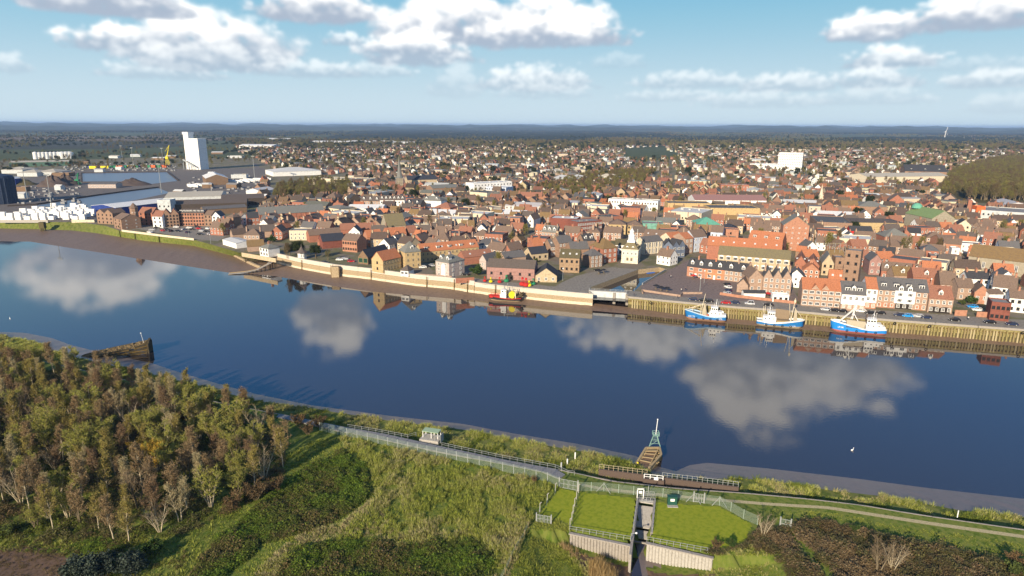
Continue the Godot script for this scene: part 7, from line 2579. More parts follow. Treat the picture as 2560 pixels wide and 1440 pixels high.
func woods():
	make_trees()
	var marks := []
	for c in get_children():
		if c is Node3D and c.has_meta("label") and c.position.z > -250 and c.position.length() > 20:
			pass
	var spot_names := [["the rubble wreck", V2(-143.6, -225.8)], ["the river bend", V2(-101.2, -197.7)], ["the shelter side thicket", V2(-65.2, -168.8)], ["the muddy clearing", V2(-92.5, -107.1)], ["the bramble shadow", V2(-59.4, -118.6)], ["the left edge fence", V2(-176.7, -217)], ["the wood's middle", V2(-103.9, -163.5)], ["the left edge of the wood", V2(-129.3, -152)], ["the dark low conifer", V2(-76.4, -109.5)], ["the bare tree group", V2(-61.3, -140.8)]]
	for m in spot_names:
		marks.append([m[0], m[1].x, m[1].y])
	var looks := {"birch": "slender pale birch, olive buds", "brown": "brown twigged alder", "willow": "many stemmed yellow green willow", "amber": "low amber yellow willow", "aspen": "tall beige aspen", "bare": "bare tree with pale limbs", "thorn": "low brown thorn bush", "evergreen": "dark dense evergreen", "shrub": "low green shrub", "conifer": "low grey green conifer"}
	var used := []
	# trees one can point at in the photograph
	var chosen := [["willow", 228,1046, 1.15], ["willow", 178,935, 1.0], ["willow", 592,1085, 1.15], ["willow", 125,1118, 1.15], ["amber", 392,1180, 1.2], ["amber", 350,1160, 0.9], ["bare", 660,1200, 1.0], ["bare", 345,1270, 1.1], ["bare", 400,1330, 0.8], ["aspen", 440,1030, 1.0], ["aspen", 395,1010, 1.0], ["willow", 480,1065, 1.1], ["birch", 133,1322, 0.95], ["birch", 285,1350, 0.9], ["birch", 322,1358, 0.95], ["birch", 248,1325, 0.8], ["birch", 120,1300, 0.9], ["willow", 90,1320, 0.6], ["thorn", 640,1250, 1.1], ["thorn", 585,1270, 1.1], ["thorn", 690,1230, 0.9], ["conifer", 250,1440, 1.0], ["conifer", 330,1430, 0.9], ["conifer", 195,1450, 1.0], ["shrub", 380,1385, 1.0], ["shrub", 30,1335, 1.0], ["birch", 690,1120, 0.85], ["willow", 640,1130, 0.9], ["willow", 530,1110, 1.0], ["bare", 620,1155, 0.8], ["aspen", 105,960, 0.8], ["birch", 75,960, 0.8]]
	for q in chosen:
		var g := ground_at(q[1], q[2])
		used.append([g.x, g.z])
		plant(q[0], whereabouts(looks[q[0]], g.x, g.z, marks), g, rf(0, TAU), q[3], "trees of the near wood")
	var zone := [V2(-204.2, -205.2), V2(-188.6, -209.1), V2(-169.7, -213.2), V2(-154.7, -209.5), V2(-138.6, -202.4), V2(-122.2, -195.8), V2(-107.4, -189.5), V2(-88.5, -180.7), V2(-73.4, -172.6), V2(-61.1, -161.6), V2(-56, -146.6), V2(-54.9, -136.4), V2(-58.8, -129.7), V2(-67.4, -125), V2(-70.2, -118.5), V2(-81.7, -119.8), V2(-93, -121.9), V2(-102.1, -120.4), V2(-119.1, -119.6), V2(-145.4, -138.3)]
	var lo := V2(INF, INF)
	var hi := -lo
	for v in zone:
		lo = lo.min(v)
		hi = hi.max(v)
	var r := RandomNumberGenerator.new()
	r.seed = 5
	var count := 0
	for k in 6000:
		if count >= 265:
			break
		var x := r.randf_range(lo.x, hi.x)
		var z := r.randf_range(lo.y, hi.y)
		if not inside(zone, x, z):
			continue
		var ok := true
		for u in used:
			if V2(x - u[0], z - u[1]).length() < 3.7:
				ok = false
				break
		if not ok:
			continue
		used.append([x, z])
		count += 1
		var f := r.randf()
		var g := land_noise.get_noise_2d(x * 1.2, z * 1.2 + 300.0)
		var t := "birch"
		if g > 0.18: t = "willow" if f < 0.7 else "birch"
		elif g < -0.2: t = "brown" if f < 0.7 else "bare"
		elif f < 0.12: t = "brown"
		elif f < 0.32: t = "aspen"
		elif f < 0.42: t = "willow"
		elif f < 0.48: t = "thorn"
		plant(t, whereabouts(looks[t], x, z, marks), V3(x, land_height(x, z), z), r.randf() * TAU, r.randf_range(0.72, 1.05), "trees of the near wood")
	# right hand scrub and lone trees
	var lone := [["bare", 1908,1342, 0.62, "small bare pale limbed tree beside the right lawn's corner"], ["bare", 2195,1432, 0.75, "bare pale stemmed tree in the brown brambles at lower right"], ["bare", 2230,1428, 0.7, "second bare pale stemmed tree in the brown brambles at lower right"], ["shrub", 1825,1366, 0.55, "dark green bush at the lower edge of the right lawn"], ["thorn", 1790,1372, 0.5, "brown bush left of the dark green lawn bush"], ["thorn", 2545,1425, 1.0, "dark bush in the lower right corner"], ["shrub", 2535,1440, 1.2, "dark evergreen bush cut by the lower right corner"], ["shrub", 2140,1330, 0.6, "small dark bush on the slope right of the mesh gate"], ["thorn", 800,1068, 0.9, "brown thicket at the left end of the mesh fence"], ["thorn", 745,1062, 1.0, "brown thicket between wood and mesh fence"], ["thorn", 770,1085, 0.9, "low brown thicket below the fence's left end"], ["thorn", 1335,1205, 0.45, "small brown bush against the mesh fence near the double gate"]]
	for q in lone:
		plant(q[0], q[4], ground_at(q[1], q[2]), rf(0, TAU), q[3])

# a spot on the near land under a point of the plan measured from the photograph
func ground_at(px: float, py: float) -> Vector3:
	var d := V3((px - 1280.0) / 1629.0, -(py - 720.0) / 1629.0, -1.0)
	var b := Basis.from_euler(V3(deg_to_rad(-14.03), 0, 0)) * Basis(Vector3.BACK, deg_to_rad(0.25))
	d = b * d
	var p := V3(0, 86, 0) + d * (4.0 - 86.0) / d.y
	return V3(p.x, land_height(p.x, p.z), p.z)

func town_trees(spots: Array, marks: Array):
	if tree_kinds.is_empty():
		make_trees()
	# trees that can be told apart
	var named := [["evergreen", 745,642, 1.0, "dark evergreen tree behind the white gazebo"], ["evergreen", 725,640, 0.9, "dark rounded evergreen left of the gazebo"], ["evergreen", 790,646, 0.85, "dark evergreen right of the gazebo"], ["town", 718,645, 0.9, "bare branched tree in front of the dark evergreens by the ferry house"], ["town", 820,650, 0.6, "pale brown garden tree between evergreens and boathouse"], ["shrub", 680,606, 1.6, "dark bush behind the mossy cottage"], ["shrub", 700,596, 1.6, "second dark bush behind the mossy cottage"], ["town", 745,585, 1.0, "tall bare tree left of the grey tiled range"], ["evergreen", 800,580, 0.7, "dark tree between red mill and grey tiled range"],
		["shrub", 1192,687, 1.9, "dark green garden bush right of the tall grey villa"], ["town", 1255,645, 0.8, "bare tree behind the purple brick warehouse"], ["town", 1285,640, 0.8, "second bare tree behind the purple brick warehouse"], ["shrub", 1340,656, 1.0, "garden bushes under the cream barn's eaves"], ["spruce", 1206,437, 1.35, "tall dark spruce rising alone behind the white market house"], ["town", 825,415, 1.3, "rounded green tree left of the scaffolded spire"], ["evergreen", 1035,500, 1.2, "dark brown rounded tree below the church nave"], ["town", 990,490, 1.3, "olive green tree below the scaffolded spire"], ["town", 960,492, 1.2, "second olive green tree below the scaffolded spire"],
		["town", 2070,632, 1.4, "broad bare tree right of the tall brick granary"], ["town", 2095,622, 1.2, "second broad bare tree right of the tall brick granary"], ["town", 2260,640, 1.2, "wide bare tree behind the pink brick row"], ["town", 2300,636, 1.2, "second wide bare tree behind the pink brick row"], ["town", 2345,640, 1.1, "third wide bare tree behind the pink brick row"], ["town", 2500,600, 1.4, "bare tree at right edge above the long stone barn"], ["town", 2545,590, 1.3, "second bare tree at right edge above the long stone barn"],
		["evergreen", 1472,434, 1.8, "dark green rounded conifer clump near the glass roofed shed"], ["evergreen", 1720,438, 1.4, "dark tree behind the pink roofed hall"], ["shrub", 2430,760, 1.4, "green shrub beside the dark brick block"], ["shrub", 2405,763, 1.0, "yellow green shrub before the orange brick gable"], ["town", 560,560, 0.9, "small tree beside the white gabled riverside block"], ["shrub", 305,572, 1.2, "round dark bush at the foot of the turret"], ["shrub", 1090,655, 0.8, "yellow flowering bush at the foot of the yellow wing"], ["shrub", 1042,667, 0.9, "clipped bush by the pyramid roofed tower"]]
	for q in named:
		var d: Vector3 = far_ground(q[1], q[2])
		plant(q[0], q[4], d, rf(0, TAU), q[3])
	# rows of trees before the silo and the wood on the right
	var groups := [[[V2(-253.2, -687.6), V2(-300.2, -847.6), V2(-275.2, -940.5), V2(-224.7, -897.8), V2(-182.6, -754.4), V2(-206.4, -700.5)], 46, "olive green tree in the belt right of the dock sheds", "town", 1.15], [[V2(524, -807), V2(807, -1213.3), V2(1207.8, -1672.1), V2(1650.6, -1933.7), V2(684.8, -790.3), V2(547.4, -721.8), V2(515.8, -740.4)], 90, "olive brown tree in the right edge wood", "town", 1.6], [[V2(65.9, -722.8), V2(168.9, -869.5), V2(256.1, -1178.8), V2(123.3, -1076.8), V2(24.2, -809.9)], 34, "bare street tree behind the orange brick row", "town", 1.1]]
	var r := RandomNumberGenerator.new()
	r.seed = 9
	var belts := []
	for g in groups:
		var lo := V2(INF, INF)
		var hi := -lo
		for v in g[0]:
			lo = lo.min(v)
			hi = hi.max(v)
		var p := []
		for k in int((hi.x - lo.x) * (hi.y - lo.y) / 42.0):
			var v := V2(r.randf_range(lo.x, hi.x), r.randf_range(lo.y, hi.y))
			if inside(g[0], v.x, v.y):
				p.append(v)
		p.sort_custom(func(a, b): return a.y > b.y)
		for v in p.slice(g[1]):
			belts.append([v.x, v.y, g[4]])
		p = p.slice(0, g[1])
		p.sort_custom(func(a, b): return a.x / -a.y < b.x / -b.y)
		for k in p.size():
			plant(g[3], "%s, %s from left" % [g[2], nth(k + 1)], V3(p[k].x, 6, p[k].y), r.randf() * TAU, g[4] * r.randf_range(0.75, 1.25), g[2].replace("tree in", "trees in"))
	# the rest of the town's trees as one object
	var all := Node3D.new()
	all.name = "distant_trees"
	add_child(all)
	kind(all, "stuff")
	tag(all, "scattered bare and green trees among the far houses", "trees")
	var sets := [["town", 0], ["town", 1], ["town", 2], ["evergreen", 0], ["evergreen", 1]]
	var lists := [[], [], [], [], []]
	for sp in spots:
		var x: float = sp[0]
		var z: float = sp[1]
		var n := 1 if z > -900 else (2 if z > -2000 else 3)
		for k in n:
			lists[r.randi() % 5 if r.randf() < 0.55 else r.randi() % 3].append([x + r.randf_range(-8, 8), z + r.randf_range(-8, 8)])
	for q in belts:
		lists[r.randi() % 3].append([q[0], q[1]])
	# hedgerows and shelter belts beyond the town
	for k in 420:
		var d := r.randf_range(1500.0, 8500.0)
		var a := r.randf_range(-0.75, 0.75)
		var x := sin(a) * d
		var z := -cos(a) * d
		if d < 2800.0 and x > -d * 0.33:
			continue
		var dir := Vector2.from_angle(r.randf_range(-0.5, 0.5) + (PI / 2 if r.randf() < 0.3 else 0.0))
		var n := int(r.randf_range(14, 60))
		var wide := r.randf_range(3.0, 40.0)
		var pick := r.randi() % 5
		for m in n:
			lists[pick if r.randf() < 0.7 else r.randi() % 5].append([x + dir.x * m * 11.0 + r.randf_range(-4, 4), z + dir.y * m * 11.0 + r.randf_range(-wide, wide)])
	for k in 5:
		var mm := MultiMesh.new()
		mm.transform_format = MultiMesh.TRANSFORM_3D
		mm.mesh = tree_kinds[sets[k][0]].meshes[sets[k][1]][1]
		mm.instance_count = lists[k].size()
		for i in lists[k].size():
			var q: Array = lists[k][i]
			var sc := r.randf_range(0.6, 1.2) * (1.0 if q[1] > -2300 else 1.5)
			mm.set_instance_transform(i, Transform3D(Basis(Vector3.UP, r.randf() * TAU).scaled(V3(sc, sc * r.randf_range(0.8, 1.1), sc)), V3(q[0], 6, q[1])))
		var mi := MultiMeshInstance3D.new()
		mi.multimesh = mm
		mi.name = "tree_crowns"
		all.add_child(mi, true)

func far_ground(px: float, py: float) -> Vector3:
	var d := V3((px - 1280.0) / 1629.0, -(py - 720.0) / 1629.0, -1.0)
	var b := Basis.from_euler(V3(deg_to_rad(-14.03), 0, 0)) * Basis(Vector3.BACK, deg_to_rad(0.25))
	d = b * d
	return V3(0, 86, 0) + d * (6.0 - 86.0) / d.y

# ---- grass, brambles, reeds
func tuft(seed_: int, blades: int, h: float, spread: float, wide: float, tones: Array) -> ArrayMesh:
	var r := RandomNumberGenerator.new()
	r.seed = seed_
	var c := begin()
	for k in blades:
		var a := r.randf() * TAU
		var o := V3(cos(a), 0, sin(a)) * spread * 0.5 * sqrt(r.randf())
		var tip := o * 1.9 + V3(r.randf_range(-0.2, 0.5) * h, h * r.randf_range(0.55, 1.1), r.randf_range(-0.4, 0.2) * h)
		var sd := V3(-sin(a + r.randf()), 0, cos(a)) * wide
		var t: Color = tones[r.randi() % tones.size()]
		var v := r.randf_range(0.75, 1.25)
		c.set_color(Color(t.r * v, t.g * v, t.b * v))
		var mid := o.lerp(tip, 0.55) + V3(0, h * 0.12, 0)
		quad(c, o - sd, mid - sd * 0.8, mid + sd * 0.8, o + sd)
		tri(c, mid - sd * 0.8, tip, mid + sd * 0.8)
	return mesh_of(c, "leafage")

func leaf_mound(seed_: int, leaves: int, r0: float, h: float, size: float, tones: Array) -> ArrayMesh:
	var r := RandomNumberGenerator.new()
	r.seed = seed_
	var c := begin()
	for k in leaves:
		var a := r.randf() * TAU
		var q := sqrt(r.randf())
		var g := V3(cos(a) * r0 * q, h * (1.0 - q * q * 0.8) * r.randf_range(0.35, 1.1), sin(a) * r0 * q)
		var n1 := V3(r.randf_range(-1, 1), r.randf_range(-0.5, 0.5), r.randf_range(-1, 1)).normalized()
		var n2 := n1.cross(V3(r.randf_range(-0.4, 0.4), 1, r.randf_range(-0.4, 0.4))).normalized()
		var t: Color = tones[r.randi() % tones.size()]
		var v := r.randf_range(0.65, 1.35)
		var z := size * r.randf_range(0.6, 1.3)
		c.set_color(Color(t.r * v, t.g * v, t.b * v))
		tri(c, g - n1 * z, g + n2 * z, g + n1 * z)
		tri(c, g - n1 * z, g + n1 * z, g - n2 * z)
	return mesh_of(c, "leafage")

# scatter copies of meshes over a plan outline
func scatter(called: String, label: String, category: String, zone: Array, holes: Array, meshes: Array, per_m2: float, s0: float, s1: float, seed_: int, clump := 0.0, high := 1.0):
	var r := RandomNumberGenerator.new()
	r.seed = seed_
	var lo := V2(INF, INF)
	var hi := -lo
	for v in zone:
		lo = lo.min(v)
		hi = hi.max(v)
	var n := int((hi.x - lo.x) * (hi.y - lo.y) * per_m2)
	var lists := []
	for m in meshes:
		lists.append([])
	for k in n:
		var x := r.randf_range(lo.x, hi.x)
		var z := r.randf_range(lo.y, hi.y)
		if not inside(zone, x, z):
			continue
		var bad := false
		for h in holes:
			if inside(h, x, z):
				bad = true
				break
		if bad:
			continue
		var g := land_noise.get_noise_2d(x * 3.0 + 70.0, z * 3.0)
		if clump > 0.0 and g < -clump * r.randf() * 0.6:
			continue
		var y := bank_height(x, z)
		if y < 0.3:
			continue
		var sc := r.randf_range(s0, s1) * (1.0 + g * 0.7)
		var tone := land_noise.get_noise_2d(x * 1.1 - 200.0, z * 1.1) + r.randf_range(-0.25, 0.25)
		var pick := clampi(int((tone * 0.9 + 0.5) * meshes.size()), 0, meshes.size() - 1)
		lists[pick].append(Transform3D(Basis(Vector3.UP, r.randf_range(-0.7, 0.7) + (0.0 if clump > 0.0 else r.randf() * TAU)).scaled(V3(sc, sc * high * r.randf_range(0.8, 1.2), sc)), V3(x, y - 0.03, z)))
	var all := Node3D.new()
	all.name = numbered(called)
	add_child(all)
	kind(all, "stuff")
	tag(all, label, category)
	for k in meshes.size():
		if lists[k].is_empty():
			continue
		var mm := MultiMesh.new()
		mm.transform_format = MultiMesh.TRANSFORM_3D
		mm.mesh = meshes[k]
		mm.instance_count = lists[k].size()
		for i in lists[k].size():
			mm.set_instance_transform(i, lists[k][i])
		var mi := MultiMeshInstance3D.new()
		mi.multimesh = mm
		mi.name = "clumps"
		all.add_child(mi, true)

func bank_height(x: float, z: float) -> float:
	var zw := along(near_wall, x)
	if z > zw + 0.4:
		return land_height(x, z)
	if z > zw - 2.4:
		return -1.0
	var zg := along(near_grass, x)
	if z < zg:
		return -1.0
	return lerpf(1.3, 2.0, clampf((z - zg) / maxf(zw - zg, 0.1), 0, 1))

func ground_cover():
	var g1 := Color(0.235, 0.26, 0.04)
	var g2 := Color(0.31, 0.32, 0.075)
	var straw := Color(0.4, 0.33, 0.18)
	var pale := Color(0.36, 0.35, 0.15)
	var dark := Color(0.11, 0.15, 0.025)
	var tufts := [tuft(1, 26, 0.62, 0.7, 0.03, [g1, g2, dark]), tuft(2, 26, 0.66, 0.7, 0.03, [g2, pale, g1]), tuft(3, 26, 0.7, 0.7, 0.03, [pale, straw, g2])]
	var meadow := [V2(-43.2, -105.1), V2(-48.5, -107.4), V2(-34.9, -116.8), V2(-30.4, -130.7), V2(-34.3, -142.9), V2(-42.1, -152.8), V2(-46.2, -160.5), V2(-44.1, -160.8), V2(-26.7, -153), V2(-2.1, -142.8), V2(9.6, -137.4), V2(8, -132.7), V2(4.5, -123.3), V2(-1.1, -105.4), V2(-9.3, -103.2), V2(-27.7, -103.1)]
	var bramble_a := [V2(-59.8, -103.9), V2(-59.9, -115.9), V2(-56.1, -127.4), V2(-50.7, -143.7), V2(-44.2, -152.8), V2(-35.9, -145.8), V2(-32.4, -132.3), V2(-36.5, -123), V2(-43.5, -118.1), V2(-49.7, -114.7), V2(-53.6, -105.1), V2(-53.7, -101.8)]
	var bramble_b := [V2(-43.7, -104.6), V2(-42.7, -112.8), V2(-30.6, -115.9), V2(-22.2, -114.1), V2(-8, -116.8), V2(-3.2, -111), V2(-4.6, -103.2), V2(-26.8, -98.9), V2(-41, -98.8)]
	scatter("meadow_grass", "wind combed tussocky grass of the meadow left of the lawns", "grass", meadow, [bramble_a, bramble_b], tufts, 5.0, 0.7, 1.5, 3, 0.5)
	var short := [tuft(4, 14, 0.3, 0.7, 0.03, [g1, dark]), tuft(5, 14, 0.32, 0.7, 0.03, [g1, g2])]
	scatter("meadow_grass", "shorter green grass below the small left lawn and gate", "grass", [V2(5.7, -122.2), V2(6.5, -125.6), V2(12.5, -121.1), V2(12.6, -117.8), V2(13.7, -112.6), V2(16.5, -103.3), V2(-2, -102.2), V2(-0.5, -105.4)], [], short, 7.0, 0.7, 1.3, 4)
	var bank := []
	for k in 46:
		var x := -330.0 + k * 12.0
		bank.append(V2(x, along(near_wall, x)))
	for k in 46:
		var x := 210.0 - k * 12.0
		bank.append(V2(x, along(near_grass, x) - 0.6))
	scatter("bank_grass_tufts", "rough green grass on the riverside strip beyond the flood wall", "grass", bank, [], [tuft(6, 20, 0.55, 0.8, 0.035, [g1, dark]), tuft(7, 20, 0.6, 0.8, 0.035, [g1, g2, pale]), tuft(8, 20, 0.7, 0.8, 0.035, [pale, straw, g2])], 3.0, 0.7, 1.5, 5, 0.3)
	scatter("rough_grass_tufts", "short rough grass over the open ground between thickets", "grass", [V2(-111.6, -115.6), V2(-69.1, -116.5), V2(-54.8, -157.1), V2(-46, -164.1), V2(11.5, -136.9), V2(5.3, -121.9), V2(-1.9, -101.1), V2(-77.8, -98.6), V2(-84.9, -110.7), V2(-110, -113.6)], [bramble_a, bramble_b], short, 2.0, 0.7, 1.5, 21)
	var leaves := [leaf_mound(1, 70, 0.75, 0.8, 0.1, [Color(0.08, 0.125, 0.015), Color(0.115, 0.165, 0.02)]), leaf_mound(2, 70, 0.75, 0.85, 0.1, [Color(0.125, 0.155, 0.022), Color(0.09, 0.1, 0.025)]), leaf_mound(3, 70, 0.75, 0.75, 0.1, [Color(0.12, 0.1, 0.035), Color(0.1, 0.12, 0.025), Color(0.16, 0.11, 0.05)])]
	scatter("brambles", "dark green bramble thicket beside the wood's edge", "brambles", bramble_a, [], leaves, 3.2, 0.8, 1.5, 6)
	scatter("brambles", "dark green bramble thicket along the bottom of the meadow", "brambles", bramble_b, [], leaves, 3.2, 0.8, 1.5, 7)
	var scrub := [leaf_mound(4, 80, 0.8, 0.9, 0.09, [Color(0.12, 0.085, 0.04), Color(0.15, 0.11, 0.05)]), leaf_mound(5, 80, 0.8, 0.95, 0.09, [Color(0.11, 0.1, 0.035), Color(0.09, 0.08, 0.035)]), leaf_mound(6, 80, 0.8, 0.9, 0.09, [Color(0.17, 0.115, 0.06), Color(0.2, 0.15, 0.08)])]
	scatter("bramble_scrub", "brown bramble scrub right of the lawns along the lower right", "brambles", [V2(52.1, -121.1), V2(56.3, -120.1), V2(58.4, -120.2), V2(63.6, -123.3), V2(70.3, -121.2), V2(75.9, -117.6), V2(85, -115), V2(93.6, -110.1), V2(101.1, -107.8), V2(101.9, -99.7), V2(50.9, -99.4), V2(52.5, -105.8), V2(51.6, -112.2), V2(49.6, -115.4)], [[V2(57.1, -119.5), V2(59, -119.5), V2(61.4, -104.7), V2(58.1, -104.1), V2(57.2, -110.4)]], scrub, 3.0, 0.8, 1.7, 8)
	scatter("bramble_scrub", "narrow brown scrub at the right end of the right lawn", "brambles", [V2(38.6, -112.5), V2(41.8, -113.8), V2(47.1, -115.6), V2(51.1, -120.1), V2(52.9, -118.7), V2(50.1, -113.5), V2(45.8, -113.8), V2(41, -111.3)], [], scrub, 3.0, 0.5, 1.0, 9)
	scatter("wood_undergrowth", "brown and green undergrowth on the floor of the near wood", "undergrowth", [V2(-205.2, -203.4), V2(-154.7, -209.5), V2(-107.4, -189.5), V2(-73.4, -172.6), V2(-59.8, -159.3), V2(-53.7, -135.5), V2(-61.9, -124.3), V2(-68.3, -116.5), V2(-79.3, -115.8), V2(-111.6, -115.6), V2(-134.1, -122.3)], [], [scrub[0], scrub[1], leaves[1]], 0.9, 0.7, 1.6, 10)
	scatter("wood_undergrowth", "green brown rough ground in front of the wood", "undergrowth", [V2(-116.1, -121), V2(-92.6, -121.2), V2(-79.7, -116.5), V2(-69.5, -117.2), V2(-61.8, -109.6), V2(-62.4, -101.8), V2(-81.3, -100.6), V2(-85.7, -110.7), V2(-109.5, -113)], [], [leaves[0], leaves[2], tufts[1]], 2.0, 0.4, 0.9, 11)
	scatter("earth_scrub", "brown scrub and dead stems over the bare earth", "undergrowth", [V2(-104.8, -111.2), V2(-97.6, -114.1), V2(-90.1, -112.5), V2(-85.3, -109.5), V2(-82, -101.6), V2(-97.8, -100.5)], [], [scrub[0], scrub[2]], 1.6, 0.25, 0.6, 23)
	var reed := [tuft(9, 16, 2.0, 0.7, 0.03, [Color(0.36, 0.24, 0.1), Color(0.42, 0.3, 0.14)]), tuft(10, 16, 1.6, 0.7, 0.03, [Color(0.3, 0.2, 0.09), Color(0.4, 0.3, 0.16)])]
	scatter("reeds", "tan reed bed below the left sheet pile wall", "reeds", [V2(16, -112.9), V2(19.6, -114.9), V2(23.7, -112.9), V2(21.8, -103.4), V2(14.8, -103.3)], [], reed, 7.0, 0.7, 1.1, 12)
	scatter("dry_grass", "dry pale grass on the hollow below the left wall", "grass", [V2(10.1, -117.8), V2(12.5, -117.1), V2(17.9, -114.5), V2(16, -105.5), V2(13.8, -110.2)], [], [tufts[2], reed[1]], 4.0, 0.4, 0.8, 13)
	scatter("dry_grass", "dry pale grass strip between bramble thickets and meadow", "grass", [V2(-47.6, -105.1), V2(-46, -113.4), V2(-42.6, -117.7), V2(-36.2, -121.6), V2(-31.3, -130.7), V2(-28.9, -127.6), V2(-22.6, -116.2), V2(-6.4, -118.3), V2(-1.4, -113.1), V2(-3.4, -103.2), V2(-1.2, -102.2), V2(1, -110.1), V2(1.9, -117.7), V2(-8.1, -119.7), V2(-22.1, -118.2), V2(-26.1, -117.5), V2(-32.5, -116.8), V2(-42.8, -113.2), V2(-44.3, -104)], [bramble_a, bramble_b], [tuft(11, 22, 0.6, 0.8, 0.03, [straw, pale, Color(0.3, 0.22, 0.12)])], 4.0, 0.6, 1.2, 14)
	scatter("rough_tufts", "green yellow rough grass on the slope right of the drain", "grass", [V2(27.6, -107.3), V2(39.7, -110.8), V2(39.4, -112.3), V2(47.7, -115.6), V2(49.2, -114.4), V2(51.4, -111.6), V2(51.6, -103.6), V2(26.6, -102.3)], [], [tufts[0], tufts[2], short[1]], 4.0, 0.4, 0.9, 15)
	scatter("lawn_edge_grass", "rough grass beside the gravel path on the right", "grass", [V2(54.8, -127.4), V2(68.6, -126.8), V2(86, -120.8), V2(103.9, -115.5), V2(112.3, -112), V2(109.3, -108.4), V2(94.4, -111.3), V2(85.4, -115.6), V2(76.4, -118.5), V2(70.7, -122.1), V2(63.9, -124.1), V2(57.8, -123.7)], [], short, 4.0, 0.4, 0.8, 16)

# ---- boats
# hull along x, bow towards +x; sections from stern to bow
func hull(o: Node3D, L: float, B: float, low: float, sheer0: float, sheer1: float, bottom: String, side: String, rail: String, bulwark := 0.45):
	var st := []
	var n := 16
	for i in n + 1:
		var t := float(i) / n
		var x := -L / 2 + L * t
		var b := B / 2 * (0.72 + 0.28 * smoothstep(0.0, 0.25, t)) * pow(maxf(1.0 - pow(maxf((t - 0.5) / 0.5, 0.0), 2.4), 0.0), 0.75)
		var sh := lerpf(sheer0, sheer1, smoothstep(0.3, 1.0, t)) + 0.35 * smoothstep(0.3, 0.0, t)
		var rake := maxf(t - 0.75, 0.0) * 4.0
		var keel := -0.3 + 0.9 * smoothstep(0.9, 1.0, t) + 0.5 * smoothstep(0.12, 0.0, t)
		st.append([[x - rake * 0.9, keel, 0.06], [x - rake * 0.6, keel + 0.35, b * 0.62], [x - rake * 0.25, low, b * 0.93], [x, sh - bulwark, b * 1.0], [x + 0.1 * rake, sh, b * 1.03 + 0.02]])
	var keys := [[0, 2, bottom, "hull_bottom"], [2, 3, side, "hull_side"], [3, 4, rail, "bulwark"]]
	for k in keys:
		var s := begin()
		s.set_smooth_group(0)
		for i in n:
			for j in range(k[0], k[1]):
				for m in [-1, 1]:
					var q := []
					for c in [[i, j], [i + 1, j], [i + 1, j + 1], [i, j + 1]]:
						var v: Array = st[c[0]][c[1]]
						q.append(V3(v[0], v[1], v[2] * m))
					if m > 0: quad(s, q[3], q[2], q[1], q[0])
					else: quad(s, q[0], q[1], q[2], q[3])
		# transom
		for j in range(k[0], k[1]):
			var a: Array = st[0][j]
			var b: Array = st[0][j + 1]
			quad(s, V3(a[0], a[1], -a[2]), V3(b[0], b[1], -b[2]), V3(b[0], b[1], b[2]), V3(a[0], a[1], a[2]))
		obj(k[3], s, k[2], o)
	var s := begin()
	for i in n:
		var a: Array = st[i][3]
		var b: Array = st[i + 1][3]
		var dy := 0.45
		quad(s, V3(a[0], a[1] - dy + 0.3, a[2] * 0.97), V3(a[0], a[1] - dy + 0.3, -a[2] * 0.97), V3(b[0], b[1] - dy + 0.3, -b[2] * 0.97), V3(b[0], b[1] - dy + 0.3, b[2] * 0.97))
	obj("deck", s, "deck_grey", o)
	s = begin()
	for i in n:
		for m in [-1, 1]:
			var a: Array = st[i][4]
			var b: Array = st[i + 1][4]
			bar(s, V3(a[0], a[1] + 0.04, a[2] * m), V3(b[0], b[1] + 0.04, b[2] * m), 0.22, 0.12)
	obj("gunwale", s, rail, o)

# tyres along the side, boxes, baskets and coils on deck
func deck_gear(o: Node3D, L: float, y: float, z: float):
	for k in 4:
		var s := begin()
		torus(s, 0.36, 0.14, 10, 5, Transform3D(Basis(Vector3.RIGHT, PI / 2), V3(-L * 0.3 + k * L * 0.17, y - 0.9, z * (1.06 if z > 0 else 1.06))))
		obj("tyre", s, "tyre", o)
	var s := begin()
	for k in 26:
		var h := rf(0.2, 0.7)
		box(s, V3(rf(-L * 0.08, L * 0.3), y + h / 2 - 0.4, rf(-1.5, 1.5)), V3(rf(0.3, 1.1), h, rf(0.3, 0.8)), Transform3D(Basis(Vector3.UP, 0.0), Vector3.ZERO))
	obj("fish_boxes", s, "net_brown", o).set_meta("kind", "stuff")
	s = begin()
	for k in 14:
		box(s, V3(rf(-L * 0.1, L * 0.28), y + rf(0.0, 0.5), rf(-1.4, 1.4)), V3(0.4, 0.35, 0.3))
	obj("floats", s, "orange_panel", o).set_meta("kind", "stuff")

func hull_text(o: Node3D, words: String, x: float, y: float, z: float, size: float, tilt := 0.0):
	var t := TextMesh.new()
	var f := SystemFont.new()
	f.font_names = PackedStringArray(["Droid Sans"])
	t.font = f
	t.text = words
	t.font_size = 32
	t.pixel_size = size / 32.0
	t.depth = 0.05
	t.material = M["frame_white"]
	var n := put("lettering", t, o, V3(x, y, z))
	n.rotation.y = tilt

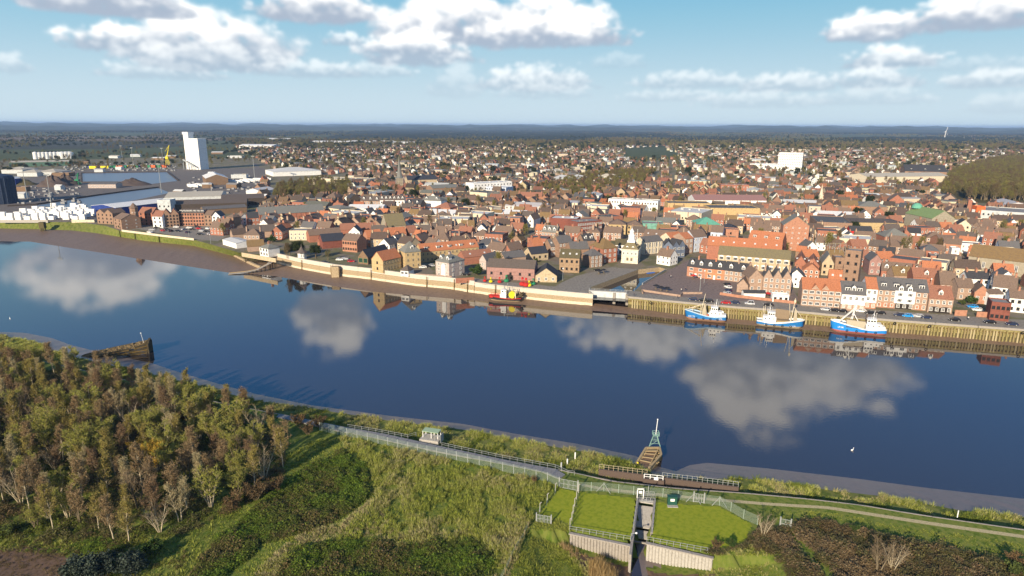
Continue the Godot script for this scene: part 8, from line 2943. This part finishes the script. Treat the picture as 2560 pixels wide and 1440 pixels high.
func wheelhouse(o: Node3D, x: float, y: float, w: float, l: float, key := "white"):
	var s := begin()
	box(s, V3(x, y + 1.2, 0), V3(l, 2.4, w))
	obj("deckhouse", s, key, o)
	s = begin()
	box(s, V3(x + l * 0.12, y + 3.3, 0), V3(l * 0.55, 1.9, w * 0.8))
	box(s, V3(x + l * 0.12, y + 4.32, 0), V3(l * 0.62, 0.14, w * 0.92))
	obj("wheelhouse", s, key, o)
	s = begin()
	for m in [-1, 1]:
		for k in 3:
			box(s, V3(x - l * 0.05 + k * l * 0.17, y + 3.55, m * w * 0.4), V3(l * 0.12, 0.7, 0.08))
		for k in 3:
			box(s, V3(x - l * 0.32 + k * l * 0.32, y + 1.6, m * w * 0.5), V3(0.5, 0.5, 0.08))
	for k in 3:
		box(s, V3(x + l * 0.395, y + 3.55, (k - 1) * w * 0.25), V3(0.08, 0.7, w * 0.2))
	obj("windows", s, "pane", o)
	s = begin()
	tube(s, V3(x, y + 4.3, 0), V3(x - 0.2, y + 8.0, 0), 0.12, 0.06, 6)
	tube(s, V3(x - 1.0, y + 4.3, 0.6), V3(x - 1.0, y + 6.8, 0.6), 0.05, 0.03, 5)
	tube(s, V3(x + 0.8, y + 4.3, -0.5), V3(x + 0.8, y + 6.2, -0.5), 0.05, 0.03, 5)
	box(s, V3(x, y + 6.0, 0), V3(0.3, 0.16, 2.0))
	obj("radar_mast", s, "frame_white", o)

func net_sheet(o: Node3D, called: String, p: Array, key: String):
	var s := begin()
	slab(s, p[0], p[1], p[2], p[3], 0.18)
	obj(called, s, key, o)

func boats():
	var s := begin()
	# left trawler
	var o := thing("trawler", "left of three blue trawlers, bow to the left with pale net hung from its mast", "fishing boat", V3(88, -0, -284.8), PI - 0.3, "blue trawlers along the piled quay")
	hull(o, 18.0, 5.2, 1.25, 2.7, 4.6, "hull_tan", "boat_blue", "boat_pale_blue")
	wheelhouse(o, -4.4, 2.5, 3.6, 5.2)
	s = begin()
	box(s, V3(-7.6, 3.2, 0), V3(2.6, 0.9, 3.4))
	lathe(s, [V2(0.05, 0), V2(0.6, 0.3), V2(0.6, 0.9), V2(0.05, 1.3)], 10, Transform3D(Basis(), V3(-7.4, 3.7, 0.8)))
	obj("rafts", s, "white", o)
	s = begin()
	tube(s, V3(2.2, 2.2, 0), V3(0.6, 12.5, 0), 0.2, 0.1, 7)
	tube(s, V3(1.4, 7.6, 0), V3(9.3, 4.2, 0), 0.2, 0.14, 7)
	tube(s, V3(2.2, 7.4, -1.6), V3(2.2, 7.4, 1.6), 0.13, 0.13, 6)
	tube(s, V3(2.2, 7.4, -1.6), V3(2.2, 2.4, -1.8), 0.1, 0.1, 6)
	tube(s, V3(2.2, 7.4, 1.6), V3(2.2, 2.4, 1.8), 0.1, 0.1, 6)
	tube(s, V3(5.6, 5.8, 0), V3(5.6, 3.4, 0), 0.12, 0.12, 6)
	tube(s, V3(2.2, 5.2, 0.6), V3(5.6, 5.6, 0), 0.1, 0.1, 6)
	obj("mast", s, "cream", o)
	s = begin()
	lathe(s, [V2(0.25, 8.0), V2(0.7, 6.0), V2(1.3, 3.6), V2(1.5, 2.4)], 9, Transform3D(Basis().scaled(V3(0.9, 1, 0.6)), V3(0.5, 0, 0.3)))
	obj("net", s, "net_pale", o)
	s = begin()
	box(s, V3(4.8, 3.0, 0), V3(1.4, 1.3, 1.6))
	obj("winch", s, "green_shed", o)
	hull_text(o, "LN 175", 5.9, 2.15, -2.5, 0.9, PI - 0.2)
	hull_text(o, "LN 175", -6.0, 1.85, -2.35, 0.9, PI + 0.05)
	deck_gear(o, 18.0, 2.4, -2.5)
	# middle trawler
	o = thing("trawler", "middle blue trawler, bow to the right with brown net spread behind its mast", "fishing boat", V3(118.4, 0, -275.5), -0.3, "blue trawlers along the piled quay")
	hull(o, 19.5, 5.6, 1.15, 2.5, 4.2, "hull_cream", "boat_blue", "white", 0.6)
	wheelhouse(o, -4.6, 2.3, 3.8, 5.4)
	s = begin()
	tube(s, V3(4.2, 2.0, 0), V3(5.2, 13.5, 0), 0.22, 0.1, 7)
	tube(s, V3(4.2, 2.2, 0.9), V3(3.0, 11.0, 0.3), 0.14, 0.1, 6)
	tube(s, V3(5.0, 9.5, 0), V3(9.4, 4.0, 0), 0.07, 0.07, 5)
	box(s, V3(5.15, 12.2, 0), V3(0.7, 1.2, 0.6))
	tube(s, V3(-7.4, 2.6, 0.8), V3(-7.4, 9.0, 0.8), 0.14, 0.1, 6)
	tube(s, V3(-6.6, 2.6, -0.8), V3(-6.6, 8.6, -0.8), 0.12, 0.1, 6)
	obj("mast", s, "cream", o)
	net_sheet(o, "net", [V3(-2.2, 3.4, -1.2), V3(3.6, 3.4, -1.2), V3(3.6, 7.6, -0.9), V3(-2.2, 8.0, -0.9)], "net_brown")
	net_sheet(o, "net", [V3(5.2, 3.0, -0.4), V3(6.8, 3.2, -0.4), V3(6.4, 7.6, -0.3), V3(5.5, 9.2, -0.3)], "net_pale")
	s = begin()
	box(s, V3(0.8, 2.7, 0.3), V3(5.0, 1.0, 2.6))
	box(s, V3(7.0, 3.0, 0), V3(1.6, 0.8, 2.0))
	obj("hatch", s, "old_wood", o)
	hull_text(o, "LN 171", 4.9, 1.45, 2.75, 0.8, 0.12)
	hull_text(o, "LN 171", -5.4, 1.45, 2.55, 0.8, -0.1)
	deck_gear(o, 19.5, 2.2, 2.75)
	# right trawler
	o = thing("trawler", "right blue trawler with pink red bottom and trawl net basket amidships", "fishing boat", V3(148.4, 0, -267.4), PI - 0.3, "blue trawlers along the piled quay")
	hull(o, 21.5, 6.0, 1.15, 2.7, 5.0, "hull_red", "boat_blue_bright", "white", 0.5)
	wheelhouse(o, -5.6, 2.5, 4.0, 6.4)
	s = begin()
	box(s, V3(-9.0, 3.3, 0), V3(2.4, 1.2, 3.4))
	obj("aft_house", s, "white", o)
	for m in [-1.2, 1.2]:
		s = begin()
		tube(s, V3(3.4, 2.4, m), V3(1.6, 12.4, m * 0.5), 0.16, 0.1, 6)
		tube(s, V3(7.6, 4.2, m * 0.4), V3(2.2, 10.4, m * 0.5), 0.12, 0.1, 6)
		tube(s, V3(2.4, 8.8, m * 0.5), V3(0.6, 5.8, m * 2.2), 0.14, 0.1, 6)
		obj("derrick", s, "frame_white", o)
	net_sheet(o, "net", [V3(-2.0, 2.6, -2.6), V3(4.6, 2.6, -2.6), V3(5.0, 6.0, -1.4), V3(-2.6, 5.6, -1.4)], "net_pale")
	s = begin()
	bar(s, V3(-2.8, 5.7, -1.4), V3(5.2, 6.1, -1.4), 0.25)
	bar(s, V3(-3.0, 6.9, 0.6), V3(4.6, 7.3, 0.6), 0.2)
	bar(s, V3(-2.4, 2.8, -2.9), V3(5.0, 3.2, -2.9), 0.3)
	bar(s, V3(-2.8, 5.7, -1.4), V3(-2.4, 2.8, -2.9), 0.25)
	bar(s, V3(-3.2, 2.4, 0.2), V3(-3.0, 8.6, 0.2), 0.5)
	obj("trawl_beams", s, "rust", o)
	hull_text(o, "LN 86", 7.0, 2.6, -2.55, 0.9, PI - 0.2)
	deck_gear(o, 21.5, 2.4, -2.95)
	# red workboat
	o = thing("workboat", "black hulled fishing boat with red foredeck and big yellow drum", "fishing boat", V3(-3.6, 0, -317.4), PI - 0.22)
	hull(o, 17.0, 5.2, 0.9, 1.9, 2.7, "hull_cream", "black_paint", "red_paint", 0.3)
	s = begin()
	box(s, V3(5.0, 2.2, 0), V3(5.2, 0.9, 3.4))
	for m in [-1.7, 1.7]:
		bar(s, V3(2.4, 3.2, m), V3(7.4, 3.4, m * 0.6), 0.16)
		for k in 4:
			bar(s, V3(2.4 + k * 1.6, 2.4, m * (1 - k * 0.1)), V3(2.4 + k * 1.6, 3.3, m * (1 - k * 0.1)), 0.12)
	obj("foredeck", s, "red_paint", o)
	s = begin()
	box(s, V3(0.4, 3.9, 0), V3(2.7, 4.2, 2.9))
	box(s, V3(1.6, 2.8, 0), V3(1.4, 1.8, 2.5))
	obj("wheelhouse", s, "white", o)
	s = begin()
	for m in [-1.47, 1.47]:
		box(s, V3(0.8, 5.2, m), V3(0.8, 0.6, 0.06))
		box(s, V3(-0.5, 5.2, m), V3(0.4, 0.5, 0.06))
	obj("windows", s, "pane", o)
	s = begin()
	tube(s, V3(0.2, 6.0, 0), V3(0.2, 8.0, 0), 0.5, 0.3, 8)
	tube(s, V3(-1.4, 6.2, 0), V3(-1.4, 9.4, 0), 0.1, 0.07, 6)
	bar(s, V3(-0.8, 6.6, 1.2), V3(-4.6, 6.6, 1.2), 0.2)
	bar(s, V3(-0.8, 6.6, -1.2), V3(-4.6, 6.6, -1.2), 0.2)
	for q in [[-2.4, 1.2], [-4.6, 1.2], [-2.4, -1.2], [-4.6, -1.2]]:
		bar(s, V3(q[0], 2.0, q[1]), V3(q[0], 6.6, q[1]), 0.18)
	obj("gantry", s, "steel_light", o)
	s = begin()
	var turn := Transform3D(Basis(Vector3.RIGHT, PI / 2), V3(-4.0, 3.6, 0))
	lathe(s, [V2(0.05, -1.3), V2(1.75, -1.3), V2(1.75, 1.3), V2(0.05, 1.3)], 14, turn)
	obj("drum", s, "yellow_paint", o)
	s = begin()
	bar(s, V3(-6.0, 2.0, -1.6), V3(-9.4, 4.6, -1.6), 0.5, 0.9)
	bar(s, V3(-6.0, 2.0, 1.6), V3(-9.4, 4.6, 1.6), 0.5, 0.9)
	box(s, V3(-8.6, 3.6, 0), V3(1.2, 1.4, 3.4))
	box(s, V3(-6.0, 2.4, 0), V3(2.0, 1.4, 3.2))
	obj("stern_gear", s, "old_wood_dark", o)
	s = begin()
	for m in [-1.8, 1.8]:
		bar(s, V3(-5.9, 2.0, m), V3(-5.7, 6.6, m), 0.35)
	obj("stern_posts", s, "cream", o)
	# boat in the inlet
	o = thing("blue_boat", "small boat under a blue cover moored in the inlet", "boat", V3(80.4, 2, -368.2), 0.55)
	hull(o, 6.5, 2.4, 0.3, 0.9, 1.2, "pale_grey", "pale_grey", "white", 0.15)
	s = begin()
	prism(s, [V2(-1.1, 0.8), V2(-0.7, 1.6), V2(0.7, 1.6), V2(1.1, 0.8)], -2.8, 2.4, Transform3D(Basis(Vector3.UP, PI / 2), Vector3.ZERO))
	obj("cover", s, "cover_blue", o)
	# swans
	var swans := [[V3(93.3, 0, -162.4), "white swan floating on the right part of the river", 0.4], [V3(-227.2, 0, -282.6), "white swan floating near the left edge of the river", 2.4]]
	for w in swans:
		s = begin()
		s.set_smooth_group(0)
		var body := []
		for k in 9:
			var t := k / 8.0
			body.append(V2(0.02 + 0.3 * sin(t * PI) * (1.2 - 0.4 * t), -0.6 + t * 1.25))
		lathe(s, body, 10, Transform3D(Basis(Vector3.BACK, -PI / 2 + 0.12).scaled(V3(1, 0.85, 1)), V3(0, 0.2, 0)))
		var neck := [V3(0.42, 0.25, 0), V3(0.62, 0.5, 0), V3(0.55, 0.8, 0), V3(0.6, 1.0, 0), V3(0.78, 1.03, 0)]
		for k in 4:
			tube(s, neck[k], neck[k + 1], 0.09 - k * 0.008, 0.085 - k * 0.008, 7)
		var b := mesh_of(s, "frame_white")
		s = begin()
		tube(s, V3(0.78, 1.03, 0), V3(0.95, 0.97, 0), 0.05, 0.02, 6)
		b = mesh_of(s, "orange_panel", b)
		tag(put("swan", b, null, w[0], w[2]), w[1], "bird", "swans on the river").scale = Vector3.ONE * 0.75

# ---- cars, buoys, people and small things
func make_car(called: String, label: String, key: String, at: Vector3, turn: float, van := false) -> Node3D:
	var o := thing(called, label, "van" if van else "car", at, turn)
	var s := begin()
	var roof := 1.46 if not van else 1.95
	prism(s, [V2(-2.15, 0.35), V2(-2.2, 0.75), V2(-1.95, 0.95), V2(1.1, 0.95), V2(1.95, 0.82), V2(2.18, 0.62), V2(2.15, 0.35), V2(1.8, 0.22), V2(-1.9, 0.22)], -0.86, 0.86)
	prism(s, [V2(-1.45, roof - 0.1), V2(-1.2, roof), V2(0.15, roof), V2(0.35, roof - 0.1)], -0.66, 0.66)
	for m in [-1, 1]:
		bar(s, V3(-1.9, 0.93, 0.76 * m), V3(-1.45, roof - 0.06, 0.66 * m), 0.12)
		bar(s, V3(1.1, 0.93, 0.76 * m), V3(0.33, roof - 0.06, 0.66 * m), 0.1)
		bar(s, V3(-0.45, 0.93, 0.77 * m), V3(-0.45, roof - 0.06, 0.67 * m), 0.1)
	obj("body", s, key, o)
	s = begin()
	var t := 0.8
	var low := [V3(-1.88, 0.94, -0.75), V3(1.05, 0.94, -0.75), V3(1.05, 0.94, 0.75), V3(-1.88, 0.94, 0.75)]
	var top := [V3(-1.42, roof - 0.1, -0.64), V3(0.33, roof - 0.1, -0.64), V3(0.33, roof - 0.1, 0.64), V3(-1.42, roof - 0.1, 0.64)]
	hexa(s, low + top)
	obj("glass", s, "pane", o)
	for q in [[-1.35, -0.8], [1.35, -0.8], [1.35, 0.8], [-1.35, 0.8]]:
		s = begin()
		tube(s, V3(q[0], 0.32, q[1] - 0.1), V3(q[0], 0.32, q[1] + 0.1), 0.32, 0.32, 10)
		var w := mesh_of(s, "tyre")
		s = begin()
		tube(s, V3(q[0], 0.32, q[1] - 0.115), V3(q[0], 0.32, q[1] + 0.115), 0.18, 0.18, 8)
		put("wheel", mesh_of(s, "chrome", w), o)
	for m in [-0.6, 0.6]:
		s = begin()
		box(s, V3(2.12, 0.66, m), V3(0.12, 0.14, 0.36))
		obj("headlight", s, "frame_white", o)
		s = begin()
		box(s, V3(-2.17, 0.74, m), V3(0.08, 0.14, 0.34))
		obj("tail_light", s, "red_paint", o)
	return o

func street_things():
	var cars := [
		[1732,751,"navy_car",-0.3,"dark blue car at the left end of the quay parking"], [1756,753,"car_black",-0.3,"black car second in the quay row left of the red car"], [1771,754.5,"car_black",-0.3,"black car third in the quay row left of the red car"],
		[1814,759,"car_red",-0.3,"dark red car parked on the quay"], [1837,759,"navy_car",-0.3,"dark navy car right of the red one on the quay"], [1921,764.5,"car_black",-0.3,"black car parked behind the middle trawler"],
		[2064,776,"silver",-0.3,"silver car behind the right trawler's bow"], [2084,778,"car_black",-0.3,"dark purple car right of the silver quay car"], [2104,780,"car_black",-0.3,"black car behind the right trawler's derricks"],
		[2136,773,"white",-0.3,"white car against the white flats"], [2152,780,"white",-0.3,"white car right of the right trawler's derricks"], [2175,784.5,"car_black",-0.3,"black car left of a pair below the slate flats"], [2200,785,"car_black",-0.3,"black car right of a pair below the slate flats"],
		[2247,789.5,"navy_car",-0.3,"dark navy car left of the bright blue car"], [2268,792,"car_blue",-0.3,"bright blue car parked on the quay"], [2295,793,"silver",-0.3,"silver car right of the bright blue car"], [2315,796,"navy_car",-0.3,"navy car right of the silver car on the quay"],
		[2386,802,"car_black",-0.3,"black car below the orange garden wall"], [2474,808,"car_black",-0.3,"black car below the dark brick block"], [2529,813,"navy_car",-0.3,"navy car at the far right of the quay"],
		[2431,769,"car_blue",-0.3,"blue car in the yard beside the dark brick block"], [2443,777,"white",-0.3,"white car in the yard beside the dark brick block"],
		[1817,713,"car_black",-1.2,"black car parked at the back corner of the square"], [1820,720,"white",-1.2,"white car at the back corner of the square"], [1820,728,"navy_car",-1.2,"navy car second from the front at the square's corner"], [1818,735,"silver",-1.2,"silver car nearest the quay at the square's corner"],
		[1493,678,"car_black",-0.9,"black car parked on the inlet quay"], [1655,641,"white",-0.3,"white car below the yellow mural"],
		[849,651,"white",0.1,"white car in the yard left of the boathouse"], [862,649,"silver",0.1,"silver car in the yard left of the boathouse"], [878,655,"car_red",0.1,"red car in the yard left of the boathouse"], [812,658,"car_black",-0.2,"black car behind the sea wall right of the gazebo"],
		[1057,670,"white",0.3,"white car below the yellow wing"], [1066,669,"car_black",0.3,"dark car below the yellow wing"], [1077,666,"silver",0.3,"silver car below the yellow wing"], [1163,688,"car_black",-0.3,"black car in the shade right of the grey villa"],
	]
	var lot := [[392,571,"car_black"],[375,582,"white"],[407,578,"car_red"],[417,575,"car_black"],[428,579,"car_black"],[441,569,"white"],[473,571,"white"],[478,575,"car_black"],[469,582,"navy_car"],[497,573,"car_red"],[505,579,"silver"],[516,580,"car_black"],[500,587,"car_black"],[525,586,"silver"],[533,569,"white"],[540,571,"car_black"],[552,575,"car_blue"],[551,581,"car_blue"],[556,586,"car_black"],[492,568,"car_black"],[445,579,"car_black"],[380,576,"silver"],[460,575,"silver"],[520,573,"white"],[545,566,"silver"]]
	var tone_word := {"car_black": "black", "white": "white", "car_red": "red", "navy_car": "navy", "silver": "silver", "car_blue": "blue"}
	var marks := [["the turret", -330.0, -520.0], ["the white gabled block", -250.0, -520.0], ["the car park wall", -255.0, -470.0]]
	for c in lot:
		var v := far_ground(c[0], c[1])
		cars.append([c[0], c[1], c[2], rf(-0.6, 0.2) + (PI / 2 if rng.randi() % 3 == 0 else 0.0), whereabouts("%s car in the flats' car park" % tone_word[c[2]], v.x, v.z, marks)])
	var first := {}
	for c in cars:
		var at := far_ground(c[0], c[1])
		at.y = 6.01
		if first.has(c[2]):
			again(first[c[2]], at, c[3] + (PI if c[0] > 1000 else 0.0), c[4])
		else:
			first[c[2]] = make_car("parked_car", c[4], c[2], at, c[3] + (PI if c[0] > 1000 else 0.0))
			first[c[2]].set_meta("group", "parked cars")
	make_car("parked_van", "pale silver van parked on the quay behind the left trawler", "silver", V3(110, 6, -290.8), PI - 0.3, true).set_meta("group", "parked cars")
	# buoys
	var buoys := [[1212,704,"red_paint",0.8,"small red buoy with yellow foot at the left of the quay row"], [1227,706,"yellow_paint",0.8,"yellow buoy beside the purple warehouse"], [1249,707,"red_paint",0.9,"red buoy lying between yellow and green buoys"], [1266,705,"green_paint",1.1,"green buoy behind the red fishing boat"], [1306,714,"red_paint",1.3,"tall red buoy leftmost of the bright red pair"], [1315,716,"red_paint",1.3,"tall red buoy rightmost of the bright red pair"], [1323,716,"yellow_paint",0.9,"red topped yellow buoy right of the bright red pair"], [1333,712,"green_paint",1.0,"pale green buoy at the right end of the quay row"]]
	for q in buoys:
		var at := far_ground(q[0], q[1])
		at.y = 6.0
		buoy(q[4], q[2], at, q[3])
	buoy("red buoy lying on the mud below the inlet", "red_paint", V3(27.5, 1, -318.1), 1.1)
	buoy("black buoy on the mud between red and green ones", "black_paint", V3(31.2, 1, -319), 1.2)
	buoy("green buoy on the mud below the inlet", "green_paint", V3(34.3, 1.4, -319.9), 1.2)
	# lamp posts
	var lamp: Node3D = null
	var lamps := [[1749.5,728,"street lamp in the middle of the square"], [1760,708,"street lamp before the salmon fronted house"], [2324,730,"street lamp above the pink brick row"], [1407,702,"white pole at the corner of the inlet quay"], [527,610,"lamp post at the car park's right end"], [472,590,"lamp post in the riverside car park"]]
	for l in lamps:
		var at := far_ground(l[0], l[1])
		if lamp == null:
			lamp = thing("street_lamp", l[2], "street lamp", at, 0.0, "street lamps of the quayside")
			var s := begin()
			tube(s, Vector3.ZERO, V3(0, 6.2, 0), 0.11, 0.07, 6)
			obj("post", s, "steel", lamp)
			s = begin()
			lathe(s, [V2(0.05, 6.1), V2(0.3, 6.5), V2(0.34, 6.8), V2(0.05, 7.1)], 8)
			obj("lamp_head", s, "frame_white", lamp)
		else:
			again(lamp, at, 0.0, l[2])
	# parasols and tables on the terrace
	var par := [[1640,724,"black_paint","black parasol on the walled terrace, left"], [1652,728,"black_paint","black parasol on the walled terrace, middle"], [1667,730,"black_paint","black parasol on the walled terrace, right"], [1919,744,"red_paint","red parasol before the white lean-to"], [1957,747,"red_paint","red parasol before the white garden room"], [1733,698,"red_paint","red awning parasol at the orange fronted house"], [1497,686,"black_paint","dark parasol among the tables on the inlet quay"], [1509,684,"black_paint","second dark parasol among the tables on the inlet quay"]]
	for q in par:
		var o := thing("parasol", q[3], "parasol", far_ground(q[0], q[1]))
		var s := begin()
		lathe(s, [V2(1.8, 2.1), V2(0.9, 2.5), V2(0.04, 2.8)], 8)
		obj("canopy", s, q[2], o)
		s = begin()
		tube(s, Vector3.ZERO, V3(0, 2.8, 0), 0.05, 0.04, 6)
		box(s, V3(0, 0.72, 0), V3(1.1, 0.06, 1.1))
		obj("pole", s, "old_wood", o)
	people()

func buoy(label: String, key: String, at: Vector3, size: float):
	var o := thing("buoy", label, "buoy", at, rf(0, 3), "navigation buoys on the quay")
	o.scale = Vector3.ONE * size
	var s := begin()
	lathe(s, [V2(0.05, 0.0), V2(0.9, 0.05), V2(1.25, 0.5), V2(1.25, 1.1), V2(0.8, 1.4), V2(0.05, 1.45)], 12)
	obj("float", s, key, o)
	s = begin()
	for k in 4:
		var a := TAU * k / 4
		bar(s, V3(cos(a) * 0.7, 1.4, sin(a) * 0.7), V3(cos(a) * 0.3, 3.0, sin(a) * 0.3), 0.1)
	lathe(s, [V2(0.05, 2.6), V2(0.5, 2.7), V2(0.5, 3.3), V2(0.05, 3.5)], 8)
	obj("topmark", s, key, o)

# a small standing or walking figure as one skin, meshed from capsules on a grid
func figure(stride: float) -> Array:
	var J := {"hip": V3(0, 0.95, 0), "chest": V3(0, 1.35, 0.01), "neck": V3(0, 1.5, 0.02), "head": V3(0, 1.66, 0.04)}
	var bones := [[V3(0, 1.0, 0), V3(0, 1.36, 0), 0.15, 0.17], [V3(0, 1.4, 0), V3(0, 1.56, 0.02), 0.07, 0.06], [V3(0, 1.62, 0.02), V3(0, 1.7, 0.03), 0.1, 0.1]]
	for m in [-1, 1]:
		var f: float = stride * m
		bones.append([V3(0.09 * m, 0.95, 0), V3(0.1 * m, 0.5, f * 0.22), 0.095, 0.065])
		bones.append([V3(0.1 * m, 0.5, f * 0.22), V3(0.1 * m, 0.08, f * 0.36 - 0.04), 0.062, 0.045])
		bones.append([V3(0.1 * m, 0.05, f * 0.36 - 0.05), V3(0.11 * m, 0.04, f * 0.36 + 0.15), 0.045, 0.04])
		bones.append([V3(0.17 * m, 1.4, 0), V3(0.24 * m, 1.13, -f * 0.15), 0.06, 0.048])
		bones.append([V3(0.24 * m, 1.13, -f * 0.15), V3(0.25 * m, 0.88, -f * 0.2 + 0.08), 0.046, 0.036])
	return bones

func body_mesh(bones: Array, coat: Color, legs: Color, hair: Color) -> ArrayMesh:
	var h := 0.05
	var n := Vector3i(16, 38, 22)
	var o := V3(-0.4, -0.05, -0.55)
	var val := PackedFloat32Array()
	val.resize((n.x + 1) * (n.y + 1) * (n.z + 1))
	for i in n.x + 1:
		for j in n.y + 1:
			for k in n.z + 1:
				var p := o + V3(i, j, k) * h
				var d := 9.0
				for b in bones:
					var ab: Vector3 = b[1] - b[0]
					var t := clampf((p - b[0]).dot(ab) / ab.length_squared(), 0, 1)
					var e: float = p.distance_to(b[0] + ab * t) - lerpf(b[2], b[3], t)
					var q := clampf(0.5 + 0.5 * (e - d) / 0.04, 0, 1)
					d = lerpf(e, d, q) - 0.04 * q * (1 - q)
				val[(i * (n.y + 1) + j) * (n.z + 1) + k] = d
	var at := {}
	var pts := []
	for i in n.x:
		for j in n.y:
			for k in n.z:
				var sum := Vector3.ZERO
				var c := 0
				for e in [[0,0,0,1,0,0],[0,1,0,1,1,0],[0,0,1,1,0,1],[0,1,1,1,1,1],[0,0,0,0,1,0],[1,0,0,1,1,0],[0,0,1,0,1,1],[1,0,1,1,1,1],[0,0,0,0,0,1],[1,0,0,1,0,1],[0,1,0,0,1,1],[1,1,0,1,1,1]]:
					var a := val[((i + e[0]) * (n.y + 1) + j + e[1]) * (n.z + 1) + k + e[2]]
					var b := val[((i + e[3]) * (n.y + 1) + j + e[4]) * (n.z + 1) + k + e[5]]
					if (a < 0) != (b < 0):
						var t := a / (a - b)
						sum += V3(e[0], e[1], e[2]).lerp(V3(e[3], e[4], e[5]), t)
						c += 1
				if c > 0:
					at[Vector3i(i, j, k)] = o + (V3(i, j, k) + sum / c) * h
	var s := begin()
	s.set_smooth_group(0)
	for i in range(1, n.x):
		for j in range(1, n.y):
			for k in range(1, n.z):
				var v := val[(i * (n.y + 1) + j) * (n.z + 1) + k]
				for ax in 3:
					var d: Vector3i = [Vector3i(1, 0, 0), Vector3i(0, 1, 0), Vector3i(0, 0, 1)][ax]
					var w := val[((i + d.x) * (n.y + 1) + j + d.y) * (n.z + 1) + k + d.z]
					if (v < 0) == (w < 0):
						continue
					var u: Vector3i = [Vector3i(0, 1, 0), Vector3i(0, 0, 1), Vector3i(1, 0, 0)][ax]
					var x: Vector3i = [Vector3i(0, 0, 1), Vector3i(1, 0, 0), Vector3i(0, 1, 0)][ax]
					var c := Vector3i(i, j, k)
					var q := [c - u - x, c - x, c, c - u]
					var ok := true
					for m in q:
						ok = ok and at.has(m)
					if not ok:
						continue
					var y: float = at[c].y
					s.set_color(hair if y > 1.7 else (Color(0.5, 0.3, 0.22) if y > 1.53 else (coat if y > 0.93 else legs)))
					if v < 0: quad(s, at[q[3]], at[q[2]], at[q[1]], at[q[0]])
					else: quad(s, at[q[0]], at[q[1]], at[q[2]], at[q[3]])
	return mesh_of(s, "painted")

func people():
	var walk := body_mesh(figure(1.0), Color(0.03, 0.03, 0.05), Color(0.04, 0.045, 0.08), Color(0.05, 0.03, 0.02))
	var stand := body_mesh(figure(0.15), Color(0.55, 0.53, 0.5), Color(0.03, 0.03, 0.035), Color(0.12, 0.07, 0.03))
	var spots := [[1675,694,walk,"person in dark clothes walking near the inlet side of the square"], [1677,695,stand,"person in pale top beside the walker in the square"], [1703,729,stand,"person in pale top at the gap in the terrace wall"], [1713.5,727,walk,"person in dark clothes just right of the terrace wall gap"], [1694,747,walk,"person in dark clothes walking on the quay below the terrace"], [2420.5,800,stand,"person in pale top standing on the quay near the black car"], [1585,741,walk,"person in dark clothes at the quay corner by the inlet gate"], [1690,667,walk,"person in dark clothes at the far end of the square"], [2108,668,stand,"person in pale top below the tall brick granary"]]
	for p in spots:
		var at := far_ground(p[0], p[1])
		at.y = 6.01
		tag(put("person", p[2], null, at, rf(-1.5, 1.5)), p[3], "person", "people on the quays")
